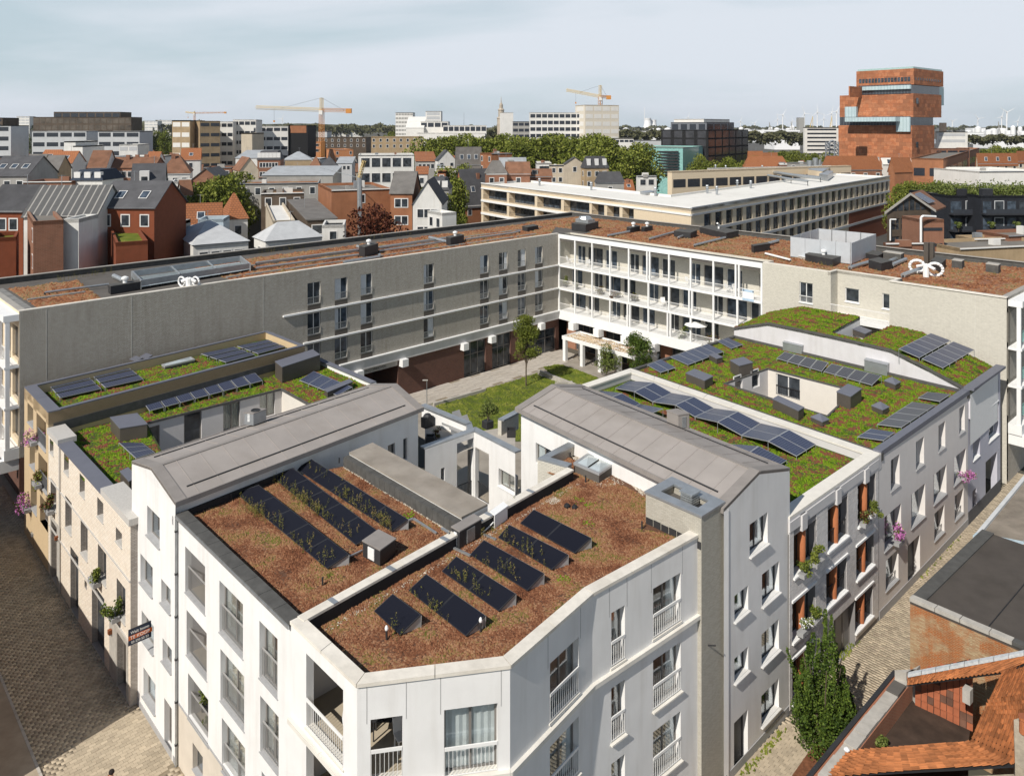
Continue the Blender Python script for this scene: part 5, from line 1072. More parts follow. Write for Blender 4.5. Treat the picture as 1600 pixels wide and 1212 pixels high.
pvset(((233,642.5),(411.5,594.5),(399,582),(220,624.5)),8,1,(9.25,9.25,9.6,9.6),PVD,'blue panel, %s, in the long row on the pale brick house','blue solar panels on the pale brick house',gap=.09,legs=8.9)
pvset(((212,716),(242,706),(222.5,691.5),(185,691)),1,3,(9.5,9.5,9.15,9.15),PVD,'blue panel beside big bronze roof box, %s','blue solar panels on the pale brick house',gap=.03,legs=8.9)
pvset(((467.5,594),(490,579.5),(551,604.5),(527,618)),1,4,(9.15,9.35,9.35,9.15),PVD,'blue panel, far end of pale brick roof, %s','blue solar panels on the pale brick house',gap=.04,legs=8.9)
GG = 'solar panels round the sunken patio'
z3 = 10.0
pvset(((1011,570),(1032,582),(1056,574),(1032.5,561)),1,2,(z3 + .1,z3 + .1,z3 + .25,z3 + .25),PVD,'blue panel, pair nearest the courtyard, %s',GG,legs=9.9)
pvset(((1047,557.5),(1075,570),(1131,549),(1106,537)),1,5,(z3 + .1,z3 + .1,z3 + .25,z3 + .25),PVD,'blue panel, long row by the gallery wing, %s',GG,legs=9.9)
pvset(((1120,532.5),(1142.5,544.5),(1161,538),(1137.5,527.5)),1,2,(z3 + .1,z3 + .1,z3 + .2,z3 + .2),PVD,'blue panel, farthest little pair, %s',GG,legs=9.9)
pvset(((1212.5,560),(1284,580.5),(1295,566),(1226,549)),4,1,(z3 + .1,z3 + .1,z3 + .6,z3 + .6),PVG,'grey panel, left half of row above patio, %s',GG,legs=9.9,gap=.05)
pvset(((1286,580.5),(1362.5,602),(1378,586.5),(1299,567.5)),4,1,(z3 + .1,z3 + .1,z3 + .6,z3 + .6),PVG,'grey panel, right half of row above patio, %s',GG,legs=9.9,gap=.05)
pvset(((1434,621),(1469,627),(1486,615.5),(1449,612)),1,1,(z3 + .15,z3 + .15,z3 + .25,z3 + .25),PVG,'lone grey panel near the blue-grey house, %s',GG,legs=9.9)
pvset(((1370,662.5),(1409,667.5),(1462.5,632.5),(1425,627.5)),1,4,(z3 + .15,) * 4,PVG,'grey panel, street parapet field, %s',GG,legs=9.9)
pvset(((1339,682),(1381,688),(1399,675),(1360,669)),1,2,(z3 + .15,) * 4,PVD,'blue panel, pair by stone parapet corner, %s',GG,legs=9.9)
U = [(983.7,594.5),(1021,597.5),(1050,613.7),(1083.7,619.5),(1116,637.5),(1152.5,642.5),(1188.7,661),(1232.5,671),(1275,694)]
Lw = [(961,606),(991,611.5),(1020,627.5),(1055,632.5),(1086,651),(1121,659),(1159,680),(1200,689),(1245,712.5)]
zz_ = [9.75,10.25] * 5
for k in range(8):
    pvset((Lw[k],Lw[k + 1],U[k + 1],U[k]),1,2,(zz_[k],zz_[k + 1],zz_[k + 1],zz_[k]),PVD,('blue panel, %s fold of long zigzag array, ' % ORD[k]) + '%s','blue zigzag solar array on the brick-columned house',gap=.02,legs=9.5)
U2 = [(939,610),(972,614),(1001,631),(1036,638)]; L2_ = [(920,618),(951,622),(980,640),(1012,648)]
for k in range(3): pvset((L2_[k],L2_[k + 1],U2[k + 1],U2[k]),1,1,(zz_[k],zz_[k + 1],zz_[k + 1],zz_[k]),PVD,('blue %s panel, %s fold of short far zigzag' % ('%s',ORD[k])),'blue zigzag solar array on the brick-columned house',gap=.02,legs=9.5)
U3 = [(1137,693),(1185,696.5),(1230,719)]; L3_ = [(1118,706),(1163,712),(1205,735)]
for k in range(2): pvset((L3_[k],L3_[k + 1],U3[k + 1],U3[k]),1,1,(zz_[k],zz_[k + 1],zz_[k + 1],zz_[k]),PVD,('blue %s panel, %s fold of short near zigzag' % ('%s',ORD[k])),'blue zigzag solar array on the brick-columned house',gap=.02,legs=9.5)
pvset(((1404,544.5),(1437,559),(1486,532),(1454,520)),1,5,(12.2,11.7,11.7,12.2),PVD,'blue panel, left column of steep field, %s','steep blue solar field on the rear roof',gap=.04,legs=11.0)
pvset(((1440,560),(1474,575),(1523,546.5),(1489,533)),1,5,(11.65,11.1,11.1,11.65),PVD,'blue panel, right column of steep field, %s','steep blue solar field on the rear roof',gap=.04,legs=10.5)
# ================================================================== boxes on the roofs
def pbox(name,label,cat,l,f,r,ytop,z,m,lid=None,pyr=0,group=None,lm=None,overh=.03,louvre=None,zt_=None):
    Lp,Fp,Rp = P(l[0],l[1],z),P(f[0],f[1],z),P(r[0],r[1],z); zt = zt_ or (CAMZ - (ytop - HY) * Fp.y / FPX); h = zt - z
    Bp = Lp + Rp - Fp; base = Vector((Fp.x,Fp.y,z)); t = thing(name,label,cat,base,group)
    MB().prism([Lp,Fp,Rp,Bp],z,zt - .05).build('casing',m,t)
    q = offs([Lp,Fp,Rp,Bp],-overh,True)
    if pyr:
        c = (Lp + Bp + Fp + Rp) / 4; mb = MB(); mb.prism(q,zt - .05,zt,bottom=True)
        for i in range(4): mb.poly([W3(q[i],zt),W3(q[(i + 1) % 4],zt),W3(c,zt + pyr)])
        mb.build('hood',lm or SLATEB,t)
    else: MB().prism(q,zt - .05,zt,bottom=True).build('lid',lm or SLATEB,t)
    if louvre:
        for side in louvre:
            a,b = (Lp,Fp) if side == 'l' else (Fp,Rp); n_ = nrm(a,b)
            for k in range(9):
                zk = z + h * .12 + (h * .72) * k / 9; a0,b0 = V2(a).lerp(V2(b),.32),V2(a).lerp(V2(b),.68)
                MB().prism([a0 + n_ * .04,b0 + n_ * .04,b0,a0],zk,zk + h * .72 / 9 * .6,bottom=True).build('slat',GALV if side == 'r' else WHITE2,t)
    return t,Fp,h
pbox('roof_box','dark vent box with grey lid and white louvre, left brown roof','vent box',(567,869),(594,884),(618,866),858,ZS,DKMET,lm=ZINCD,louvre='l')
pbox('roof_box','taller dark vent box astride the dividing parapet','vent box',(706,851),(718,858.5),(752,838),829,ZS,DKMET,lm=ZINCD,louvre='lr')
t,Fp,h = pbox('air_conditioner','white outdoor air conditioning unit beside the dividing parapet','air conditioner',(766.5,820),(773,826),(793,811),804,ZS,WHITE2,lm=WHITE2)
for k in range(9): a,b = P(766.5,820,ZS),P(773,826,ZS); n_ = nrm(a,b); MB().prism([V2(a).lerp(V2(b),.15) + n_ * .02,V2(a).lerp(V2(b),.85) + n_ * .02,V2(a).lerp(V2(b),.85),V2(a).lerp(V2(b),.15)],ZS + .08 + h * .095 * k,ZS + .1 + h * .095 * k + .03).build('grille_slat',DKMET,t)
MB().path([P(773,826,ZS) + Vector((.1,.3,.35)),P(765,822,ZS + .2),P(757,829,ZS + .1),P(752,833,ZS)],.03,6).build('pipe',WHITE2,t)
t,Fp,h = pbox('air_conditioner','grey cube-shaped cooling unit with a round fan on the left zinc roof','air conditioner',(382,663),(396,664.5),(416,657),645.5,12.6,GALVD,lm=ZINCD)
cc_ = (P(382,663,12.6) + P(416,657,12.6)) / 2; MB().lathe((cc_.x,cc_.y,12.6 + h),[(.26,0),(.26,.05),(.2,.05),(.2,.01)],14).build('fan',DKMET,t)
for k in range(6): a,b = P(382,663,12.6),P(396,664.5,12.6); n_ = nrm(a,b); MB().prism([V2(a).lerp(V2(b),.35) + n_ * .02,V2(a).lerp(V2(b),.6) + n_ * .02,V2(a).lerp(V2(b),.6),V2(a).lerp(V2(b),.35)],12.8 + k * .08,12.84 + k * .08).build('slat',WHITE2,t)
pbox('roof_box','grey chimney box with a side louvre on the ridge of the right zinc roof','vent box',(1042,664),(1060,671.5),(1077,669),647.5,12.55,ZINCD,lm=ZINCD,louvre='r')
bronze = [('wide bronze box with a white plate on the pale brick roof',(108,667),(113,673),(203,645),661,8.95),('big bronze roof box with a ribbed lid on the pale brick house',(172.5,672),(187.5,690),(230,683),668.5,8.95),('bronze box half hidden behind the left gabled house',(188,752),(202,768),(214,762),751,8.95),('bronze box near the far end of the pale brick roof',(430,589),(441,598.5),(500,578),573,8.95),('low bronze hatch box behind the left zinc ridge',(507,618),(512,622.5),(551,606),612,8.95),
 ('short bronze vent box, left of a pair on the tan brick house',(203,570.5),(213,574),(222,569),564,10.12),('short bronze vent box, right of a pair on the tan brick house',(219.5,567),(229,570.5),(238,565),560,10.12),
 ('small bronze box on the green roof nearest the gallery wing',(1108,562),(1120,568.5),(1129,566),560,9.95),('bronze box behind the left corner of the sunken patio',(1141,581),(1155,590),(1176,584.5),571,9.95),('wide bronze box left of the sunken patio',(1072,596),(1101,608),(1114,601),594,9.95),('bronze box at the right corner of the sunken patio',(1307.5,632.5),(1329,640.5),(1346,627.5),619,9.95),('long bronze box on the near edge of the sunken patio',(1207.5,637.5),(1247.5,656.5),(1256,651),641,9.95),('bronze box behind the white gable wall below the balcony',(1329,521),(1352,530),(1362,525),521,11.0)]
for lab,l,f,r,yt,z in bronze: pbox('roof_box',lab,'vent box',l,f,r,yt,z,BRONZE)
for lab,l,f,r,yt,z in (('small pyramid-capped vent beside the right half of the grey solar row',(1382,602.5),(1399,609),(1407,604.5),600.5,9.95),('small pyramid-capped vent right of the sunken patio',(1362,641),(1379,648),(1389,643),640,9.95),('small pyramid-capped vent nearest the stone parapet',(1267,658),(1285,666),(1295,662),658.5,9.95)): pbox('roof_vent',lab,'roof vent',l,f,r,yt,z,BRONZE,pyr=.32)
for lab,l,f,r,yt,z in (('pale steel vent box beside the left end of the grey solar row',(1223,547),(1252.5,553.5),(1260.5,548),540.5,9.95),('pale steel vent box beside the right end of the grey solar row',(1350.5,579),(1386,587.5),(1394,578),570,9.95)): pbox('roof_box',lab,'vent box',l,f,r,yt,z,GALVD,lm=GALVD)
def skyl(label,q,z,h,n):
    p = [P(x,y,z) for x,y in q]; t = thing('skylight',label,'skylight',p[0]); pi = [V2(a) for a in p]; MB().prism(pi,z - .02,z + h).build('curb',BITG,t); ring(offs(pi,-.03,True),.14,z + h,z + h + .12).build('frame',ALU if n else CONC,t)
    for i in range(n):
        a,b,c,d = pi[0].lerp(pi[1],i / n),pi[0].lerp(pi[1],(i + 1) / n),pi[3].lerp(pi[2],(i + 1) / n),pi[3].lerp(pi[2],i / n)
        m_ = (a + b + c + d) / 4; mb = MB(); g = [x + (m_ - x).normalized() * .12 for x in (a,b,c,d)]
        for k in range(4): mb.poly([W3(g[k],z + h + .08),W3(g[(k + 1) % 4],z + h + .08),W3(m_,z + h + .24)])
        mb.build('dome',mat('domed_glass',(.42,.47,.49),rough=.08,spec=.7),t)
skyl('domed double rooflight on a grey curb in the corner roof notch',((897,738),(936,755),(960,738),(920,722)),11.33,.42,2)
skyl('long curved rooflight on the tan brick house',((253,575),(258,578),(304,567),(298,563)),10.12,.2,1)
def pipev(label,x,y,z,h,r=.05,cap=False,m=None):
    b = P(x,y,z); t = thing('vent_pipe',label,'vent pipe',b); MB().tube(b,b + Vector((0,0,h)),r,8).build('pipe',m or DKMET,t)
    if cap: MB().lathe(b + Vector((0,0,h)),[(r * 1.5,-.02),(r * 1.7,.04),(r,.12),(.01,.15)],10).build('cap',WHITE2,t)
for lab,x,y,h,c in (('white-tipped vent pipe in front of the single corner panel',604,999,.38,1),('white-tipped vent pipe at the near end of the second panel row',751,986,.38,1),('thin black vent pipe on the left brown roof near the street',504,913,.3,0),('thin black vent pipe left of the longest solar row',361,780,.28,0),('thin black vent pipe beside the far end of the gravel line',530,723,.28,0),('thin black vent pipe midway along the gravel line',602,763,.28,0),('thin black vent pipe at the near end of the gravel line',685,813,.28,0),('thin black vent pipe close to the dividing parapet by the air conditioner',808,796,.4,0),('thin black vent pipe near the gravel heap',853,767,.4,0),('thin black vent pipe in front of the skylight',915,753,.35,0),('thin black vent pipe near the brick shaft',1003,826,.35,0),('thin black vent pipe in the roof notch',891,715,.3,0)): pipev(lab,x,y,ZS,h,.04,c)
t = thing('roof_bolt','pair of dark rubber blocks lying on the corner roof near the gravel heap','rubber blocks',P(890,793,ZS));
for x,y in ((886,792),(898,794)): p = P(x,y,ZS); MB().lathe(p,[(.14,0),(.16,.08),(.1,.16),(.02,.17)],8).build('block',BITU,t)
def tray(label,pts,w=.1,m=None,h=.07):
    P3 = [P(*p) for p in pts]; t = thing('cable_tray',label,'cable tray',P3[0]); mb = MB()
    for i in range(len(P3) - 1):
        a,b = V2(P3[i]),V2(P3[i + 1]); n_ = nrm(a,b) * w / 2; mb.prism([a - n_,b - n_,b + n_,a + n_],[P3[i].z,P3[i + 1].z,P3[i + 1].z,P3[i].z],[P3[i].z + h,P3[i + 1].z + h,P3[i + 1].z + h,P3[i].z + h])
    mb.build('tray',m or GALV,t)
tray('steel cable tray crossing the left brown roof to the dividing parapet',[(638,814,ZS),(646,811,ZS),(682,834,ZS)]); tray('steel cable tray climbing over the parapet past the louvred box',[(690,826,12.0),(700,832,12.0),(701,853,ZS + .05),(735,869,ZS + .05)]); tray('steel cable tray between the air conditioner and the panels',[(756,836,ZS),(775,844,ZS)]); tray('thin cable tray left of the dark vent box',[(545,871,ZS),(566,861,ZS)],.06)
def weeds(label,strips,n,z=ZS,hh=(.25,.7),m=WEED):
    VV,FF = [],[]; k = 0; C = []
    for _ in range(n):
        (x0,y0,x1,y1) = strips[RNG.integers(len(strips))]; t_ = RNG.random(); p = P(x0 + (x1 - x0) * t_,y0 + (y1 - y0) * t_,z); b = np.array([p.x,p.y,z]) + np.append(RNG.normal(0,.13,2),0)
        h = RNG.uniform(*hh) * (1 if RNG.random() < .55 else .5); le = RNG.normal(0,.16,2) * h; d = np.array([le[0],le[1],h])
        for q in range(3):
            w = RNG.normal(0,1,3); w[2] = 0; w = w / (np.linalg.norm(w) + 1e-6) * .008; VV += [b - w,b + w,b + d]; FF.append((k,k + 1,k + 2)); k += 3
        for q in range(int(24 * h / .5)):
            u = RNG.uniform(.25,1.05); C.append(b + d * u + RNG.normal(0,.022 + .03 * (1 - u),3))
    LV,LF = leafcloud(np.array(C),.023); F = np.array(FF); LF3 = np.concatenate([LF[:,:3],LF[:,[0,2,3]]]) + len(VV); V = np.concatenate([np.array(VV),LV]); F = np.concatenate([F,LF3]); c = V.mean(0); c[2] = z
    o = bpy.data.objects.new('weeds',npmesh('weeds',V - c,F,m)); COL.objects.link(o); o.location = c; tag(o,label,'weeds',kind='stuff')
weeds('tall seeded weeds in front of the longest black solar row',[(404,800,522,886),(380,790,410,812)],110); weeds('tall seeded weeds between the first and second black solar rows',[(418,745,556,846),(455,772,500,806)],130); weeds('tall seeded weeds between the second and third black solar rows',[(475,730,612,826),(520,768,612,828)],140)
weeds('sparse seeded weeds between the short solar rows of the corner roof',[(640,930,700,975),(700,895,775,945),(745,870,815,915),(790,845,850,885)],100); weeds('weeds growing along the foot of the dividing parapet',[(570,915,600,898),(745,846,772,828),(795,800,806,794)],20); weeds('weeds beside the small single corner panel',[(596,950,604,935),(606,985,622,998)],12)
rzz = BZ - .5
def duct(label,pts,r=.12,m=None,z=rzz + .25):
    P3 = [P(x,y,z) for x,y in pts]; t = thing('roof_duct',label,'duct',Vector((P3[0].x,P3[0].y,rzz))); MB().path(P3,r,8).build('duct',m or GALV,t); mb = MB()
    for p in P3: mb.cbox(p.x,p.y,rzz,.12,.12,z - rzz)
    mb.build('foot',DKMET,t)
duct('pair-leading steel pipe run along the left wing roof, nearer one',[(400,419),(560,398)]); duct('steel pipe run along the left wing roof, farther one',[(400,411),(560,390)]); duct('steel pipe between the two dark boxes on the left wing',[(592,392),(698,377)]); duct('second steel pipe between the two dark boxes on the left wing',[(592,386),(700,371)]); duct('steel pipe beyond the second dark box',[(727,374),(800,364),(812,361)]); duct('short thick duct poking out left of the first dark box',[(558,385),(580,390)],.2); duct('short thick duct at the second dark box',[(671,371),(700,378)],.2); duct('flat duct in front of the first dark box',[(537,410),(592,401),(593,398)],.18)
duct('steel duct left of the skylight cage',[(178,431),(193,438)],.22); duct('thin steel strip across the left sedum patch',[(70,457),(170,444)],.1)
duct('steel duct across the right wing, first from the corner',[(950,368),(986,361)],.15); duct('steel duct across the right wing, second from the corner',[(1015,373),(1052,363)],.15); duct('steel duct across the right wing, third from the corner',[(1060,371),(1085,362)],.15); duct('long steel duct by the middle dark boxes',[(1085,383),(1133,371)],.15)
duct('left one of the twin ducts beside the steel enclosure',[(1328,418),(1360,409)],.22); duct('right one of the twin ducts beside the low dark box',[(1380,412),(1401,404)],.22); duct('duct just beyond the low dark box',[(1394,414),(1415,405)],.22); duct('long duct leading to the white horns',[(1411,430),(1442,419)],.25); duct('steel duct left of the enclosure',[(1195,382),(1216,376)],.2); duct('white duct end by the flat rooflight',[(1196,396),(1235,406)],.12,WHITE2)
for lab,l,f,r,yt in (('dark plant box with a white cap at the left end of the long roof',(169,457),(173,460),(221,452),447),('dark plant box with two ducts on the left wing, first from the skylight',(561,400),(570,402.5),(591,396),386),('dark plant box with two ducts on the left wing, second from the skylight',(697,382),(704,384),(725,379),371.5),('dark plant box at the elbow of the L-shaped roof',(816,360),(824,362),(841,359),355),('wide dark box carrying the steel air handler at the elbow',(893,360),(915,362.5),(935,357),351),('dark box beyond the elbow, left of a pair',(979,363),(985,364.5),(1000,361),356),('dark box beyond the elbow, right of a pair',(1002,362),(1007,363),(1020,360),355.5),('wide dark box midway along the right wing',(1053,370),(1079,373),(1089,369),363.5),('large dark box with a bent white flue on the right wing',(1093,364),(1135,374),(1154,370),364),('low dark box with a small cap in front of the steel enclosure',(1258,408),(1301,417),(1316,411),405),('low dark box right of the steel enclosure',(1357,418),(1377,424),(1394,420),411),('low dark box behind the steel enclosure',(1347,403),(1372,408),(1382,403),399),('dark box under the white horns',(1455,420),(1470,426),(1478,418),412),('dark box with white round pipe at the left edge of the right wing',(1174,393),(1178,395),(1203,391),384)):
    t,Fp,h = pbox('plant_box',lab,'plant box',l,f,r,yt,rzz,DKMET,lm=BITL)
    c = (P(l[0],l[1],rzz) + P(r[0],r[1],rzz)) / 2
    if 'cap' in lab or 'two ducts' in lab or 'pair' in lab: MB().lathe((c.x,c.y,rzz + h),[(.18,0),(.18,.3),(.3,.32),(.3,.5),(.1,.6)],10).build('vent_cap',WHITE2,t)
    if 'air handler' in lab: MB().cbox(c.x,c.y,rzz + h,2.4,1.5,.5,-.8).build('air_handler',GALV,t); MB().lathe((c.x,c.y,rzz + h + .5),[(1.0,0),(.8,.35),(.2,.45)],8).build('hood',GALV,t)
    if 'bent white flue' in lab: MB().path([(c.x,c.y,rzz + h),(c.x,c.y,rzz + h + .6),(c.x - .3,c.y - .4,rzz + h + .8)],.12,8).build('flue',WHITE2,t)
t,Fp,h = pbox('rooflight','pale flat rooflight beside the steel enclosure','rooflight',(1245,403),(1262,407),(1275,402),402.5,rzz,CONC,lm=mat('milky_rooflight',(.7,.71,.72)))
l,f,r = P(1235,402,rzz),P(1330.5,414,rzz),P(1369,397,rzz); hh = CAMZ - (380 - HY) * f.y / FPX; t = thing('plant_enclosure','pale grey steel enclosure open to the sky on the right wing roof','enclosure',f); bb = l + r - f
for a,b,n in ((l,f,4),(f,r,3),(r,bb,4),(bb,l,3)):
    for k in range(n):
        p,q = V2(a).lerp(V2(b),k / n),V2(a).lerp(V2(b),(k + 1) / n); e = (q - p).normalized() * .015; n_ = nrm(p,q) * .05; MB().prism([p + e,q - e,q - e - n_,p + e - n_],rzz + .1,hh).build('panel',mat('pale_steel_panel',(.47,.495,.52),var=.06,rough=.45),t); MB().prism([p - n_ * 1.2,p - n_ * 1.2 + e * 4,p - n_ * 3 + e * 4,p - n_ * 3],rzz,hh + .05).build('post',GALV,t)
q = [P(*x,rzz) for x in ((220,452),(391,424),(376,412),(206,437))]; t = thing('skylight_cage','long grey steel and glass cage on the left wing roof','rooflight',q[0]); zt_c = BZ + .35
ring([V2(a) for a in q],.12,zt_c - .55,zt_c).build('rim',GALVD,t); MB().poly([W3(a,BZ - .3) for a in q]).build('glass',mat('hazy_cage_glass',(.26,.30,.31),rough=.15,spec=.6),t)
for k in (.33,.66):
    a,b = q[0].lerp(q[1],k),q[3].lerp(q[2],k); MB().box(W3(a,zt_c - .12),b - a,(q[1] - q[0]).normalized() * .12,(0,0,.12)).build('crossbar',GALV,t)
for a in q: MB().cbox(a.x,a.y,rzz,.12,.12,zt_c - rzz).build('post',GALV,t)
for lab,pts in (('pair of white round ducts like horns on the right wing roof',((1433,416),(1461,421))),('pair of white round ducts like horns on the left wing roof',((284,440),(306,440)))):
    t = thing('round_ducts',lab,'duct',P(pts[0][0],pts[0][1] + 4,rzz))
    for x,y in pts:
        c = P(x,y,rzz + .75); rr = .62 if x > 800 else .42; R = [c + Vector((math.cos(a) * rr,-.3 * math.cos(a),math.sin(a) * rr)) for a in [2 * math.pi * i / 14 for i in range(15)]]; MB().path(R,.15 if x > 800 else .09,7).build('ring_duct',WHITE2,t,smooth=True)
    a,b = P(pts[0][0],pts[0][1],rzz + .9),P(pts[1][0],pts[1][1],rzz + .9); m_ = (a + b) / 2; MB().tube((m_.x,m_.y,rzz),(m_.x,m_.y,rzz + 1.2),.28,8).build('trunk',WHITE2,t); MB().path([a,m_ + Vector((0,0,.3)),b],.15,7).build('arm',WHITE2,t)
t = thing('chimney','twin dark square flues rising behind the white horns','chimney',P(1452,412,rzz))
for x in (1448,1456): p = P(x,412,rzz); MB().cbox(p.x,p.y,rzz,.45,.45,2.3,.7).build('flue',BRONZE,t)
for lab,x0,x1,y in (('raised concrete parapet block, left one, on the rear edge of the right wing',1380,1408,398),('raised concrete parapet block, middle one, on the rear edge of the right wing',1487,1503,411),('raised concrete parapet block, right one, on the rear edge of the right wing',1540,1560,417)):
    a,b = P(x0,y,BZ),P(x1,y + (x1 - x0) * .14,BZ); t = thing('parapet_block',lab,'parapet',W3(a,BZ - .5)); MB().prism([a,b,b + Vector((.8,.9,0)),a + Vector((.8,.9,0))],BZ - .5,BZ + .3).build('block',BITL,t); MB().prism([a,b,b + Vector((.85,.95,0)),a + Vector((.85,.95,0))],BZ + .3,BZ + .36).build('cap',CONC,t)
weeds('dry grasses along the rear parapet of the long left wing roof',[(90,440,180,425),(400,398,520,380),(560,378,800,345)],130,rzz,(.3,.7)); weeds('dry grasses on the sedum at the far right of the block roof',[(1480,425,1590,435),(1260,412,1300,418),(1100,392,1230,410)],120,rzz,(.2,.55))
# ================================================================== plants on the facades, terraces and in the courtyard
def cloudobj(name,label,cat,c,rad,n,size,mats,group=None,box=None,parent_=None,flat=1.0):
    """a potted plant or flower box: foliage part(s) + planter part"""
    t = thing(name,label,cat,c,group); R = RNG.normal(size=(n,3)); R /= np.linalg.norm(R,axis=1)[:,None]; R *= (RNG.random((n,1)) ** .5) * .55; sb_o = RNG.uniform(-.75,.75,(7,3)); sb_o[:3,2] -= .6; C = (R + sb_o[RNG.integers(7,size=n)]) * np.array(rad)
    if not isinstance(mats,(list,tuple)): mats = [mats]
    k = n // len(mats)
    for i,m in enumerate(mats): V,F = leafcloud(C[i * k:(i + 1) * k] + np.array([0,0,rad[2] * .75]),size * (1 if i == 0 else .8)); obj('foliage' if m is not PINK else 'blossom',npmesh('foliage',V,F,m),t)
    if box:
        mb = MB(); mb.cbox(0,0,-box[2],box[0],box[1],box[2],box[3]); obj('planter',mb.mesh('planter',box[4]),t)
    return t
def onwall(a,b,px,py,out_=.2):
    s,z = onw(px,py,a,b); p = lp(a,b,s) + nrm(a,b) * out_; return Vector((p.x,p.y,z))
aC = math.atan2(DC.y,DC.x); aD = math.atan2(DD.y,DD.x); POT = mat('zinc_planter',(.30,.30,.30),var=.1)
for lab,(a,b),x,y,rd,mt in (('pink blossom cascade on the top balcony of the tan brick house',(fa,fb),57,686,(.55,.7,.6),(LEAFY,PINK,PINK)),('pink blossom cascade on the lowest sill of the tan brick house',(fa,fb),47,790,(.55,.75,.6),(LEAFY,PINK,PINK)),('trailing green and bronze plants on the middle tan brick balcony',(fa,fb),64,752,(.45,.7,.6),(LEAFM,LEAFY,LEAFR)),
    ('dark bronze and lime plants at the corner sill of the pale brick house',(la1,lb1),83,792,(.4,.6,.5),(LEAFR,LEAFY)),('green trailing plants in the ledge box of the pale brick house',(la1,lb1),155,902,(.35,.6,.4),(LEAFM,LEAFY)),('broad-leaved green plant spilling over the sill near the for-sale sign',(la1,lb1),184,955,(.4,.55,.5),(LEAFD,LEAFM,LEAFY))):
    c = onwall(a,b,x,y,.25); cloudobj('flower_box' if PINK in mt else 'window_plant',lab,'flowers' if PINK in mt else 'plant',c,rd,700,.07,mt,'plants on the left-hand facades',(.4,1.1,.25,aC + 1.57,POT))
for lab,(a,b),x,y,rd,mt in (('pink blossom cascade on the near sill of the grey house',(ga,gb),1399,842,(.5,.6,.55),(LEAFY,PINK,PINK,PINK)),('pink blossom cascade on the far sill of the grey house',(ga,gb),1504,742,(.6,.6,.5),(LEAFY,PINK,PINK,PINK)),('pale flowering plant, left part of the nearest top sill with a brick column',(rla,rlb),1252,889,(.4,.4,.35),(LEAFY,LEAFM)),('round green plant, right part of the nearest top sill with a brick column',(rla,rlb),1272,873,(.4,.4,.4),(LEAFM,LEAFY)),('dark trailing plant, left part of the farthest top sill with a brick column',(rla,rlb),1347,812,(.4,.4,.4),(LEAFR,LEAFY)),('green leafy plant, right part of the farthest top sill with a brick column',(rla,rlb),1363,795,(.35,.35,.35),(LEAFM,LEAFY)),('white spiky plant with hanging fronds on the middle near sill',(rla,rlb),1250,979,(.38,.38,.4),(LEAFY,CURTW,LEAFM)),('bushy green plant right of the white spiky plant',(rla,rlb),1272,961,(.4,.4,.4),(LEAFM,LEAFD))):
    c = onwall(a,b,x,y,.22); cloudobj('flower_box' if PINK in mt else 'window_plant',lab,'flowers' if PINK in mt else 'plant',c,rd,700,.065,mt,'plants on the right-hand facades',(.9,.35,.22,aD,POT))
for lab,x,y in (('bright green agave-like plant in the lowest loggia, upper one',306,1097),('bright green bushy plant in the lowest loggia, lower one',315,1125)): c = onwall(TLa,c1,x,y + 8,-.5); cloudobj('potted_plant',lab,'plant',c,(.35,.35,.4),500,.06,(LEAFY,LEAFM),None,(.35,.35,.35,0,DKMET))
bedp = [P(*q) for q in ((1238,1212),(1262,1178),(1296,1142),(1330,1150),(1330,1250),(1230,1260))]
tag(MB().prism([V2(p) for p in bedp],-.01,.06).build('planting_bed',mat('red_soil',(.17,.07,.035),var=.35,scale=6,bump=.4)),kind='structure')
cb_ = P(1286,1163); t = thing('conifer','dense dark green upright conifer by the brick-columned house','tree',cb_); C = []
rs = random.Random(5)
for k in range(60):
    r = 1.75 * math.sqrt(rs.random()); an = rs.uniform(0,6.28); H = (6.9 - 2.3 * r - rs.random() ** 2 * 2.6) if k else 7.0; bx,by = r * math.cos(an),r * math.sin(an); n = int(130 * H)
    u = RNG.random(n) ** .8; w = (.30 * (1 - u) ** .5 + .04) * (.8 + .35 * np.sin(u * 17 + k)); th = RNG.uniform(0,6.28,n); rr = w * (.45 + .55 * RNG.random(n) ** .5)
    sx_ = RNG.normal(0,.03) ; C.append(np.stack([bx * (.62 + .42 * np.minimum(1,u * 2.2) - .25 * u) + rr * np.cos(th) + sx_ * u,by * (.62 + .42 * np.minimum(1,u * 2.2) - .25 * u) + rr * np.sin(th),.15 + u * (H - .15)],1))
for an,r,H in ((3.9,1.75,5.0),(3.6,1.9,3.6),(.6,1.5,3.2),(4.9,1.6,3.0),(2.6,1.7,4.1)):
    n = 420; u = RNG.random(n); C.append(np.stack([r * math.cos(an) * u ** .5 + RNG.normal(0,.07,n) * (1.4 - u),r * math.sin(an) * u ** .5 + RNG.normal(0,.07,n) * (1.4 - u),H * .35 + u * H * .65 + RNG.normal(0,.05,n)],1))
V,F_ = leafcloud(np.concatenate(C),.062); obj('crown',npmesh('crown',V,F_,LEAFD),t); mb = MB()
for k in range(7): a = k * .9; mb.tube((.12 * math.cos(a),.12 * math.sin(a),-.05),(.9 * math.cos(a),.9 * math.sin(a),4.2),.08,6,.02)
obj('trunk',mb.mesh('trunk',BARK),t)
def small_weeds(label,x0,y0,x1,y1,n):
    A = [];
    for _ in range(n): u = RNG.random(); p = P(x0 + (x1 - x0) * u,y0 + (y1 - y0) * u); A.append((p.x + RNG.normal(0,.1),p.y + RNG.normal(0,.1)))
    A = np.array(A); V,F = clumps(A,lambda p: np.full(len(p),.02),.07,.12); c = V.mean(0); c[2] = 0; o = bpy.data.objects.new('pavement_weeds',npmesh('weeds',V - c,F,LEAFM)); COL.objects.link(o); o.location = c; tag(o,label,'weeds',kind='stuff')
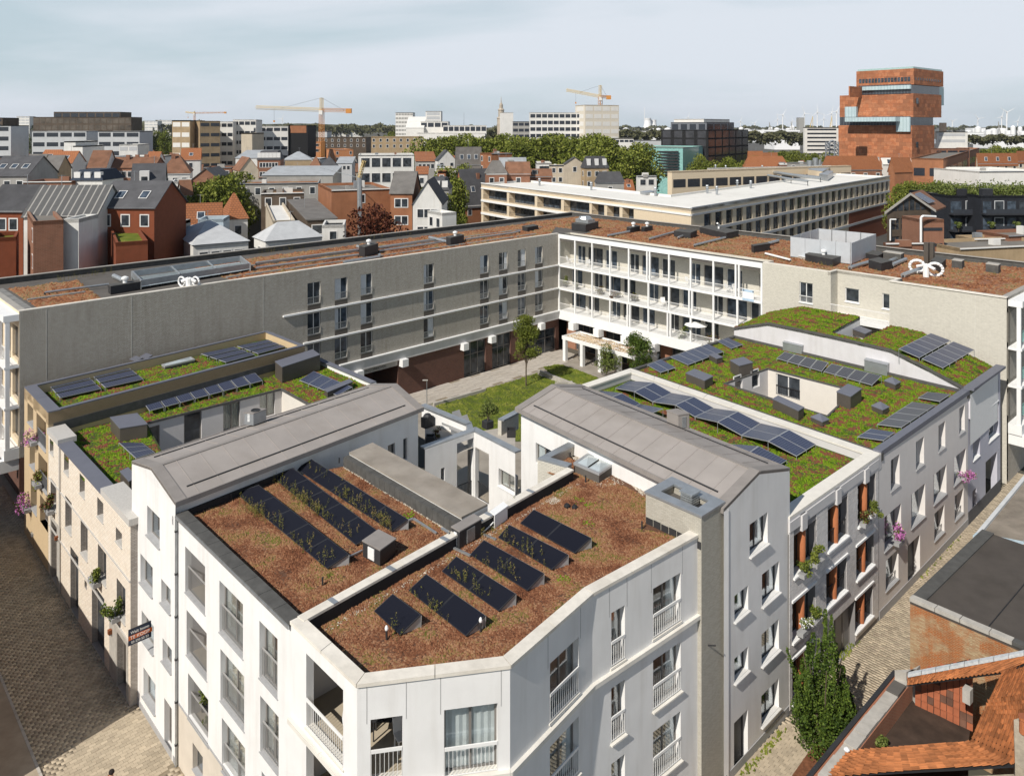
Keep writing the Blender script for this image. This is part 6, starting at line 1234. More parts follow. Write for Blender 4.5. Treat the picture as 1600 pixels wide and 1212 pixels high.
small_weeds('green weeds growing along the foot of the right white house',1160,1212,1228,1138,90); small_weeds('green weeds by the grey door under the brick columns',1312,1030,1340,1000,120); small_weeds('sparse weeds along the grey house plinth',1440,905,1500,838,40)
tmA = tree_meshes('a',8.3,1.75,44,7500,.085,LEAFM,th=.33,tr=.09,seed=3); tree('tree','slender young tree standing in the middle courtyard lawn',P(822,603),tmA)
tmB = tree_meshes('b',5.8,1.9,34,6000,.09,LEAFD,th=.25,tr=.08,seed=5); b_ = P(1003,555,3.4); tree('tree','dark green tree at the right end of the white pergola',(b_.x - .6,b_.y,0),tmB)
tmC = tree_meshes('c',3.9,1.8,14,1500,.1,LEAFY,th=.2,tr=.05,seed=7); b_ = P(948,592); tree('tree','loose pale shrub in front of the white pergola columns',b_,tmC)
b_ = P(762,668,8.6); tmD = tree_meshes('d',2.1,.9,12,1500,.06,LEAFY,th=.3,tr=.04,seed=8); tree('shrub','olive-like shrub standing on the roof terrace behind the metal coping',b_,tmD,cat='shrub'); MB().cbox(b_.x,b_.y,8.6,.6,.6,.5,.7).build('planter',DKMET,None,origin=(b_.x,b_.y,8.6)); tag(bpy.data.objects['planter.%03d' % 0] if 'planter.000' in bpy.data.objects else [o for o in bpy.data.objects if o.name.startswith('planter') and o.parent is None][0],'square dark planter under the terrace shrub','planter')
pg = V2(P(878,563)); px_ = (V2(P(976,594)) - pg).normalized(); py_ = Vector((-px_.y,px_.x)); t = thing('pergola','white concrete pergola with a tan gravel roof beside the courtyard lawn','pergola',W3(pg,0)); LP_ = 12.5
for k in range(5):
    for o in (0,2.9): c = pg + px_ * (k * 3.0 + .15) + py_ * o; MB().prism([c,c + px_ * .45,c + px_ * .45 + py_ * .45,c + py_ * .45],0,2.75).build('column',WHITE2,t)
MB().prism([pg,pg + px_ * LP_,pg + px_ * LP_ + py_ * 3.4,pg + py_ * 3.4],2.75,3.02,bottom=True).build('roof_slab',WHITE2,t); ring([pg,pg + px_ * LP_,pg + px_ * LP_ + py_ * 3.4,pg + py_ * 3.4],.15,3.02,3.18).build('rim',WHITE2,t)
plantbed('roof_gravel','tan gravel with brown moss on the pergola roof',offs([pg,pg + px_ * LP_,pg + px_ * LP_ + py_ * 3.4,pg + py_ * 3.4],.16,True),3.03,5000,.07,.04,ramp_mat('tan_gravel',[(0,(.12,.07,.04)),(.3,(.30,.20,.12)),(.5,(.50,.38,.24)),(1,(.62,.50,.34))],scale=1.2,isl_w=.4),cat='gravel')
for k,(s,o,lb) in enumerate(((2.2,1.6,'first from the left'),(4.4,1.5,'second'),(6.8,1.8,'third'),(9.4,1.5,'last, at the right'))):
    c = pg + px_ * s + py_ * o; t = thing('bicycle_pair',f'dark parked bicycle under the pergola, {lb}','bicycle',W3(c,0),'bicycles under the pergola'); mb = MB()
    for dx in (-.52,.52):
        q = c + px_ * dx; R = [Vector((q.x + px_.x * math.cos(a) * .33,q.y + px_.y * math.cos(a) * .33,.35 + math.sin(a) * .33)) for a in [6.2832 * i / 12 for i in range(13)]]; MB().path(R,.025,5).build('wheel',DKMET,t)
    A,B,C1_,D1_ = W3(c - px_ * .52,.35),W3(c - px_ * .05,.35),W3(c - px_ * .15,.85),W3(c + px_ * .4,.9); MB().path([A,C1_,D1_,B,A],.02,5).tube(C1_,B,.02,5).tube(D1_,W3(c + px_ * .52,.35),.02,5).build('frame',CLOTHD,t); MB().cbox(c.x - px_.x * .17,c.y - px_.y * .17,.9,.25,.14,.06,0).build('saddle',DKMET,t)
lpz = P(667,645); t = thing('street_lamp','thin grey lamp post with a flat head by the courtyard path','street lamp',lpz); MB().tube(lpz,lpz + Vector((0,0,3.45)),.05,8,.035).build('post',GALVD,t); MB().box(lpz + Vector((-.45,-.1,3.4)),(.55,0,0),(0,.2,0),(0,0,.07)).build('lamp_head',CONC,t)
def chair(label,c,ang,m,sc=1.0,group=None):
    t = thing('chair',label,'chair',c,group); t.rotation_euler[2] = ang; t.scale = (sc,) * 3
    if 'seat' not in _mc:
        _mc['seat'] = MB().box((-.24,-.24,.42),(.48,0,0),(0,.48,0),(0,0,.05)).mesh('seat',m); _mc['back'] = MB().box((-.24,.2,.46),(.48,0,0),(0,.05,0),(0,.1,.45)).mesh('backrest',m); _mc['leg'] = MB().box((-.02,-.02,0),(.04,0,0),(0,.04,0),(0,0,.42)).mesh('leg',m)
    obj('seat',_mc['seat'],t); obj('backrest',_mc['back'],t)
    for x in (-.2,.2):
        for y in (-.2,.2): obj('leg',_mc['leg'],t,Matrix.Translation((x,y,0)))
    return t
def table(label,c,m,w=.9,d=.6):
    t = thing('table',label,'table',c); MB().box(Vector(c) + Vector((-w / 2,-d / 2,.7)),(w,0,0),(0,d,0),(0,0,.04)).build('tabletop',m,t)
    for x in (-1,1):
        for y in (-1,1): MB().box(Vector(c) + Vector((x * (w / 2 - .05) - .02,y * (d / 2 - .05) - .02,0)),(.04,0,0),(0,.04,0),(0,0,.7)).build('leg',m,t)
lc = (mid[1] + inn[1]) / 2
chair('white garden chair in the corner loggia',(c2.lerp(c3,.25).x,c2.lerp(c3,.25).y + 1.35,8.54),.5,WHITE2); table('dark table in the top corner loggia',(c2.lerp(c3,.12).x,c2.lerp(c3,.12).y + 2.0,8.54),DKMET)
p_ = c1.lerp(c2,.55) - nrm(c1,c2) * 1.2; t = thing('covered_grill','white covered grill on the top corner loggia behind the railing','covered grill',W3(p_,8.54)); MB().lathe(W3(p_,8.54),[(.42,0),(.48,.5),(.44,.8),(.25,.95),(.05,.98)],10).build('cover',CURTW,t,smooth=True)
k = 0
for s,f,lb in ((.9,2,'first top gallery bay from the corner'),(4.2,2,'second top gallery bay'),(20.0,2,'seventh top gallery bay'),(25.2,2,'ninth top gallery bay, left of the pair'),(26.2,2,'ninth top gallery bay, right of the pair'),(4.5,0,'second bottom gallery bay'),(16.4,1,'sixth middle gallery bay'),(8.0,0,'third bottom gallery bay'),(11.2,0,'fourth bottom gallery bay')):
    p = wb(s,1.1); chair('white balcony chair in the ' + lb,W3(p,(5.33,8.43,11.53)[f]),random.uniform(0,6),WHITE2,1.15,'white chairs in the galleries')
for s,f,lb,mt,rd in ((.6,1,'potted yucca in the first middle gallery bay',(LEAFM,LEAFY),(.4,.4,.7)),(2.6,1,'small palm in the first middle gallery bay',(LEAFM,),(.3,.3,.6)),(7.0,1,'red potted plants in the third middle gallery bay',(LEAFR,LEAFM),(.7,.4,.4)),(9.6,1,'long row of red plants in the fourth middle gallery bay',(LEAFR,LEAFM),(.9,.4,.4)),(12.3,1,'red plants at the column of the fifth middle bay',(LEAFR,LEAFY),(.5,.4,.4)),(19.4,0,'leafy plants left of the white parasol',(LEAFM,LEAFD),(.7,.5,.9)),(23.2,0,'orange and green plants right of the white parasol',(LEAFR,LEAFM),(.9,.5,.7))):
    p = wb(s,.7); cloudobj('potted_plant',lb,'plant',W3(p,(5.6,8.7,11.8)[f]),rd,420,.09,mt,'plants in the galleries',(.6,.35,.25,math.atan2(dB.y,dB.x),DKMET))
p = wb(21.3,.6); t = thing('parasol','open white parasol in the lowest gallery storey','parasol',W3(p,5.33)); MB().tube(W3(p,5.33),W3(p,7.6),.03,6).build('pole',WHITE2,t); mb = MB()
for i in range(8): a,b = i * math.pi / 4,(i + 1) * math.pi / 4; mb.poly([(p.x,p.y,7.65),(p.x + 1.35 * math.cos(a),p.y + 1.35 * math.sin(a),7.25),(p.x + 1.35 * math.cos(b),p.y + 1.35 * math.sin(b),7.25)])
mb.build('canopy',WHITE2,t)
for lab,x,y,m_,dim in (('grey cushioned lounger on the left roof terrace',704,668,POT,(.7,1.7,.4)),('second grey lounger beside the parapet of the left roof terrace',716,676,POT,(.7,1.7,.4)),('black barbecue by the wall of the left roof terrace',668,664,DKMET,(.6,.9,.9)),('black plastic crate on the left roof terrace',672,690,DKMET,(.6,.6,.5)),('dark round chair on the right roof terrace',799,679,DKMET,(.7,.7,.5))):
    p = P(x,y,8.7); t = thing('terrace_item',lab,lab.split()[1] if 'lounger' not in lab else 'lounger',p); n_ = lab.split()[1]; t.name = 'lounger' if 'lounger' in lab else 'barbecue' if 'barbecue' in lab else 'crate' if 'crate' in lab else 'chair'; t['category'] = t.name.split('.')[0]; ORG[t.name] = Vector(p)
    if 'lounger' in lab: MB().cbox(p.x,p.y,8.9,dim[0],1.1,.12,.8).build('seat',m_,t); v_ = VD * .8; MB().box(Vector((p.x - v_.x - .25,p.y + v_.y * .6,9.0)),(.5,.45,0),(0,0,.08),(-.25,.3,.5)).build('backrest',m_,t); MB().cbox(p.x,p.y,8.6,dim[0] * .8,.9,.3,.8).build('base',GALVD,t)
    elif 'barbecue' in lab: MB().cbox(p.x,p.y,8.6,.8,.5,.7,.8).build('cabinet',m_,t); MB().lathe((p.x,p.y,9.3),[(.3,0),(.3,.08),(.2,.2),(.05,.24)],10).build('lid',m_,t)
    else: ring([Vector((p.x - .3,p.y - .3)),Vector((p.x + .3,p.y - .3)),Vector((p.x + .3,p.y + .3)),Vector((p.x - .3,p.y + .3))],.05,8.62,8.62 + dim[2]).build('side',m_,t); MB().cbox(p.x,p.y,8.61,.55,.55,.2,0).build('base',m_,t)
p = P(684,683,8.7); cloudobj('potted_plant','dry reddish plant on the left roof terrace','plant',p,(.45,.45,.4),500,.06,(LEAFR,LEAFY),None,(.5,.5,.3,0,POT))
# ================================================================== signs and lettering
def text(s,size,o,ex,m,parent,name='lettering',ext=.004):
    cu = bpy.data.curves.new('t','FONT'); cu.body = s; cu.size = size; cu.extrude = ext; cu.align_x = 'CENTER'; to = bpy.data.objects.new('t',cu); COL.objects.link(to)
    bpy.context.view_layer.update(); me = bpy.data.meshes.new_from_object(to.evaluated_get(bpy.context.evaluated_depsgraph_get())); bpy.data.objects.remove(to); me.materials.clear(); me.materials.append(m)
    ex = Vector((ex[0],ex[1],0)).normalized(); ez = ex.cross(Vector((0,0,1))); og = ORG[parent.name]
    obj(name,me,parent,Matrix(((ex.x,0,ez.x,o[0] - og.x),(ex.y,0,ez.y,o[1] - og.y),(0,1,0,o[2] - og.z),(0,0,0,1))))
s_,z_ = onw(238.5,993,LCa,LCb); w_ = 1.08; h_ = .78; a = pc(s_,.06); b = pc(s_,.06 + w_); t = thing('for_sale_sign','navy and orange TE KOOP estate agent sign jutting out over the left street','sign',W3(a,z_))
MB().prism([a,b,b - DC * .03,a - DC * .03],z_,z_ + h_,bottom=True).build('board',mat('navy_board',(.018,.028,.055),rough=.4),t)
MB().prism([pc(s_,.02) + DC * .004,b + DC * .004,b + DC * .001,pc(s_,.02) + DC * .001],z_ + .26,z_ + .47,bottom=True).build('orange_band',mat('orange_band',(.55,.12,.02),rough=.4),t)
mid_ = (a + b) / 2; LWH = mat('sign_white',(.78,.76,.72))
for tx,sz,zz in (('Walt Immo',.19,.55),('TE KOOP',.22,.29),('03 250 53 53',.155,.08)): text(tx,sz,W3(mid_ + DC * .008,z_ + zz),-NC,LWH,t)
MB().tube(W3(a - NC * .3,z_ + h_ + .02),W3(b,z_ + h_ + .02),.02,6).build('bracket',DKMET,t)
sx0 = onw(590,570,A0,A1)[0]; MB().prism([wa(sp0 + .1,-.03),wa(sp1 - .1,-.03),wa(sp1 - .1,.1),wa(sp0 + .1,.1)],3.62,4.19,bottom=True).build('lintel',CONC,blk); text('FALCONHOVEN',.38,W3(wa(sx0 - .3,-.045),3.78),dA,DKMET,blk)
s_ = onw(1171,462,A1,B1)[0]; a,b = wb(s_ - .75,-.16),wb(s_ + .6,-.16); t = thing('balcony_sign','white and pale blue board hung on the gallery railing','sign',W3(a,11.0)); z0_ = zat(470,82.5)
PB1 = mat('pale_blue_band',(.42,.55,.68)); MB().prism([a,b,b + nB * .04,a + nB * .04],z0_,z0_ + 1.2,bottom=True).build('board',WHITE2,t)
for zz,hh_ in ((0,.25),(.95,.25)): MB().prism([a - nB * .006,b - nB * .006,b,a],z0_ + zz,z0_ + zz + hh_,bottom=True).build('band',PB1,t)
for q in (.08,.9): p = a.lerp(b,q); MB().prism([p - nB * .01,p + dB * .12 - nB * .01,p + dB * .12,p],z0_ + 1.0,z0_ + 1.15).build('mark',DKMET,t)
for lab,(a,b),x,y in (('small rusty wall lamp beside the near door of the pale brick house',(la1,lb1),175.5,988),('small rusty wall lamp beside the far door of the pale brick house',(la1,lb1),91.5,842)):
    c = onwall(a,b,x,y,.12); t = thing('wall_lamp',lab,'lamp',c); MB().cbox(c.x,c.y,c.z,.2,.2,.22,aC).build('housing',CLOTHO,t); MB().cbox(c.x,c.y,c.z - .1,.06,.06,.1,aC).build('bracket',DKMET,t)
for lab,x,y0,y1 in (('slim grey downpipe between the white gabled house and the white terrace',278,806,0),):
    p = pc(onw(278.5,810,LCa,LCb)[0],.1); t = thing('drainpipe',lab,'drainpipe',W3(p,0)); MB().tube(W3(p,0),W3(p,11.65),.055,8).build('pipe',GALV,t)
    for k in range(6): MB().tube(W3(p,1 + k * 2),W3(p,1.08 + k * 2),.075,8).build('clamp',DKMET,t)
p = c5 + nrm(c4,c5) * -.35 + DD * .25; t = thing('downpipe','dark downpipe with a bracket in the corner of the brick strip','drainpipe',W3(p,0)); MB().tube(W3(p,0),W3(p,6.9),.05,8).build('pipe',BRONZE,t); MB().tube(W3(p,6.6),W3(p + ND * .9,7.0),.035,6).build('bracket',DKMET,t)
MB().prism([p + ND * .02,p + DD * 1.2 + ND * .02,p + DD * 1.2,p],5.8,6.1,bottom=True).build('conduit_box',CONC,t)
for lab,x,y in (('white meter box on the ochre boards by the lane, upper one',1568,731),('white meter box on the ochre boards by the lane, lower one',1566,758)):
    c = onwall(B1 - ND * .6,B1 + DD * 10 - ND * .6,x,y,.15); t = thing('meter_box',lab,'meter box',c); MB().cbox(c.x,c.y,c.z,.5,.3,.75,aD).build('casing',WHITE2,t); MB().cbox(c.x + ND.x * .16,c.y + ND.y * .16,c.z + .3,.25,.03,.3,aD).build('window',DKMET,t)
# ================================================================== people
def person(label,loc,ang,pose,cols,hat=None):
    t = thing('person',label,'person',loc); t.rotation_euler[2] = ang
    def skin(name,pts,edges,rad,m):
        me = bpy.data.meshes.new(name); me.from_pydata(pts,edges,[]); o = bpy.data.objects.new(name,me); COL.objects.link(o); md = o.modifiers.new('s','SKIN')
        for i,r in enumerate(rad): me.skin_vertices[0].data[i].radius = (r,r)
        me.skin_vertices[0].data[0].use_root = True; md.use_smooth_shade = True; o.modifiers.new('b','SUBSURF').levels = 1
        bpy.context.view_layer.update(); m2 = bpy.data.meshes.new_from_object(o.evaluated_get(bpy.context.evaluated_depsgraph_get())); bpy.data.objects.remove(o); m2.materials.clear(); m2.materials.append(m); obj(name,m2,t)
    J = pose
    skin('body',[J['pelvis'],J['chest'],J['neck'],J['head'],J['shL'],J['elL'],J['haL'],J['shR'],J['elR'],J['haR'],J['hipL'],J['knL'],J['ftL'],J['toL'],J['hipR'],J['knR'],J['ftR'],J['toR']],
         [(0,1),(1,2),(2,3),(1,4),(4,5),(5,6),(1,7),(7,8),(8,9),(0,10),(10,11),(11,12),(12,13),(0,14),(14,15),(15,16),(16,17)],[.13,.15,.055,.10,.07,.05,.035,.07,.05,.035,.095,.06,.045,.035,.095,.06,.045,.035],SKIN)
    skin('jacket',[J['pelvis'],J['chest'],J['shL'],J['elL'],tuple(Vector(J['elL']).lerp(Vector(J['haL']),.85)),J['shR'],J['elR'],tuple(Vector(J['elR']).lerp(Vector(J['haR']),.85))],[(0,1),(1,2),(2,3),(3,4),(1,5),(5,6),(6,7)],[.17,.19,.09,.07,.055,.09,.07,.055],cols[0])
    skin('trousers',[J['pelvis'],J['hipL'],J['knL'],J['ftL'],J['hipR'],J['knR'],J['ftR']],[(0,1),(1,2),(2,3),(0,4),(4,5),(5,6)],[.15,.115,.08,.065,.115,.08,.065],cols[1])
    h = Vector(J['head']); mb = MB(); mb.lathe(h + Vector((0,.01,-.02)),[(.112,0),(.122,.06),(.10,.12),(.05,.15),(.01,.155)],12); obj('cap' if hat else 'hair',mb.mesh('cap' if hat else 'hair',hat or HAIR,smooth=True),t)
    for s in (-1,1): obj('shoe',MB().box(Vector(J['ftL' if s < 0 else 'ftR']) + Vector((-.05,-.2,-.07)),(.1,0,0),(0,.27,0),(0,0,.08)).mesh('shoe',DKMET),t); obj('hand',MB().lathe(Vector(J['haL' if s < 0 else 'haR']) + Vector((0,0,-.05)),[(.02,0),(.045,.03),(.04,.08),(.01,.1)],8).mesh('hand',SKIN),t); obj('ear',MB().lathe(h + Vector((s * .1,0,-.02)),[(.01,0),(.025,.02),(.01,.05)],6).mesh('ear',SKIN),t)
    obj('nose',MB().lathe(h + Vector((0,-.105,-.02)),[(.02,0),(.012,.03),(.004,.045)],6).mesh('nose',SKIN),t); return t
walk = dict(pelvis=(0,0,.95),chest=(0,-.03,1.32),neck=(0,-.04,1.52),head=(0,-.06,1.66),shL=(-.19,-.03,1.42),elL=(-.27,-.12,1.16),haL=(-.26,-.36,1.0),shR=(.19,-.03,1.42),elR=(.25,.08,1.16),haR=(.24,-.05,.92),hipL=(-.1,0,.9),knL=(-.11,-.18,.5),ftL=(-.11,-.22,.08),toL=(-.11,-.38,.04),hipR=(.1,0,.9),knR=(.11,.05,.5),ftR=(.11,.26,.1),toR=(.11,.12,.04))
p = P(67,846); person('man in a black cap and grey-blue jacket walking a bicycle by the tan house',p,-.9,walk,(CLOTHB,CLOTHD),HAIR)
c = V2(p) + Vector((-.55,-.2)); e = Vector((.55,-.83)).normalized(); t = thing('bicycle','grey city bicycle held by the man in the black cap','bicycle',W3(c,0))
for dx in (-.52,.52):
    q = c + e * dx; MB().path([Vector((q.x + e.x * math.cos(a) * .34,q.y + e.y * math.cos(a) * .34,.35 + math.sin(a) * .34)) for a in [6.2832 * i / 14 for i in range(15)]],.022,5).build('wheel',DKMET,t)
MB().path([W3(c - e * .52,.35),W3(c - e * .15,.88),W3(c + e * .4,.92),W3(c - e * .05,.35),W3(c - e * .52,.35)],.02,5).tube(W3(c + e * .4,1.02),W3(c + e * .52,.35),.02,5).build('frame',GALVD,t); MB().cbox(c.x - e.x * .17,c.y - e.y * .17,.92,.24,.14,.06,-1).build('saddle',DKMET,t); n_ = Vector((e.y,-e.x)); MB().tube(W3(c + e * .4 + n_ * .28,1.04),W3(c + e * .4 - n_ * .28,1.04),.015,5).build('handlebar',DKMET,t); MB().cbox(c.x + e.x * .6,c.y + e.y * .6,.8,.3,.35,.22,-1).build('basket',GALVD,t)
person('person in a rust-brown jacket seen from above at the bottom edge of the sunlit street',(-17.6,33.7,0),2.6,{k: (v[0],v[1] * .7,v[2]) for k,v in walk.items()},(CLOTHO,CLOTHD))
# ================================================================== old buildings bottom right
zf = 6.5; fA,fB = V2(P(1422,935,zf)),V2(P(1535,828,zf)); fe = (V2(P(1600,1011,zf)) - fA).normalized(); fC,fD = fA + fe * 13,fB + fe * 13
t = thing('flat_roofed_workshop','old brick workshop with a dark flat felt roof beside the lane','building',W3(fA,0))
mb = MB(); wallh(mb,fA,fC,0,zf - .25); mb.build('wall',OLDB,t); mb = MB(); wallh(mb,fB,fA,0,zf - .25); wallh(mb,fD,fB,0,zf - .25); wallh(mb,fC,fD,0,zf - .25); mb.build('side_wall',RBRICK,t)
MB().prism([fA,fC,fD,fB],zf - .25,zf - .02).build('roof',mat('brown_grey_felt',(.075,.064,.055),var=.15,scale=.9,stain=.3,bump=.08,bscale=70),t)
for q in (.36,.68): a = fA.lerp(fB,0) + fe * 13 * q * .7; MB().prism([a,a + fe * .05,a + fe * .05 + (fB - fA),a + (fB - fA)],zf - .03,zf + .0).build('felt_seam',BITU,t)
un = (fB - fA).normalized()
for k in range(5): a,b = fA.lerp(fB,k / 5 + .002),fA.lerp(fB,(k + 1) / 5 - .002); MB().prism([a,b,b + fe * .6,a + fe * .6][::-1],zf - .03,zf + .07).build('edge_strip',BITL,t)
x = 0
while x < 7.5:
    w = random.uniform(.6,1.3); h = random.uniform(.05,.14); a,b = fA + fe * x,fA + fe * (x + w - .03); MB().prism([a - un * .06,b - un * .06,b + un * .32,a + un * .32],zf - .1,zf + h,bottom=True).build('coping_block',CONC if x < 4.4 or x > 5.6 else BITL,t); x += w
t = thing('gutter_roof_shed','low building with a beige felt roof and pale gutter, right edge by the lane','building',W3(V2(P(1520,838,5.6)),0)); a,b = V2(P(1520,836,5.6)),V2(P(1608,731,5.6)); c_,d_ = b + fe * 9,a + fe * 9
MB().prism([a,d_,c_,b],0,[5.35,6.6,6.6,5.35],mt=1).build('body',[RBRICK2,mat('beige_felt',(.24,.205,.165),var=.3,scale=.8,stain=.5,bump=.1)],t); ring([b,a],.22,5.32,5.55,False).build('gutter',mat('pale_gutter',(.55,.56,.56),var=.08),t); MB().prism([a,a + fe * 2.6,a + fe * 2.6 + un * .55,a + un * .55],[5.45,5.9,5.9,5.45],[5.6,6.05,6.05,5.6],bottom=True).build('flashing',mat('pale_blue_flashing',(.45,.55,.60),var=.25,scale=6,stain=.4),t)
MB().prism([a + fe * 2.6 - un * .1,a + fe * 9 - un * .1,a + fe * 9 + un * .4,a + fe * 2.6 + un * .4],5.4,[6.1,7.6,7.6,6.1]).build('upstand_wall',[RBRICK2][0],t); MB().prism([a + fe * 2.5 + un * .35,a + fe * 9 + un * .35,a + fe * 9 + un * .9,a + fe * 2.5 + un * .9],[6.0,7.5,7.5,6.0],[6.2,7.75,7.75,6.2],bottom=True).build('metal_coping',GALVD,t)
th = thing('tiled_roof_building','old building with orange pantile roofs folded round a dark light well','building',P(1300,1190,0)); og = ORG[th.name]
def tile_mesh(w,l,m=None):
    mb = MB(); pr = [(0,.045),(.18,.005),(.45,0),(.72,.04),(.88,.062),(1.0,.045)]
    for i in range(5): (x0,z0),(x1,z1) = pr[i],pr[i + 1]; mb.poly([(x0 * w,0,z0 + .018),(x1 * w,0,z1 + .018),(x1 * w,l * 1.06,z1),(x0 * w,l * 1.06,z0)]); mb.poly([(x0 * w,0,z0),(x1 * w,0,z1),(x1 * w,0,z1 + .018),(x0 * w,0,z0 + .018)])
    return mb
tcount = [0]; restV = []; tms = {}
def tilepatch(A,B,C,D,tw=.21,tl_=.27):
    A,B,C,D = map(Vector,(A,B,C,D)); nu = max(1,int(round(((B - A).length + (C - D).length) / 2 / tw))); nv = max(1,int(round(((D - A).length + (C - B).length) / 2 / tl_)))
    MB().poly([A - Vector((0,0,.06)),B - Vector((0,0,.06)),C - Vector((0,0,.06)),D - Vector((0,0,.06))]).build('underlay',BITU,th)
    for j in range(nv):
        for i in range(nu):
            f = lambda u,v: A.lerp(B,u).lerp(D.lerp(C,u),v)
            p,q,r = f(i / nu,j / nv),f((i + 1) / nu,j / nv),f(i / nu,(j + 1) / nv); ex = (q - p); w = ex.length; ex.normalize(); ey = (r - p); l = ey.length; ey.normalize(); ez = ex.cross(ey).normalized(); ey2 = ez.cross(ex)
            if ez.z < 0: ez = -ez
            key = (round(w,2),round(l,2)); jx = random.uniform(-.008,.008)
            M = Matrix(((ex.x,ey.x,ez.x,p.x - og.x),(ex.y,ey.y,ez.y,p.y - og.y),(ex.z,ey.z,ez.z,p.z - og.z + jx),(0,0,0,1)))
            if tcount[0] < 300:
                if key not in tms: tms[key] = tile_mesh(*key).mesh('roof_tile',TILE1)
                obj('roof_tile',tms[key],th,M); tcount[0] += 1
            else: restV.append((key,M))
TILE1 = mat('orange_roof_tile_single',(.34,.125,.045),var=.25,scale=1.6,obv=.35,rough=.8,bump=.1,stain=.35)
q = lambda x,y,z: P(x,y,z)
tilepatch(q(1325,1172,4.75),q(1291,1212,4.4),q(1584,1196,6.6),q(1516,1160,6.2))
tilepatch(q(1516,1160,6.2),q(1584,1196,6.6),q(1650,1010,7.6),q(1567,1048,7.1))
tilepatch(q(1418,1070,5.0),q(1570,1050,7.05),q(1640,1020,7.9),q(1418,1056,5.3))
if restV:
    mb = MB()
    for key,M in restV:
        g = tile_mesh(*key); k = len(mb.v)
        for v in g.v: w = M @ Vector(v); mb.v.append((w.x + og.x,w.y + og.y,w.z + og.z))
        for f in g.f: mb.f.append(tuple(k + i for i in f)); mb.m.append(0)
    b = mb.build('roof_tiles',TILE,th); b['kind'] = 'stuff'
wz = 3.5; pit = [P(1430,1099,wz),P(1516,1139,wz),P(1512,1166,wz),P(1330,1176,wz),P(1345,1160,wz)]
MB().poly([tuple(p) for p in pit + [P(1420,1085,wz)]]).build('pit_floor',mat('dark_pit_felt',(.055,.036,.026),var=.4,scale=1.2,stain=.5),th)
ha,hb = V2(pit[0]),V2(pit[1]); s_e,z_e = onw(1567,1049,ha,hb) if False else (((hb - ha).length),0)
HT = mat('tile_wall_backing',(.05,.03,.025)); hL = (hb - ha).length; nrm_h = nrm(ha,hb); zt0,zt1 = 5.0,6.6
MB().poly([W3(ha,wz),W3(hb,wz),W3(hb,zt1),W3(ha,zt0)]).build('tile_wall',HT,th); tw_,tl2 = .26,.34; hm = MB().box((.012,-.06,0),(tw_ - .024,0,0),(0,.02,0),(0,.05,tl2 * .98)).mesh('hanging_tile',TILEH); hm2 = hm.copy(); hm2.materials[0] = mat('dark_hanging_tile',(.12,.06,.04),var=.3,obv=.3)
z = wz; j = 0
while z < zt1:
    x = 0
    while x < hL - .1:
        if z + tl2 < zt0 + (zt1 - zt0) * (x + .1) / hL + .1: M = frame4(th,ha,hb,x,z); obj('hanging_tile',hm2 if random.random() < .22 else hm,th,M @ Matrix.Translation((0,random.uniform(-.03,.0),0)) @ Matrix.Rotation(random.uniform(-.02,.02),4,'Y'))
        x += tw_
    z += tl2; j += 1
sa_,sb_ = V2(P(1270,1203,4.5)),V2(P(1400,1045,4.5)); us = (sb_ - sa_).normalized(); vs = Vector((us.y,-us.x)); MB().prism([sa_ - us * 2,sb_,sb_ + vs * .75,sa_ - us * 2 + vs * .75][::-1],0,4.35).build('street_wall',RBRICK,th)
x = 0; Ls = (sb_ - sa_).length
while x < Ls: w = random.uniform(.7,1.5); a,b = sa_ + us * x,sa_ + us * min(x + w - .02,Ls); MB().prism([a + vs * .2,b + vs * .2,b + vs * .72,a + vs * .72],4.35,4.4 + random.uniform(.02,.12),bottom=True).build('coping_slab',random.choice((CONC,CONC,CONC,CONC,BITG)),th); x += w
MB().prism([sa_ - us * 2 - vs * .12,sb_ - vs * .12,sb_ + vs * .06,sa_ - us * 2 + vs * .06],4.2,4.42,bottom=True).build('gutter',DKMET,th)
MB().prism([V2(P(1330,1176,4.7)),V2(P(1512,1166,6.1)),V2(P(1512,1166,6.1)) + Vector((.1,.12)),V2(P(1330,1176,4.7)) + Vector((.1,.12))],3.4,[4.66,6.1,6.1,4.66]).build('pit_wall',DBRICK,th); MB().prism([V2(P(1398,1060,4.5)),V2(P(1432,1092,wz)),V2(P(1438,1085,wz)),V2(P(1416,1050,4.9))],3.0,4.9).build('pit_wall',CONC,th)
RW = mat('rough_beige_render',(.36,.31,.24),var=.22,scale=4,bump=.5,bscale=14,stain=.5)
MB().prism([V2(P(1291,1214,4.4)),V2(P(1255,1260,4.4)),V2(P(1640,1290,6.6)),V2(P(1584,1200,6.5))],0,[4.2,4.2,6.3,6.3]).build('gable_render',RW,th); MB().prism([V2(P(1586,1203,6.6)),V2(P(1660,1260,6.6)),V2(P(1690,1100,7.6)),V2(P(1584,1140,7.0))],0,[6.9,6.9,7.8,7.4]).build('chimney_breast',RW,th)
c = P(1600,1132,7.6); MB().lathe((c.x,c.y,7.3),[(.16,0),(.15,.5),(.19,.52),(.19,.62),(.1,.62)],12).build('chimney_pot',TERRA,th); mb = MB(); a,b = q(1418,1058,5.32),q(1600,1024,7.55)
for k in range(8): p0,p1 = a.lerp(b,k / 8 + .002),a.lerp(b,(k + 1) / 8 - .002); MB().box(p0,p1 - p0,(.12,.16,.0),(0,0,.14)).build('lead_flashing',mat('whitened_lead',(.50,.52,.53),var=.2,scale=6),th)
c = P(1512,1085,5.6); MB().cbox(c.x,c.y,5.3,.35,.3,.6,.7).build('stone_bracket',CONC,th); c = P(1378,1165,3.6); cloudobj('wild_plant','small leafy plant growing in the dark light well','plant',c,(.35,.35,.3),220,.07,LEAFY)
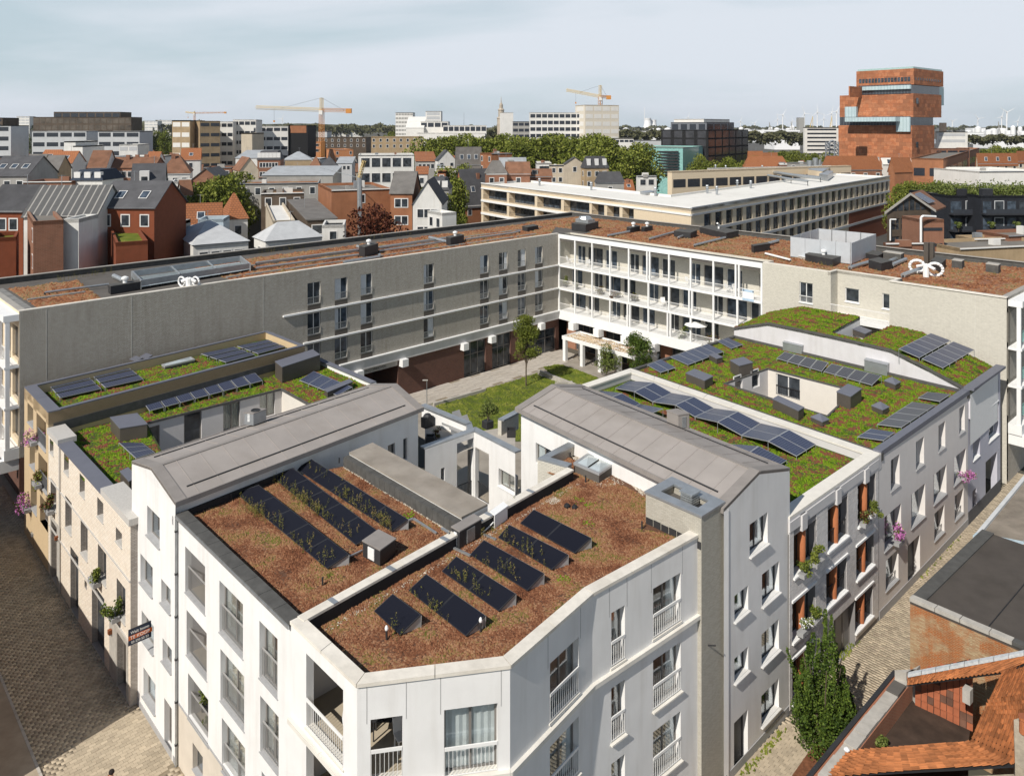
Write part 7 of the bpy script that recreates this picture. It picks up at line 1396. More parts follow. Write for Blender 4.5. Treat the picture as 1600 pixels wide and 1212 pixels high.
tag(MB().lathe(q(1323,1172,4.85),[(.1,0),(.12,.06),(.05,.12)],8).build('white_ball',WHITE2),'small white plastic bucket lid lying at the tiled eaves','lid')
# ================================================================== the town behind
OCC = []
RO = mat('orange_tile_roof',(.37,.145,.06),var=.25,scale=.5,stain=.55,obv=.18,brick=(.5,.33,.05,(.20,.08,.04),(.32,.12,.05))); RBn = mat('brown_tile_roof',(.20,.10,.06),var=.25,scale=.6,stain=.3,obv=.15); RG = mat('slate_roof',(.075,.075,.08),var=.2,scale=.6,stain=.2,obv=.2); RLG = mat('pale_zinc_roof',(.36,.38,.40),var=.12,scale=.4,stain=.3); RGR = mat('grey_tile_roof',(.16,.15,.14),var=.2,scale=.6,stain=.2); FLT = mat('town_flat_roof',(.19,.175,.155),var=.25,scale=.25,stain=.4)
TW = mat('town_white',(.66,.65,.62),var=.08,scale=.4,streak=.25); TCR = mat('town_cream',(.52,.45,.35),var=.1,scale=.4,streak=.3); TG = mat('town_grey',(.33,.32,.30),var=.12,scale=.4,streak=.3); TBR = mat('town_brick',(.23,.10,.06),var=.25,scale=.8,streak=.3,brick=(.5,.15,.02,(.27,.16,.11),(.27,.12,.07))); TTN = mat('town_tan',(.38,.28,.17),var=.15,scale=.5,streak=.3); TBN = mat('town_dark_brown',(.10,.075,.055),var=.2,scale=.5,streak=.2); TOR = mat('town_orange_brick',(.30,.13,.065),var=.15,scale=.6,streak=.2); TBK = mat('town_black',(.014,.014,.015),var=.2); OFG = mat('office_grey',(.47,.48,.49),var=.06,scale=.3,streak=.1); OFW = mat('office_white',(.72,.70,.66),var=.06,scale=.3,streak=.15)
_fw = {}
def farwin(w,h,fm,pm,n=1):
    k = (round(w,1),round(h,1),fm.name,pm.name,n)
    if k not in _fw:
        mb = MB(); mb.box((-.1,-.05,-.1),(w + .2,0,0),(0,.05,0),(0,0,h + .2),0)
        for i in range(n): mb.box((i * w / n + .04,-.062,.04),(w / n - .08,0,0),(0,.02,0),(0,0,h - .08),1)
        _fw[k] = mb.mesh('window',[fm,pm])
    return _fw[k]
def face_windows(t,a,b,cols,zs,w,h,fm,pm,n=1,mar=.8,name='window'):
    L_ = (V2(b) - V2(a)).length; w = min(w,(L_ - .4) / max(1,cols) * .8)
    if w < .3: return
    me = farwin(w,h,fm,pm,n); sp = (L_ - 2 * mar - w) / max(1,cols - 1) if cols > 1 else 0
    for z in zs:
        for i in range(cols): obj(name,me,t,frame4(t,a,b,(mar + i * sp) if cols > 1 else (L_ - w) / 2,z))
def B(label,x0,xm,x1,yt,Y,rot=0,dep=11,roof='f',rh=3,w=None,r=None,wl=0,wr=3,fl=2,ww=1.1,wh=1.5,fh=3.1,top=1.0,cat='house',fm=None,pm=None,z0=0,par=.5,ch=0,name='town_house',group=None,sk=0,n=1):
    w = w or TW; r = r or FLT; fm = fm or FRAMEW; pm = pm or PANE; C = Vector(((xm - CX) * Y / FPX,Y)); zt = zat(yt,Y); c,s = math.cos(math.radians(rot)),math.sin(math.radians(rot)); dr = Vector((c,s)); dl = Vector((-s,c))
    def ln(x,d):
        k = (x - CX) / FPX; q = d.x - k * d.y
        return (k * C.y - C.x) / q if abs(q) > 1e-6 else dep
    lr = ln(x1,dr) if x1 > xm else dep; ll = ln(x0,dl) if x0 < xm else dep
    if not .5 < lr < 160: lr = dep
    if not .5 < ll < 160: ll = dep
    Rr,Lf,Bk = C + dr * lr,C + dl * ll,C + dr * lr + dl * ll; t = thing(name,label,cat,W3(C,z0),group); pts = [C,Rr,Bk,Lf]; OCC.append(((C + Bk) / 2,(Bk - C).length / 2))
    mb = MB()
    for a,b in ((Lf,C),(C,Rr),(Rr,Bk),(Bk,Lf)): mb.poly([W3(a,z0),W3(b,z0),W3(b,zt),W3(a,zt)])
    o = .25; q = offs(pts,-o,True) if roof != 'f' else pts; rt = MB()
    if roof == 'f': mb.build('wall',w,t); rt.poly([W3(p,zt - par) for p in pts]); rt.build('roof',r,t); ring(pts,.3,zt - par,zt).build('parapet',w,t)
    elif roof in 'gG':
        a,b,c_,d = (0,1,2,3) if roof == 'g' else (1,2,3,0)
        m1,m2 = (pts[b] + pts[c_]) / 2,(pts[d] + pts[a]) / 2; mb.poly([W3(pts[b],zt),W3(pts[c_],zt),W3(m1,zt + rh)]); mb.poly([W3(pts[d],zt),W3(pts[a],zt),W3(m2,zt + rh)]); mb.build('wall',w,t)
        n1,n2 = (q[b] + q[c_]) / 2,(q[d] + q[a]) / 2; e = rh * o / max(1,(pts[b] - pts[c_]).length / 2)
        for (u,v,x,y) in ((q[a],q[b],n1,n2),(q[c_],q[d],n2,n1)): rt.prism([u,v,x,y],[zt - e,zt - e,zt + rh,zt + rh],[zt - e + .12,zt - e + .12,zt + rh + .12,zt + rh + .12],bottom=True)
        rt.build('roof',r,t)
        if roof == 'g' and sk: face = (q[a] + q[b]) / 2
    elif roof == 'h':
        mb.build('wall',w,t); A = (pts[0] + pts[3]) / 2; D = (pts[1] + pts[2]) / 2; lw = (pts[0] - pts[3]).length / 2; dd = (D - A).normalized(); k = min(lw,(D - A).length * .45); A,D = A + dd * k,D - dd * k
        for f in ((q[0],q[1],D,A),(q[1],q[2],D),(q[2],q[3],A,D),(q[3],q[0],A)): rt.poly([W3(f[i],zt + .1 if i < 2 else zt + rh) for i in range(len(f))])
        rt.build('roof',r,t)
    elif roof == 'm':
        zz = [zt,zt,zt + rh,zt + rh]; mb2 = MB().prism(pts,z0,[z - .12 for z in zz]); mb2.build('wall',w,t); rt.prism(q,[z - .1 for z in zz],[z + .06 for z in zz],bottom=True); rt.build('roof',r,t)
    elif roof == 'M':
        mb.build('wall',w,t); q2_ = offs(pts,1.0,True)
        for i in range(4): j = (i + 1) % 4; rt.poly([W3(q[i],zt),W3(q[j],zt),W3(q2_[j],zt + rh),W3(q2_[i],zt + rh)])
        rt.poly([W3(p,zt + rh) for p in q2_]); rt.build('roof',r,t)
        for k in range(max(1,wr)): p = C.lerp(Rr,(k + .5) / max(1,wr)); MB().prism([p - dr * .6 + dl * .05,p + dr * .6 + dl * .05,p + dr * .6 + dl * 1.1,p - dr * .6 + dl * 1.1],zt + .2,zt + rh * .8).build('dormer',FRAMEW,t)
    zs = [zt - top - wh - fh * k for k in range(fl)]; zs = [z for z in zs if z > z0 + .5]
    if wr: face_windows(t,C,Rr,wr,zs,ww,wh,fm,pm,n)
    if wl and (x0 < xm): face_windows(t,Lf,C,wl,zs,ww,wh,fm,pm,n)
    if sk and roof in 'gm':
        sl = rh / (ll / 2 if roof == 'g' else ll); sm = _fw.setdefault('sky',MB().box((-.6,-.8,.1),(1.2,0,0),(0,1.6,0),(0,0,.08),0).box((-.5,-.7,.182),(1,0,0),(0,1.4,0),(0,0,.01),1).mesh('roof_window',[FRAMEW,PANEB]))
        for k in range(sk): p = C.lerp(Rr,(k + .7) / (sk + .4)) + dl * (ll * (.22 if roof == 'g' else .4)); z = zt + sl * (ll * (.22 if roof == 'g' else .4)) + .05; obj('roof_window',sm,t,Matrix.Translation((p.x - ORG[t.name].x,p.y - ORG[t.name].y,z - z0)) @ Matrix.Rotation(math.radians(rot),4,'Z') @ Matrix.Rotation(math.atan(sl),4,'X'))
    if name == 'town_house' and 95 < Y < 330 and lr > 4 and roof in 'fghm':
        R2 = random.Random(len(OCC))
        if roof == 'f':
            for k in range(R2.randint(1,3)): p = C.lerp(Bk,R2.uniform(.25,.75)) + dr * R2.uniform(-1,1); MB().cbox(p.x,p.y,zt - par,R2.uniform(.6,2.2),R2.uniform(.6,1.6),R2.uniform(.6,1.4),math.radians(rot)).build('roof_hatch',R2.choice((GALVD,TW,TG,TBR)),t)
        else:
            zr0 = zt + rh; p = (C.lerp(Bk,.5)) + dr * R2.uniform(-lr * .3,lr * .3); MB().tube(W3(p,zr0 - .6),W3(p,zr0 + 1.5),.04,4).tube(W3(p - dr * .5,zr0 + 1.4),W3(p + dr * .5,zr0 + 1.4),.03,3).build('aerial',GALVD,t)
            if roof == 'g' and R2.random() < .5 and not sk: p = C.lerp(Rr,R2.uniform(.3,.7)) + dl * ll * .1; MB().prism([p - dr * .8,p + dr * .8,p + dr * .8 + dl * 2.2,p - dr * .8 + dl * 2.2],zt + .1,zt + rh * .5 + .8,bottom=True).build('dormer',R2.choice((FRAMEW,TG)),t); MB().box(W3(p - dr * .5 - dl * .03,zt + .7),W3(dr * 1.0,0),W3(-dl * .03,0),(0,0,1.0)).build('dormer_window',PANE,t)
        for a_,b_ in ((C,Rr),): MB().prism([a_ - dl * .18,b_ - dl * .18,b_,a_],zt - .16,zt + .02,bottom=True).build('gutter',R2.choice((FRAMEW,GALVD)),t)
    for k in range(ch): p = C.lerp(Bk,.35 + .4 * k / max(1,ch)) + dr * (k - ch / 2) * .3; zz = zt + (rh * .75 if roof != 'f' else 0); MB().prism([p,p + dr * .9,p + dr * .9 + dl * .7,p + dl * .7],zt - .5,zz + 1.3).build('chimney',TBR,t)
    return t
gb_ = 43.5
rows_ = [
 ('white house with a dark ribbed roof behind the left brick gable',37,37,150,338,100,4,9,'g',3.6,TW,mat('ribbed_dark_roof',(.10,.10,.10),brick=(.9,30,.09,(.30,.29,.27),(.09,.09,.09))),0,2,1),
 ('dark red brick house with tall narrow windows in front of the ribbed roof',25,52,99,346,90,35,8,'f',2,DBRICK if False else TBR,None,2,0,2),
 ('narrow white wall house beside the dark red brick house',99,99,123,342,93,4,5,'f',2,TW,None,0,0,1),
 ('red rendered house with a dark grey roof and skylights left of the orange roofs',151,151,241,324,104,-3,9,'g',3.2,RRED,RG,0,3,1,2),
 ('red rendered house cut by the left edge of the photograph',-30,-30,36,330,104,-3,9,'g',3.2,RRED,RG,0,3,1,0),
 ('low red box house with a planted terrace on top',163,181,231,379,92,30,6,'f',2,RRED,GRASS,0,0,1),
 ('low red box house with planted terrace at the left edge',-25,-10,25,372,92,30,6,'f',2,RRED,GRASS,0,0,1),
 ('blank grey garden wall building left of the white hipped house',240,240,271,350,112,0,6,'f',2,TG,None,0,0,1),
 ('white house with a pale hipped slate roof, left one',270,302,388,384,106,33,9,'h',2.4,TW,mat('pale_slate',(.46,.47,.48),var=.1,scale=.8),1,4,1),
 ('white house with a pale hipped slate roof, right one',397,415,503,378,110,36,8,'h',2.4,TW,MATS['pale_slate'],1,3,1),
 ('white walled house with a bright orange pantile roof and skylight',267,281,345,355,120,20,8,'g',3.2,TW,RO,0,2,1,1),
 ('small pale blue dormer house beside the orange pantile roof',301,309,349,343,117,10,5,'f',2,mat('pale_blue_render',(.40,.47,.52),var=.08),None,0,2,1),
 ('white house with a tall orange pyramid roof',345,357,387,344,128,30,8,'h',4.2,TW,RO,1,1,1),
 ('dark roofed glass pavilion house with black framed windows',451,480,525,343,128,25,8,'m',1.6,TBN,RGR,0,4,1),
 ('white framed carport-like house beside the glass pavilion',503,503,538,352,122,10,7,'f',2,TW,TBK,0,1,1),
 ('white terrace wall with brick infill below the dark timber house',398,427,461,345,122,20,6,'f',2,TCR,TW,0,0,1),
 ('black timber clad house with a roof terrace and parasol',400,408,475,302,150,15,9,'f',2,TBN,SEDO,0,3,1),
 ('grey metal clad apartment house with a planted flat roof',361,371,498,287,168,12,12,'f',2,TG,SEDO,0,6,1),
 ('long brick house with a tall blank orange wall',497,518,611,297,140,22,12,'f',2,TOR,None,0,1,1),
 ('tall red-brown brick house with white window surrounds',610,610,644,302,138,0,12,'g',3.5,TOR,RGR,0,2,3),
 ('white stepped gable house with dark round attic windows',645,645,690,318,136,0,12,'G',3.9,TW,RG,0,3,2),
 ('white flat roofed annexe right of the white gable house',668,691,713,333,128,35,6,'f',2,TW,TW,2,0,1),
 ('grey house with white dormers beyond the white gable house',665,665,701,297,165,0,9,'M',2.4,TG,RG,0,3,1),
 ('orange brick gable house with a black roof and three chimneys',708,727,803,322,202,32,11,'g',9.4,TOR,RG,0,2,1,3,3),
 ('big white office with two rows of large dark windows',547,560,647,242,232,10,14,'f',2,TW,None,2,5,2,0,0,2.6,2.8,4.6),
 ('white house with a large dark slate roof and four skylights',163,205,256,292,138,22,12,'g',3.8,TW,RG,0,3,2,0),
 ('grey house at the left edge with slate roof and skylights',-20,-20,42,275,150,5,12,'g',3.6,TG,RG,0,3,1,3),
 ('brick house with white arched gables behind the ribbed roof',30,36,112,284,145,8,8,'f',2,TBR,None,0,5,1),
 ('navy and white dormer house beside the slate roofed white house',112,112,160,282,148,0,8,'M',2,TW,mat('navy_cladding',(.03,.04,.06)),0,3,1),
 ('beige house with a grey gabled roof, left of a pair',32,36,62,264,180,12,9,'g',3.2,TTN,RGR,0,2,2),('beige house with a grey gabled roof, right of a pair',62,66,90,266,178,12,9,'g',3.2,TTN,RGR,0,2,2),
 ('house with a bright orange roof behind the beige pair, left',60,60,85,253,205,8,9,'g',3,TW,RO,0,1,1,1),('house with a bright orange roof behind the beige pair, right',86,86,112,255,205,8,9,'g',3,TW,RO,0,1,1,1),
 ('white house with a brown roof and black gable side',130,137,165,262,190,15,12,'g',4,TW,RBn,1,2,1),('long low white house row with brown chimneys',160,166,240,262,196,6,9,'g',2.4,TBR,RBn,0,7,1,0,3),('small orange roofed house behind the white row',226,228,246,251,240,10,8,'g',2.6,TW,RO,0,1,1),
 ('white house with a big brown hipped tile roof',232,250,297,272,190,20,14,'h',4.8,TW,RBn,1,3,1,0,1),('white house with a small vivid orange roof and skylight',279,283,313,250,250,20,10,'g',3.6,TW,RO,0,1,1,1),('brick house with wide gable and tall paired window',296,298,345,282,172,5,10,'G',2.6,TBR,RG,0,2,1),
 ('white rendered house with flat grey roof below the brown hipped roof',245,268,297,284,165,20,9,'f',2,TW,None,1,3,1),('low brick house row with dark flat roofs',305,318,362,262,225,10,9,'f',2,TBR,None,1,4,1),('cream gabled house with a brown tile roof',364,375,404,266,215,30,9,'G',3.4,TCR,RBn,0,1,1,0,0),('white barn-like hall with pale grey roof',362,368,410,247,300,5,18,'m',2.5,TW,RLG,0,0,1),('grey terrace houses down the street beside the trees',278,285,300,303,150,35,8,'g',2.5,TG,RBn,1,2,2),('white terrace house with a reddish roof near the tree clump',300,303,315,300,158,10,9,'g',2.5,TW,RBn,0,1,2),
 ('brown brick town hall with a slate mansard',398,402,438,250,260,10,10,'M',3,TBR,RG,0,6,2),('long low hall with a pale grey metal roof',405,410,520,274,235,3,16,'m',2.0,TG,RLG,0,0,1),('tan hall with a pale hipped zinc roof',437,445,487,250,300,15,14,'h',3,TTN,RLG,0,0,1),('grey hall with a strip of dark windows',464,466,500,248,330,0,12,'f',2,OFG,RLG,0,5,1),('small house with green-grey hipped roof and white gable',497,500,528,262,270,12,9,'h',3.6,TW,RG,0,2,1),('house with a rusty brown hipped roof',482,484,500,260,280,10,9,'h',3.4,TW,RBn,0,1,1),('pale curved-roof sports hall with oval windows',522,526,550,255,290,5,10,'m',2,OFG,RLG,0,3,1),
 ('terracotta school block, left one',485,487,502,222,440,5,16,'f',2,mat('terracotta_render',(.50,.22,.10),var=.06),None,0,4,2),('terracotta school block, right one',510,523,552,234,400,25,14,'f',2,MATS['terracotta_render'],RLG,0,2,2),('dark steel and glass school hall with flat canopy roof',482,486,572,215,460,3,25,'f',2,TBN,RGR,0,9,2),('grey rooftop block of the school',496,497,511,205,465,0,12,'f',2,OFG,None,0,0,1),('tan long building with low dark windows and rooftop tanks',563,580,662,214,400,10,20,'f',2,TTN,None,1,8,2),
 ('brick house with orange roof right of the white office',648,650,682,252,262,8,10,'m',2.2,TG,RO,0,4,1),('dark slate house with white gable wall beside the orange roof',680,684,712,250,255,20,9,'G',3.2,TW,RG,0,2,1),('small orange roofed house beside the white gable wall',702,702,722,252,262,0,8,'m',1.6,TW,RO,0,1,1),('white flat roofed house with a cream lower storey',680,682,708,262,225,5,8,'f',2,TCR,TW,0,3,1),('low house with reddish orange roof near the white office',648,650,668,272,205,5,8,'m',1.6,TW,RO,0,1,1),('orange rendered house with white window',683,684,696,268,205,0,8,'f',2,TOR,None,0,1,1),('dark green-grey roofed house with four skylights',712,714,752,258,240,15,10,'g',5.5,TG,RGR,0,0,1,3),
 ('tall red brick party-wall house with white windows',750,768,800,240,236,30,12,'f',2,TOR,None,2,0,3,0,1),('white tent-roofed house right of the red party wall',780,782,822,262,210,10,9,'g',2.6,TW,RLG,0,1,1),('brown tiled house behind the white parapet of the second block',790,792,828,272,200,5,9,'g',3,TBR,RBn,0,1,1),('grey roofed house low behind the second block',758,760,792,272,196,8,9,'h',3.4,TBR,RGR,0,2,1),
 ('small pale house left of the mansard house',837,839,862,255,262,0,9,'f',2,TW,None,0,3,2),('ochre house with flat roof left of the mansard house',858,859,882,258,255,0,9,'f',2,TCR,None,0,2,2),('white gabled old house in front of the mansard house',881,883,913,256,240,10,9,'G',2,TCR,RG,0,1,1),('dark mansard house with weathered dormers',908,914,951,263,236,12,10,'M',3.6,TTN,RG,1,3,2),('low dark roofs behind the second block parapet',930,932,975,286,205,5,8,'h',3,TG,RG,0,1,1),('small white house with two windows before the teal building',994,996,1026,275,215,8,8,'f',2,TW,None,0,2,1,0,0,1.6,1.6),('long low brick roof house left of the white parapet',822,824,862,276,215,8,9,'g',2,TBR,RBn,0,0,1)]
def Bx(t_,**kw):
    ks = ('label','x0','xm','x1','yt','Y','rot','dep','roof','rh','w','r','wl','wr','fl','sk','ch','ww','wh','fh'); d = dict(zip(ks,t_)); d.update(kw); return B(**d)
for t_ in rows_: Bx(t_)
t = thing('ivy_wall','green ivy-covered side wall beside the orange brick gable','wall',Q(706,340,190)); a,b = V2(Q(706,330,190)),V2(Q(727,330,193)); MB().prism([a,b,b + Vector((0,.6)),a + Vector((0,.6))],0,[zat(300,190),zat(292,193)] * 2).build('wall',TBN,t)
V,F_ = leafcloud(np.stack([RNG.uniform(a.x,b.x,2600),RNG.uniform(a.y,b.y,2600) - .5,RNG.uniform(1,14.6,2600)],1) - np.array([*ORG[t.name]]),.28); obj('ivy',npmesh('ivy',V,F_,LEAFD),t)
# ---- filler houses
cand = []
for band,(Ya,xs0,xs1,stp) in enumerate(((150,0,700,26),(172,0,820,25),(205,-10,830,22),(245,-10,980,20),(295,-10,1000,17),(350,-10,1010,15),(420,-10,640,14),(500,-10,650,13))):
    x = xs0; row = []
    while x < xs1:
        w = stp * random.uniform(.7,1.25); Y = Ya * random.uniform(.95,1.06); c = Vector(((x + w / 2 - CX) * Y / FPX,Y + 5))
        if not any((c - o).length < r_ + 5.5 for o,r_ in OCC) : row.append((x,w,Y))
        x += w + random.uniform(1,4)
    for i,(x,w,Y) in enumerate(row):
        ro = random.choice('gggGhff'); rm = random.choice((RO,RO,RBn,RG,RG,RGR)) if ro != 'f' else random.choice((FLT,FLT,RLG)); wm_ = random.choice((TW,TW,TCR,TBR,TG,TTN)); h = random.uniform(8.5,11.5) if ro != 'f' else random.uniform(10,13.5)
        nmw = {'town_white': 'white','town_cream': 'cream','town_brick': 'brick','town_grey': 'grey','town_tan': 'tan'}[wm_.name]; nmr = {'orange_tile_roof': 'orange tiled','brown_tile_roof': 'brown tiled','slate_roof': 'slate','grey_tile_roof': 'grey tiled','town_flat_roof': 'flat','pale_zinc_roof': 'pale flat'}[rm.name]
        lab = f'{nmw} house with {nmr} roof, {i + 1}th from left in town row {ORD[band]}'.replace(' 1th',' 1st').replace(' 2th',' 2nd').replace(' 3th',' 3rd').replace('21th','21st').replace('22th','22nd').replace('23th','23rd')
        yt = 198 + (30 - h) * 1200 / Y; B(lab,x,x,x + w,yt,Y,random.uniform(-12,25) if random.random() < .6 else 0,random.uniform(8,12),ro,random.uniform(2.2,4),wm_,rm,0,max(1,int(w / 8)),2 if Y < 300 else 1,group='closely packed town houses behind the block',sk=1 if ro == 'g' and random.random() < .4 else 0,ch=random.choice((0,1,1)))
# ---- larger landmarks
def slabbld(label,x0,xm,x1,yt,Y,rot,fl,cols,w,bm,dep=16,fh=3.4,cat='office building',bh=1.5,wl=0,yb=None,name='office_block',top=.9,r=None,vert=0):
    t = B(label,x0,xm,x1,yt,Y,rot,dep,'f',2,w,r,0,0,0,cat=cat,name=name); C = Vector(((xm - CX) * Y / FPX,Y)); c,s = math.cos(math.radians(rot)),math.sin(math.radians(rot)); dr,dl = Vector((c,s)),Vector((-s,c)); k = (x1 - CX) / FPX; lr = (k * C.y - C.x) / (dr.x - k * dr.y) if x1 > xm else 0; zt = zat(yt,Y)
    for f in range(fl):
        z = zt - top - bh - f * fh
        if z < 1: break
        for i in range(cols): a = C + dr * (lr * (i + .08) / cols); b = C + dr * (lr * (i + .92) / cols); MB().prism([a - dl * .06,b - dl * .06,b,a],z,z + bh,bottom=True).build('window',bm,t)
        if wl and x0 < xm:
            k0 = (x0 - CX) / FPX; ll = (k0 * C.y - C.x) / (dl.x - k0 * dl.y)
            for i in range(wl): a = C + dl * (ll * (i + .15) / wl); b = C + dl * (ll * (i + .85) / wl); MB().prism([a,b,b - dr * .06,a - dr * .06],z,z + bh,bottom=True).build('window',bm,t)
    return t
WB = mat('dark_window_band',(.03,.035,.045),rough=.15,spec=.6)
slabbld('wide grey office with long dark window bands, left one',46,50,135,205,430,3,4,4,OFG,WB,fh=5.4,bh=2.3); slabbld('grey office with long dark window bands, right one',152,153,218,205,430,0,4,3,OFG,WB,fh=5.2,bh=2.3); slabbld('small grey banded office at the left edge',-30,-30,17,196,430,0,4,1,OFG,WB,fh=5.4,bh=2.3)
slabbld('large dark glass office block with brown grid facade behind the grey offices',45,52,205,183,500,2,5,16,TBN,mat('brown_glass',(.12,.10,.08),rough=.2,var=.5,scale=.15),fh=4.4,bh=3.2); slabbld('upper storey of the dark glass office',80,84,188,175,505,2,1,8,TBN,WB,bh=2.6); slabbld('dark block at the left edge of the skyline',-20,-20,4,184,480,0,3,1,TBN,WB)
slabbld('white cube building in front of the left grey office',99,100,118,221,300,0,0,1,TW,WB); slabbld('lower white cube building beside it',113,114,129,228,298,0,0,1,TW,WB); slabbld('white slanted-top building with grey panels',180,186,215,226,305,10,2,2,TW,OFG); slabbld('long white row building with square windows',168,169,236,245,262,0,1,8,TW,WB,cat='house',name='town_house')
slabbld('tan apartment tower with white banded front',268,269,297,188,330,0,8,2,TTN,OFW,fh=4.4,bh=1.9,cat='apartment building',name='apartment_tower'); slabbld('brown apartment slab joined to the tan tower',297,312,344,189,332,40,8,2,TTN,WB,fh=4.4,bh=1.4,cat='apartment building',name='apartment_tower'); slabbld('white apartment slab right of the tan tower',334,336,364,190,350,10,7,3,OFW,WB,fh=4.3,bh=1.6,cat='apartment building',name='apartment_tower'); slabbld('white stepped apartment block with balconies',362,364,400,187,360,8,7,4,OFW,WB,fh=4.5,bh=1.6,cat='apartment building',name='apartment_tower'); slabbld('white new building with small square windows and scaffold',396,404,450,197,380,15,5,4,OFW,WB,fh=4.6,bh=1.6,cat='apartment building',name='apartment_tower',wl=2); slabbld('black clad block with orange top storey',450,451,481,196,385,0,1,1,TBK,TOR,bh=3.6,top=.2,cat='apartment building',name='apartment_block'); slabbld('cream blank slab before the white apartment blocks',375,377,394,208,340,0,0,1,TCR,WB)
for x0,x1,yt,Y,lb in ((26,46,182,1500,'distant pale tower left of the dark glass office'),(226,246,189,1500,'distant pale blue tower right of the grey office'),(246,268,188,1550,'distant banded tower left of the tan tower'),(512,548,197,1700,'distant row of pale flats right of the crane'),(548,565,199,1750,'distant pale block beside the row of flats')): slabbld(lb,x0,x0,x1,yt,Y,0,8,3,OFW,OFG,dep=20,fh=5.5,bh=2.5,cat='tower block',name='tower_block')
slabbld('cream gridded tower block behind the white complex',617,618,645,176,700,0,9,6,OFW,TG,fh=3.6,bh=1.6,cat='tower block',name='tower_block'); slabbld('white and glass tower slab behind the white complex',664,665,689,174,750,0,7,1,OFW,OFG,fh=4.2,bh=3,cat='tower block',name='tower_block')
slabbld('large white stepped complex, long low part with dark windows',690,692,760,196,520,2,2,8,OFW,WB,dep=30,fh=5,bh=3,cat='building'); slabbld('large white stepped complex, middle block',655,657,700,190,540,2,1,4,OFW,WB,dep=30,bh=3,cat='building'); Bx(('large white stepped complex, sloping left part',632,634,662,200,535,2,22,'m',8,OFW,OFW,0,0,0),cat='building',name='white_hall'); slabbld('large white stepped complex, front terrace',650,652,758,208,500,2,0,1,OFW,WB,dep=20,cat='building')
slabbld('white tower slab beside the church spire',781,784,802,176,560,10,0,1,OFW,WB,cat='tower block',name='tower_block'); slabbld('grey glass office left of the cream offices',800,801,828,190,520,0,5,3,TG,WB,fh=4,bh=2,dep=14)
slabbld('long cream office with three rows of windows',827,828,910,176,430,4,5,9,OFW,WB,fh=3.7,bh=2,name='office_block'); slabbld('tall cream office tower with narrow vertical windows',899,914,967,164,425,20,7,4,mat('office_cream',(.66,.60,.50),var=.05,streak=.1),OFW,fh=4.2,bh=2.4,wl=1)
slabbld('low white pleated building before the cream tower',930,931,990,216,400,0,1,8,OFW,WB,bh=1.2); slabbld('grey low hall between trees and the teal building',990,991,1034,219,480,0,0,1,OFG,WB)
slabbld('teal glazed building with long dark louvres, front part',984,1067,1098,231,330,62,0,1,GREENGL,WB,wl=1,cat='building')
slabbld('dark glass office with grey panels and rooftop pavilion',1033,1106,1169,203,360,52,5,6,TBK,mat('smoky_glass',(.045,.045,.05),rough=.15,var=.4,scale=.2,spec=.7),fh=4.1,bh=3.3,wl=4,top=.5); slabbld('grey glass pavilion storey on the dark office',1048,1104,1147,191,362,52,1,4,mat('pavilion_steel',(.16,.17,.19),rough=.4),WB,bh=2.6,wl=4); slabbld('white top box on the dark office pavilion',1053,1100,1140,186,364,52,0,1,OFW,WB)
slabbld('white banded office left of the brick museum tower',1255,1257,1311,199,470,0,7,1,OFW,WB,fh=2.5,bh=1.0)
louv = thing('louvres','dark horizontal louvres across the teal building front','louvre',Q(1008,260,331));
for k in range(9): p,q = Q(1008,238.5 + k * 4.5,339),Q(1060,238.5 + k * 4.5,330.2); MB().box(p - Vector((0,.5,0)),q - p,(0,.5,0),(0,0,.7)).build('slat',DKMET,louv)
def spire(label,x,y0,Y,w):
    c = Q(x,198,Y); zt = zat(y0,Y); t = thing('church_spire',label,'church tower',(c.x,c.y,0)); MB().lathe((c.x,c.y,0),[(w,0),(w,zt * .62),(w * 1.15,zt * .63),(w * .7,zt * .66),(w * .7,zt * .76),(w * .85,zt * .77),(w * .45,zt * .80),(w * .45,zt * .86),(w * .12,zt * .90),(.1,zt)],8).build('spire',mat('pale_stone',(.42,.36,.29),var=.2,scale=.2),t)
spire('slender pale baroque church spire on the skyline',783,151,800,4.2)
for lab,x,yb,yt,Y in (('thin red and white mast on the skyline',725,195,176,900),): p = Q(x,yb,Y); q = Q(x,yt,Y); t = thing('mast',lab,'mast',(p.x,p.y,0)); MB().tube((p.x,p.y,0),q,.4,5,.15).build('pole',GALVD,t)
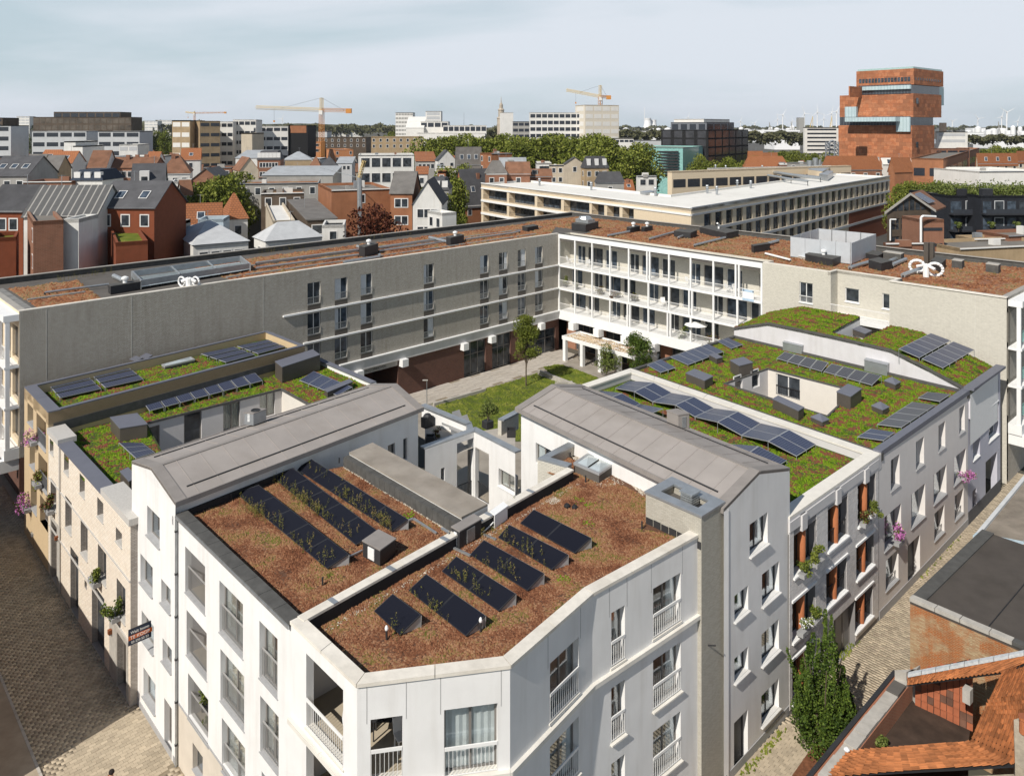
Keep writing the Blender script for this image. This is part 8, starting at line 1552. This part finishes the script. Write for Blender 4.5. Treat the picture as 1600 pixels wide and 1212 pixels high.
# ---- tower cranes (lattice in real members)
CRY = mat('crane_yellow',(.62,.47,.22),rough=.5); CRO = mat('crane_orange',(.55,.24,.06),rough=.5)
def lattice(mb,a,b,w,n,r):
    a,b = Vector(a),Vector(b); d = (b - a).normalized(); s = d.orthogonal().normalized(); u = d.cross(s); cs = [s * w + u * w,s * w - u * w,-s * w - u * w,-s * w + u * w]
    for c in cs: mb.tube(a + c,b + c,r,4)
    for i in range(n):
        p,q = a.lerp(b,i / n),a.lerp(b,(i + 1) / n)
        for k in range(4): mb.tube(p + cs[k],q + cs[(k + 1) % 4],r * .7,3,cap=False)
def crane(label,xm,ytop,yj,Y,xl,xr,yl,yr,sc=1.0):
    m = Q(xm,yj,Y); zt = zat(ytop,Y); t = thing('tower_crane',label,'crane',(m.x,m.y,0)); mb = MB(); lattice(mb,(m.x,m.y,0),(m.x,m.y,m.z),1.0 * sc,26,.16 * sc); mb.build('mast',CRO,t)
    mb = MB(); lattice(mb,(m.x,m.y,m.z),(m.x,m.y,zt),.7 * sc,6,.14 * sc); mb.build('apex',CRY,t); L_ = Q(xl,yl,Y * 1.02); R_ = Q(xr,yr,Y * .98); mb = MB(); lattice(mb,m,L_,.7 * sc,26,.13 * sc); mb.build('jib',CRY,t); mb = MB(); lattice(mb,m,R_,.7 * sc,8,.13 * sc); mb.build('counter_jib',CRO,t)
    mb = MB(); top = Vector((m.x,m.y,zt)); mb.tube(top,m.lerp(L_,.62),.07 * sc,4); mb.tube(top,m.lerp(R_,.85),.07 * sc,4); mb.build('stay',DKMET,t); MB().cbox(R_.x,R_.y,R_.z - 1.5 * sc,3 * sc,2 * sc,2.6 * sc).build('counterweight',CRO,t); MB().cbox(m.x,m.y - 1.3 * sc,m.z - 2.6 * sc,2 * sc,2 * sc,2.4 * sc).build('cab',OFW,t); h = m.lerp(L_,.72 if xl < xm else .7); MB().tube(h,h - Vector((0,0,7 * sc)),.06 * sc,4).build('hoist_rope',DKMET,t); MB().cbox(h.x,h.y,h.z - 8 * sc,.8,.8,1.0).build('hook',CRO,t)
crane('large yellow and orange tower crane with a long jib on the left skyline',502.5,153,172,430,400,545,168,173,1.0); crane('pale grey tower crane on top of the cream office tower',938,133.5,151,460,885,951,141,152,.9); crane('small far tower crane above the tan apartment tower',304,174,177,900,290,352,175.5,176,.8)
t = thing('mobile_crane','mobile crane with steel blue mast and yellow boom in front of the white office','crane',Q(565,330,136)); p,q = Q(564.5,332,136),Q(561.5,278,136); MB().tube(Vector((p.x,p.y,0)),q,.55,8,.42).build('mast',GALV,t); mb = MB(); lattice(mb,q,Q(569,251,136),.22,7,.07); mb.build('boom',CRY,t); mb = MB(); mb.tube(q,Q(500,262,150),.06,4); mb.build('stay',GALV,t)
# ---- trees
TM = [tree_meshes('m%d' % k,15,6.0,44,6500,.30,LEAFM,th=.25,tr=.4,seed=20 + k) for k in range(3)]
for i in range(30):
    u = i / 29; x = 668 + u * 330 + random.uniform(-4,4); Y = 300 - 60 * max(0,u - .7) / .3 + random.uniform(-12,22) + 35 * (i % 2); c = Q(x,198,Y); ztop = zat(217 + 3 * math.sin(i) + (14 if x > 960 else 0),Y); tree('tree',f'round green plane tree, {ORD[i]} from the left in the long belt',(c.x,c.y,0),TM[i % 3],'belt of plane trees behind the town',ztop / 15.0,random.uniform(0,6),szc=ztop / 15.0)
k_ = 0
def grove(pts,H,lab,m=TM,grp=None,sc=1.0):
    for i,(x,yt,Y) in enumerate(pts): c = Q(x,198,Y); z = zat(yt,Y); tree('tree',f'{lab}, {ORD[i]} from the left',(c.x,c.y,0),m[i % len(m)],grp,z / 15 * sc,random.uniform(0,6),szc=z / 15)
grove([(292,308,150),(302,300,152),(316,293,155),(325,288,158),(338,292,152),(348,283,160),(356,280,165),(366,277,175),(376,276,180)],12,'dark green tree in the clump behind the orange roofs',grp='clump of trees behind the orange roofs',sc=.8)
grove([(1404,290,190),(1414,285,200),(1426,289,190),(1440,287,205),(1454,289,195),(1468,288,200),(1480,291,195)],14,'green tree behind the glazed gable house',grp='trees behind the glazed gable house',sc=.62)
grove([(1094,243,300),(1140,246,300),(1180,248,310),(1110,252,290),(1160,252,290)],14,'green tree behind the white flat roof',grp='trees behind the white flat roof',sc=.8)
grove([(1204,238,420),(1222,236,430),(1240,238,420),(1258,240,430),(1275,240,420),(1292,241,415),(1305,243,410),(1538,233,420),(1555,230,430),(1572,231,420),(1590,230,430)],14,'green tree of the far quay row',grp='trees along the far quay')
grove([(35,205,600),(232,212,520),(245,208,530),(258,206,520),(600,212,700),(612,208,720),(700,262,210),(655,296,160),(690,310,150),(725,258,230),(707,278,190),(1075,224,380)],12,'tree standing among the town roofs',grp='single trees among the roofs',sc=.7)
ctm = tree_meshes('cop',15,5.6,26,5200,.22,LEAFR,th=.25,tr=.3,seed=41); c = Q(582,198,118); z = zat(327,118); tree('copper_beech','dark copper-red tree just behind the long left wing',(c.x,c.y,0),ctm,None,z / 15,0,szc=z / 15)
mm_ = MB(); VV = []
def belt(label,x0,x1,yt,Y,m,n,s,dz=8,dY=60):
    X = RNG.uniform(x0,x1,n); Yy = Y + RNG.uniform(0,dY,n); wob = 3 * np.sin(X * .13) + 2 * np.sin(X * .31); Z = zat(yt,Y) - np.abs(RNG.normal(0,.45,n)) * dz + wob * Y / 1200 * .6; C_ = np.stack([(X - CX) * Yy / FPX,Yy,np.maximum(Z,.2)],1); V,F_ = leafcloud(C_,s); c = V.mean(0); c[2] = 0; o = bpy.data.objects.new('woodland',npmesh('woodland',V - c,F_,m)); COL.objects.link(o); o.location = c; tag(o,label,'woodland',kind='stuff')
LEAFB = ramp_mat('hazy_leaves',[(0,(.05,.055,.025)),(.5,(.10,.10,.05)),(1,(.16,.15,.08))],scale=.03,isl_w=.6)
belt('far brownish green woodland along the left horizon',-20,640,197,1500,LEAFB,9000,5,14,200); belt('dark woodland on the low hill at the left horizon',-20,330,192,2600,LEAFB,5000,10,22,200); belt('scrubby brown trees around the dock, right',1165,1260,208,800,LEAFB,3500,2.2,9); belt('scrubby woodland between the white buildings and the port',960,1060,206,900,LEAFB,3500,2.4,9); belt('scrub along the dock bank at the far right',1500,1640,214,700,LEAFB,4000,2.0,5); belt('woodland right of the white complex',745,800,203,900,LEAFB,2500,2.5,9); belt('far pale trees along the right horizon',640,1640,199,3000,LEAFB,6000,7,10,300)
# ---- second block (tan brick, white roof)
z2_ = 16.0; q0_,ql,qr = V2(P(1080,325,z2_)),V2(P(752,286,z2_)),V2(P(1390,275,z2_)); dlb = (ql - q0_).normalized(); drb = (qr - q0_).normalized(); LL,LR = (ql - q0_).length,(qr - q0_).length
sb = thing('apartment_block','tan brick apartment block with white bands and white flat roofs behind the courtyard block','apartment building',W3(q0_,0)); wd_ = 17
WR_ = mat('white_membrane_roof',(.74,.72,.67),var=.05,scale=.1,stain=.2); f2 = lambda s,o=0: q0_ + dlb * s + drb * o; g2 = lambda s,o=0: q0_ + drb * s + dlb * o
opl = [(LL - 1 - s - 6.2,LL - 1 - s,z,z + 2.5) for s in (33.0,40.2,47.4,54.6,61.8) if s + 6 < LL for z in (12.1,8.9,5.7)]; opl = []
st_ = onw(993,315,ql,q0_)[0]; bays = [(1.0,8.2),(8.8,16),(16.6,23.8),(24.4,31.6)]; bays = [(a * st_ / 46,b * st_ / 46) for a,b in ((.8,9.6),(10.4,19),(19.8,27),(27.8,34.8),(35.4,38.6),(39.3,42.3),(43,45.6))]
opl = [(a,b,z,z + 2.35) for a,b in bays for z in (12.15,9.0,5.9)]; mb = MB(); wallh(mb,ql,q0_,0,z2_ - .1,opl,1.8); mb.build('wall',YBRICK,sb)
nb = 27; opr = [(LR * (k + .1) / nb,LR * (k + .74) / nb,z,z + 2.5) for k in range(nb) for z in (12.0,8.85,5.7) if k > 0 and (k < 19 or z > 6)]; mb = MB(); wallh(mb,q0_,qr,0,z2_ - .1,opr,.4); mb.build('wall',YBRICK,sb)
for i,o in enumerate(opl):
    inn_ = -nrm(ql,q0_) * 1.8; window(sb,ql + inn_,q0_ + inn_,o,FRAMED,PANE if i % 3 else PANEB,3,0,-.1,.1,rail=(1.0,-1.75,DKMET,.3,.05))
for i,o in enumerate(opr): window(sb,q0_,qr,o,FRAMED,PANE if i % 4 else PANEB,2,0,.3,.06)
for a,b,ln_ in ((ql,q0_,LL),(q0_,qr,LR)):
    n_ = nrm(a,b)
    for z,h in ((4.9,.6),(8.3,.5),(11.45,.5),(14.6,.35),(z2_ - .12,.22)):
        k = max(1,int(ln_ / 7));
        for i in range(k): p,q = V2(a).lerp(V2(b),i / k + .0004),V2(a).lerp(V2(b),(i + 1) / k - .0004); MB().prism([p + n_ * .15,q + n_ * .15,q - n_ * .05,p - n_ * .05],z,z + h,bottom=True).build('band',WHITE2 if a is ql else OFG,sb)
pl = [f2(0),g2(LR),g2(LR,wd_),g2(wd_,wd_),f2(LL,wd_),f2(LL)]
MB().poly([W3(p,z2_ - .55) for p in pl]).build('roof',WR_,sb); ring(pl,.45,z2_ - .6,z2_ - .1).build('parapet',OFW,sb); mb = MB()
for a,b in ((pl[1],pl[2]),(pl[2],pl[3]),(pl[3],pl[4]),(pl[4],pl[5])): wallh(mb,a,b,0,z2_ - .1)
mb.build('rear_wall',YBRICK,sb)
n_ = nrm(q0_,qr); MB().prism([q0_.lerp(qr,.70) + n_ * .06,qr + n_ * .06,qr,q0_.lerp(qr,.70)],0,8.3).build('ground_floor_wall',RRED,sb)
slabbld('rear wing of the tan brick block with a white roof',1043,1050,1330,268,208,27,1,14,YBRICK,WB,dep=16,r=WR_,cat='apartment building',name='apartment_block',bh=2.2,top=2.2); slabbld('low white parapet roof joining the rear wing',1105,1108,1300,263,225,20,0,1,OFW,WB,r=WR_,cat='apartment building',name='apartment_block')
for i,(x,y) in enumerate(((843,290),(924,297),(1024,306),(1105,302),(1120,304),(1152,293),(1173,294),(1118,266),(1134,267),(1191,267))):
    p = P(x,y,z2_ - .5); t = thing('roof_flue',f'grey flue with a cowl on the white roof, {ORD[i]} counted from the left end','roof flue',p); MB().lathe(p,[(.25,0),(.25,1.0),(.4,1.05),(.4,1.2),(.25,1.25),(.25,1.5),(.38,1.55),(.3,1.8)],8).build('flue',GALVD,t)
for lab,pts,r_ in (('thick silver duct along the white roof of the second block',[(1200,268),(1240,274),(1282,278)],.45),('second silver duct beside it on the white roof',[(1200,274),(1236,280),(1262,283)],.3)): duct(lab,pts,r_,GALV,z2_ + .6)
for lab,l,f,r,yt in (('tan brick roof box on the second block',(1262,275),(1285,279),(1298,271),268),('grey cooling unit on the second block roof',(1280,281),(1293,283),(1302,276),273.5),('low steel vent on the white roof corner',(1000,303),(1010,305),(1026,303),301)): pbox('roof_box',lab,'vent box',l,f,r,yt,z2_ - .5,YBRICK if 'tan' in lab else GALVD,lm=GALVD)
# ---- museum tower: stacked red stone volumes with glass galleries turning between them
MST = mat('red_sandstone',(.42,.15,.066),scale=.5,sharp=.02,col2=(.50,.205,.10),brick=(3.2,2.0,.05,(.20,.075,.04),(.20,.085,.045)),stain=.3); MY = 390; mt = thing('museum_tower','tall stacked red sandstone museum tower with glass galleries','museum',(*V2(Q(1427,200,MY)),0)); CGL = mat('corrugated_glass',(.42,.53,.56),var=.15,scale=.5,rough=.12,spec=.7,brick=(1.6,60,.12,(.28,.38,.40),(.50,.60,.62))); CGD = mat('dark_corrugated_glass',(.05,.055,.065),rough=.15,spec=.7,brick=(1.6,60,.12,(.12,.13,.14),(.05,.05,.06)))
def mv(x0,xm,x1,y0,y1,m,nm,ins=0,rot=26):
    c,s = math.cos(math.radians(rot)),math.sin(math.radians(rot)); dr,dl = Vector((c,s)),Vector((-s,c)); C = Vector(((xm - CX) * MY / FPX,MY)) + (dr + dl) * ins; f = lambda x,d: ((x - CX) / FPX * C.y - C.x) / (d.x - (x - CX) / FPX * d.y); a,b = C + dl * f(x0,dl),C + dr * f(x1,dr); MB().prism([C,b,a + b - C,a],zat(y1,MY),zat(y0,MY),bottom=True).build(nm,m,mt); return C,dr,dl,f(x1,dr),f(x0,dl)
rt_ = 40
mv(1310,1425,1460,196,290,MST,'stone_volume',0,rt_); mv(1312,1424,1458,182,196,CGD,'glass_gallery',.6,rt_); C0_ = mv(1312,1427,1471,146,183,MST,'stone_volume',0,rt_); mv(1342,1424,1468,131,146,CGD,'glass_gallery',.5,rt_); top_ = mv(1338,1428,1474,107,132,MST,'stone_volume',0,rt_); mv(1326,1340,1368,133,150,MST,'stone_volume',8,rt_)
mv(1320,1399,1428,183,190,CGL,'glass_wall',-.2,rt_); mv(1400,1421,1423,183,206,CGL,'glass_wall',-.4,rt_); mv(1320,1336,1340,167,183,CGL,'glass_wall',-1.0,rt_); mv(1347,1422,1424,133,139,CGL,'glass_wall',-.3,rt_); mv(1424,1428,1468,131,162,mat('teal_glass_wall',(.25,.42,.42),rough=.12,spec=.6),'glass_wall',6,rt_)
C_,dr_2,dl_2,lr_2,ll_2 = top_
for i in range(16): a = C_ + dl_2 * (ll_2 * (.06 + .9 * i / 16)); MB().prism([a + dl_2 * 1.3,a,a - dr_2 * .15,a + dl_2 * 1.3 - dr_2 * .15][::-1],zat(127,MY),zat(120,MY),bottom=True).build('window',PANE if i % 3 else PANEB,mt)
for i in range(12): a = C_ + dr_2 * (lr_2 * (.05 + .9 * i / 12)); MB().prism([a - dl_2 * .15,a + dr_2 * .9 - dl_2 * .15,a + dr_2 * .9,a],zat(125,MY),zat(121,MY),bottom=True).build('window',PANE,mt)
ring([C_ + dr_2 * .5 + dl_2 * .5,C_ + dr_2 * (lr_2 - .5) + dl_2 * .5,C_ + dr_2 * (lr_2 - .5) + dl_2 * (ll_2 - .5),C_ + dr_2 * .5 + dl_2 * (ll_2 - .5)],.1,zat(107,MY),zat(104,MY)).build('glass_balustrade',mat('teal_balustrade',(.35,.50,.48),rough=.1),mt)
for x,y0,y1 in ((1433,153,162),(1431,222,231)): p = C_ + dr_2 * (2.5); MB().prism([p - dl_2 * .2,p + dr_2 * 2.5 - dl_2 * .2,p + dr_2 * 2.5,p],zat(y1,MY),zat(y0,MY),bottom=True).build('window',PANE,mt)
# ---- right-hand middle distance
slabbld('red brick warehouse with arched windows right of the museum tower',1424,1474,1530,248,232,55,3,7,TOR,WB,fh=5.2,bh=2.4,wl=2,cat='warehouse',name='warehouse',top=3); Bx(('red brick gabled wing left of the warehouse',1388,1398,1426,266,225,20,12,'g',3.5,TOR,RO,0,0,0),name='warehouse_wing'); slabbld('brick and concrete building with dark rooftop opening behind the warehouse',1455,1462,1515,232,300,10,1,3,TBR,WB,cat='building',bh=3); slabbld('low striped grey-white building behind the warehouse',1462,1463,1512,206,420,0,2,1,OFW,OFG,cat='building')
for t_ in (('white roofed hall with long silver ducts at the right edge',1528,1530,1640,268,215,8,22,'f',2,OFW,WR_,0,0,0),('orange roofed quay houses at the far right',1525,1528,1590,256,300,6,12,'g',4,TCR,RO,0,5,1,3),('second orange roofed house row at the right edge',1588,1590,1640,252,310,6,12,'g',4,TCR,RO,0,3,1,1),('low orange roofed row behind the white flat roof',1160,1165,1232,262,285,4,12,'h',4.2,TBR,RO,0,5,1,0),('small orange gable behind the dark glass office',1168,1170,1192,250,320,10,10,'g',3.6,TBR,RO,0,1,1),('second small orange gable near the far quay',1188,1190,1215,250,330,6,10,'g',3,TBR,RO,0,1,1),('orange hipped roof house in front of the museum tower',1283,1288,1378,266,245,4,13,'h',4.5,TBR,RO,0,5,1),('white box building behind the orange hipped roof',1312,1314,1374,246,290,5,12,'f',2,OFW,OFW,0,0,0),('white roof with dark slanted skylights beside the warehouse',1378,1380,1424,257,250,8,10,'m',2,OFW,OFW,0,0,0,3),('grey brick service building with vents behind the second block',1230,1234,1290,254,270,3,10,'f',2,TG,None,0,2,1),('low brick house between orange roofs',1215,1218,1244,257,275,3,10,'f',2,TBR,None,0,1,1)): Bx(t_)
for lab,x,y0,y1,Y,r_ in (('silver flue standing behind the second block',1274,262,247,262,.9),('thin white flue beside the silver one',1281,262,250,262,.5),('tall white box flue left of the silver one',1265,262,251,262,1.0)): p,q = Q(x,y0,Y),Q(x,y1,Y); t = thing('flue',lab,'flue',p); MB().tube(p,q,r_,8).build('pipe',GALV,t)
t = thing('harbour_crane','grey harbour crane structure at the foot of the museum tower','crane',Q(1302,244,380)); mb = MB(); lattice(mb,Q(1300,246,380),Q(1300,222,380),2.2,4,.35); mb.path([Q(1294 + 6 - 6 * math.cos(a),232 - 12 * math.sin(a),380) for a in [math.pi * i / 8 for i in range(9)]],.5,5); mb.build('frame',GALVD,t)
gy = 128; t = thing('glazed_gable_house','brown house with a fully glazed timber gable and rooftop solar panels','house',Q(1388,380,gy)); X0_,X1_ = Q(1386,200,gy).x,Q(1470,200,gy).x; xm_ = Q(1433,200,gy).x; ze,zr_ = zat(331,gy),zat(305,gy); a,b = Vector((X0_,gy)),Vector((X1_,gy + 3)); m_ = (a + b) / 2; ops_ = [(1.0 + k * 1.95,2.7 + k * 1.95,z,z + 2.0) for k in range(4) for z in (ze - 3.2,ze - 6.2,ze - 9.2)]
mb = MB(); wallh(mb,a,b,0,ze,ops_,.25); mb.poly([W3(a,ze),W3(b,ze),W3(m_,zr_)]); mb.build('wall',TBN,t)
for o in ops_: window(t,a,b,o,BARK,PANE,2,.5,.1,.12)
L_ = (b - a).length
for k in range(6): s0_ = L_ * (.12 + .13 * k); hgt = (zr_ - ze) * (1 - abs((s0_ + .5) / L_ - .5) * 2) - .5; (hgt > .4) and obj('gable_window',wm('pane',PANE,.95,round(hgt,1),-.05,'x',.1),t,frame4(t,a,b,s0_,ze + .1))
for (p,q) in ((a - Vector((.6,0)),m_),(b + Vector((.6,0)),m_)):
    zz0 = ze - .3; dv3 = Vector((5.6,6.4)); MB().prism([p + Vector((0,-.4)),q + Vector((0,-.4)),q + dv3,p + dv3],[zz0,zr_,zr_,zz0],[zz0 + .25,zr_ + .25,zr_ + .25,zz0 + .25],bottom=True).build('roof',RBn,t); MB().prism([p + Vector((0,-.5)),q + Vector((0,-.5)),q + Vector((0,-.38)),p + Vector((0,-.38))],[zz0 - .1,zr_ - .1] * 1 + [zr_ - .1,zz0 - .1],[zz0 + .32,zr_ + .32,zr_ + .32,zz0 + .32],bottom=True).build('bargeboard',CONC,t)
s1_ = (b + Vector((.6,0)) - m_); pp = lambda u,v: Vector((m_.x + s1_.x * u + v * .66,m_.y + v * .75,zr_ + .34 + (ze - .3 - zr_) * u)); pvset([pp(.1,.6),pp(.62,.6),pp(.62,5.2),pp(.1,5.2)],2,2,(1,1,1,1),PVD,'dark panel on the glazed gable house, %s','panels on the glazed gable house',legs=zr_ - 1)
p,q = Q(1391,343,gy - .3),Q(1391,376,gy - .3); MB().path([Q(1400,343,gy - .3),p,q],.12,6).build('white_pipe',WHITE2,t)
t = slabbld('plain brick stair tower with slot windows and a white bent pipe',1438,1440,1475,343,112,4,3,1,TOR if False else TBR,WB,dep=5,fh=2.3,bh=.45,cat='tower',name='stair_tower',top=1.2); MB().path([Q(1439,394,111),Q(1439,340,111),Q(1442,337.5,111),Q(1462,338.5,112)],.16,7).build('bent_pipe',WHITE2,t)
for i,(x,y) in enumerate(((1421,377),(1427,379),(1433,380))): p = P(x,y,12.5); t = thing('air_conditioner',f'small white outdoor unit below the glazed gable, {ORD[i]} from left','air conditioner',p); MB().cbox(p.x,p.y,p.z,.9,.35,.8).build('casing',WHITE2,t); MB().tube(p + Vector((.1,-.18,.4)),p + Vector((.1,-.22,.4)),.28,10).build('fan',DKMET,t)
for (x0,x1,Y,lb) in ((1482,1532,150,'left part'),(1533,1650,146,'right part')):
    t = B('black apartment block with balconies and a lush green roof garden, ' + lb,x0,x0,x1,306,Y,2,14,'f',2,mat('black_cladding',(.018,.020,.026),var=.2),None,0,0,0,cat='apartment building',name='balcony_block'); L_ = (x1 - x0) * Y / 1200; C = Vector(((x0 - CX) * Y / FPX,Y)); e = Vector((math.cos(math.radians(2)),math.sin(math.radians(2)))); n_ = Vector((e.y,-e.x))
    for f,yz in enumerate((312,338,365)):
        z = zat(yz,Y); k = max(2,int(L_ / 2.1))
        for i in range(k): p = C + e * (L_ * (i + .12) / k); obj('window',farwin(round(L_ / k * .7,1),2.3,(OFG if i % 3 == 1 else BLKF),PANE if i % 2 else PANEB),t,frame4(t,C,C + e,L_ * (i + .12) / k,z - 2.6))
        zz = zat(yz + 22,Y); MB().prism([C + n_ * 1.6,C + e * L_ + n_ * 1.6,C + e * L_,C],zz - .15,zz + .15,bottom=True).build('balcony_slab',BLKF,t); MB().prism([C + n_ * 1.6,C + e * L_ + n_ * 1.6,C + e * L_ + n_ * 1.55,C + n_ * 1.55],zz + .15,zz + 1.0).build('balustrade',mat('smoke_glass_rail',(.04,.045,.055),rough=.15),t)
    c = W3(C + e * L_ / 2,zat(306,Y)); V,F_ = leafcloud(np.stack([RNG.uniform(-L_ / 2 + 1,L_ / 2,5200),RNG.uniform(.5,11,5200),np.abs(RNG.normal(0,.75,5200)) + .2 * 0],1),.22); g = bpy.data.objects.new('roof_garden',npmesh('roof_garden',V,F_,LEAFY)); COL.objects.link(g); g.location = c; tag(g,'bright green planting on the black block, ' + lb,'roof garden',kind='stuff')
    p = C + e * (3 if lb == 'left part' else 1.6) + n_ * -1; MB().cbox(p.x,p.y,zat(306,Y),2.0,1.2,1.3).build('roof_hatch',BLKF,t)
for i,(x,Y) in enumerate(((1498,147.5),(1550,143.5),(1590,143))): p = Q(x,362,Y); tm_ = _mc.setdefault('lolly',tree_meshes('lol',2.2,.75,7,700,.12,LEAFY,th=.35,tr=.05,seed=9)); tree('potted_tree',f'lime green ball tree on the black block balcony, {ORD[i]} from the left',p,tm_,'ball trees on the black balconies'); MB().cbox(p.x,p.y,p.z - .3,.7,.7,.5).build('tub',CONC,bpy.data.objects[[o.name for o in bpy.data.objects if o.name.startswith('potted_tree')][-1]]) if False else None
for t_ in (('brick terrace house with walled roof gardens, front one',1497,1500,1660,388,108,14,8,'f',1.1,TTN,FLT,0,0,0),('brick terrace wall block behind the roof garden',1520,1522,1575,373,118,8,4,'f',1.1,TTN,FLT,0,0,0),('brick terrace wall block at the right edge',1573,1576,1660,368,118,14,6,'f',1.1,TBR,FLT,0,0,0),('low red brick yard building behind the right wing',1380,1384,1442,380,108,4,5,'f',.8,TBR,FLT,0,0,0)): Bx(t_)
# ---- docks, port, wind turbines
WAT = mat('dock_water',(.09,.10,.10),rough=.12,var=.15,scale=.05,spec=.6);
for q in ([(1100,222),(1640,226),(1640,218),(1100,216)],):
    c = [P(x,y,0) for x,y in q]; tag(MB().poly([W3(p,.02) for p in c]).build('water',WAT),kind='structure')
QY = mat('quay_asphalt',(.10,.095,.085),var=.2,scale=.02); c = [P(x,y,0) for x,y in ((1150,243),(1640,243),(1640,227),(1150,223))]; tag(MB().poly([W3(p,.04) for p in c]).build('quay',QY),kind='structure')
TNK = mat('tank_white',(.80,.80,.80),var=.04)
def port(label,x,Y,r,h,grp,kind='tank'):
    c = Q(x,198,Y); t = thing('storage_tank',label,'tank',(c.x,c.y,0),grp); MB().lathe((c.x,c.y,0),[(r,0),(r,h),(r * .5,h * 1.12),(r * .1,h * 1.16)],14).build('shell',TNK,t)
i = 0
for x in list(range(1158,1252,9)) + list(range(1512,1606,8)) + [965,978,1030,1043]: port(f'white storage tank on the port horizon, {ORD[i]} from the left',x + random.uniform(-2,2),2300 + random.uniform(-300,500),random.uniform(6,13),random.uniform(15,30),'white tanks along the port horizon'); i += 1
for lab,x0,x1,yt,Y in (('long white port shed, left',1165,1250,203,1700),('long white port shed, right',1505,1640,207,1500),('white port shed behind the scrub',1210,1250,206,1000),('pale warehouses beside the dark glass office',985,1040,205,1300),('far white sheds on the horizon',1520,1600,200,2400),('white domed sheds at the right dock',1548,1600,211,1050)): slabbld(lab,x0,x0,x1,yt,Y,0,0,1,TNK,WB,dep=40,cat='shed',name='port_shed')
slabbld('twin grey silo tower on the port horizon',1248,1248,1257,184,1900,0,0,1,TG,WB,cat='silo',name='silo'); slabbld('small dark tower right of the museum',1474,1474,1479,192,1600,0,0,1,TBN,WB,cat='tower',name='tower')
c = Q(1012,198,3600); t = thing('cooling_tower','white cooling towers far away on the horizon','cooling tower',(c.x,c.y,0)); MB().lathe((c.x,c.y,0),[(26,0),(17,45),(15,58),(17,70)],18).build('shell',TNK,t); MB().lathe((c.x + 30,c.y + 20,0),[(24,0),(15,40),(14,52),(15,62)],18).build('shell',TNK,t); MB().tube((c.x - 8,c.y + 40,0),(c.x - 8,c.y + 40,120),2,6,1).build('stack',TNK,t)
tbm = None
for i,(x,yh,Y) in enumerate(((1157,190,3400),(1179,193,3600),(1215,187,3200),(1223,180,2700),(1238,190,3400),(1257,178,2500),(1277,176,2400),(1287,186,3000),(1299,178,2500),(1307,175,2300),(1488,190,3300),(1528,186,3000),(1565,183,2700),(1573,176,2200),(1590,190,3400),(441,186,3200),(1075,184,3600))):
    c = Q(x,yh,Y); t = thing('wind_turbine',f'white wind turbine on the horizon, {ORD[i]} of the far row','wind turbine',(c.x,c.y,0),'wind turbines along the horizon'); MB().tube((c.x,c.y,0),c,2.2,6,1.3).build('tower',TNK,t); MB().cbox(c.x,c.y,c.z,3,5,3).build('nacelle',TNK,t); a0 = random.uniform(0,2)
    for k in range(3): a = a0 + k * 2.0944; MB().tube(c + Vector((0,-3,1)),c + Vector((math.cos(a) * 26,-3,1 + math.sin(a) * 26)),1.2,4,.3).build('blade',TNK,t)
for i,(x,yt,Y,dx) in enumerate(((1270,182,2000,-9),(1300,181,2100,-6),(1202,191,2200,5),(1236,190,2300,4),(1560,190,2200,4))): a,b = Q(x + dx,199,Y),Q(x,yt,Y); t = thing('port_crane',f'spindly yellow port crane on the horizon, {ORD[i]} one','crane',(a.x,a.y,0),'port cranes on the horizon'); MB().tube((a.x,a.y,0),b,1.6,4,.8).tube((b.x,b.y,0),b,1.0,4,.6).build('boom',CRY if i < 2 else TG,t)
H_ = [Q(x,y,4200) for x,y in ((-60,189),(40,189),(120,192),(230,191),(330,196),(470,193),(560,196),(700,199))]
mb = MB()
for a,b in zip(H_[:-1],H_[1:]): mb.prism([a,b,b + Vector((0,900,0)),a + Vector((0,900,0))],-.5,[a.z,b.z,b.z * .8,a.z * .8])
tag(mb.build('hills',LEAFB),kind='structure')
tag(MB().poly([(-170,88,-.02),(30,140,-.02),(190,200,-.02),(330,420,-.02),(260,760,-.02),(-420,760,-.02),(-360,300,-.02)]).build('town_ground',mat('town_asphalt',(.075,.072,.068),var=.3,scale=.08)),kind='structure')
# ---- haze
hb = bpy.data.materials.new('haze_air'); hb.use_nodes = True; nt = hb.node_tree; nt.nodes.clear(); o_ = _n(nt,'ShaderNodeOutputMaterial'); pv_ = _n(nt,'ShaderNodeVolumePrincipled'); pv_.inputs['Color'].default_value = (.88,.93,1,1); pv_.inputs['Density'].default_value = HAZE; pv_.inputs['Anisotropy'].default_value = .3; nt.links.new(pv_.outputs[0],o_.inputs['Volume'])
hz_ = MB().box((-6000,-60,-1.5),(12000,0,0),(0,5300,0),(0,0,135)).build('haze',hb); tag(hz_,'thin pale haze over the town and the port','haze',kind='stuff')
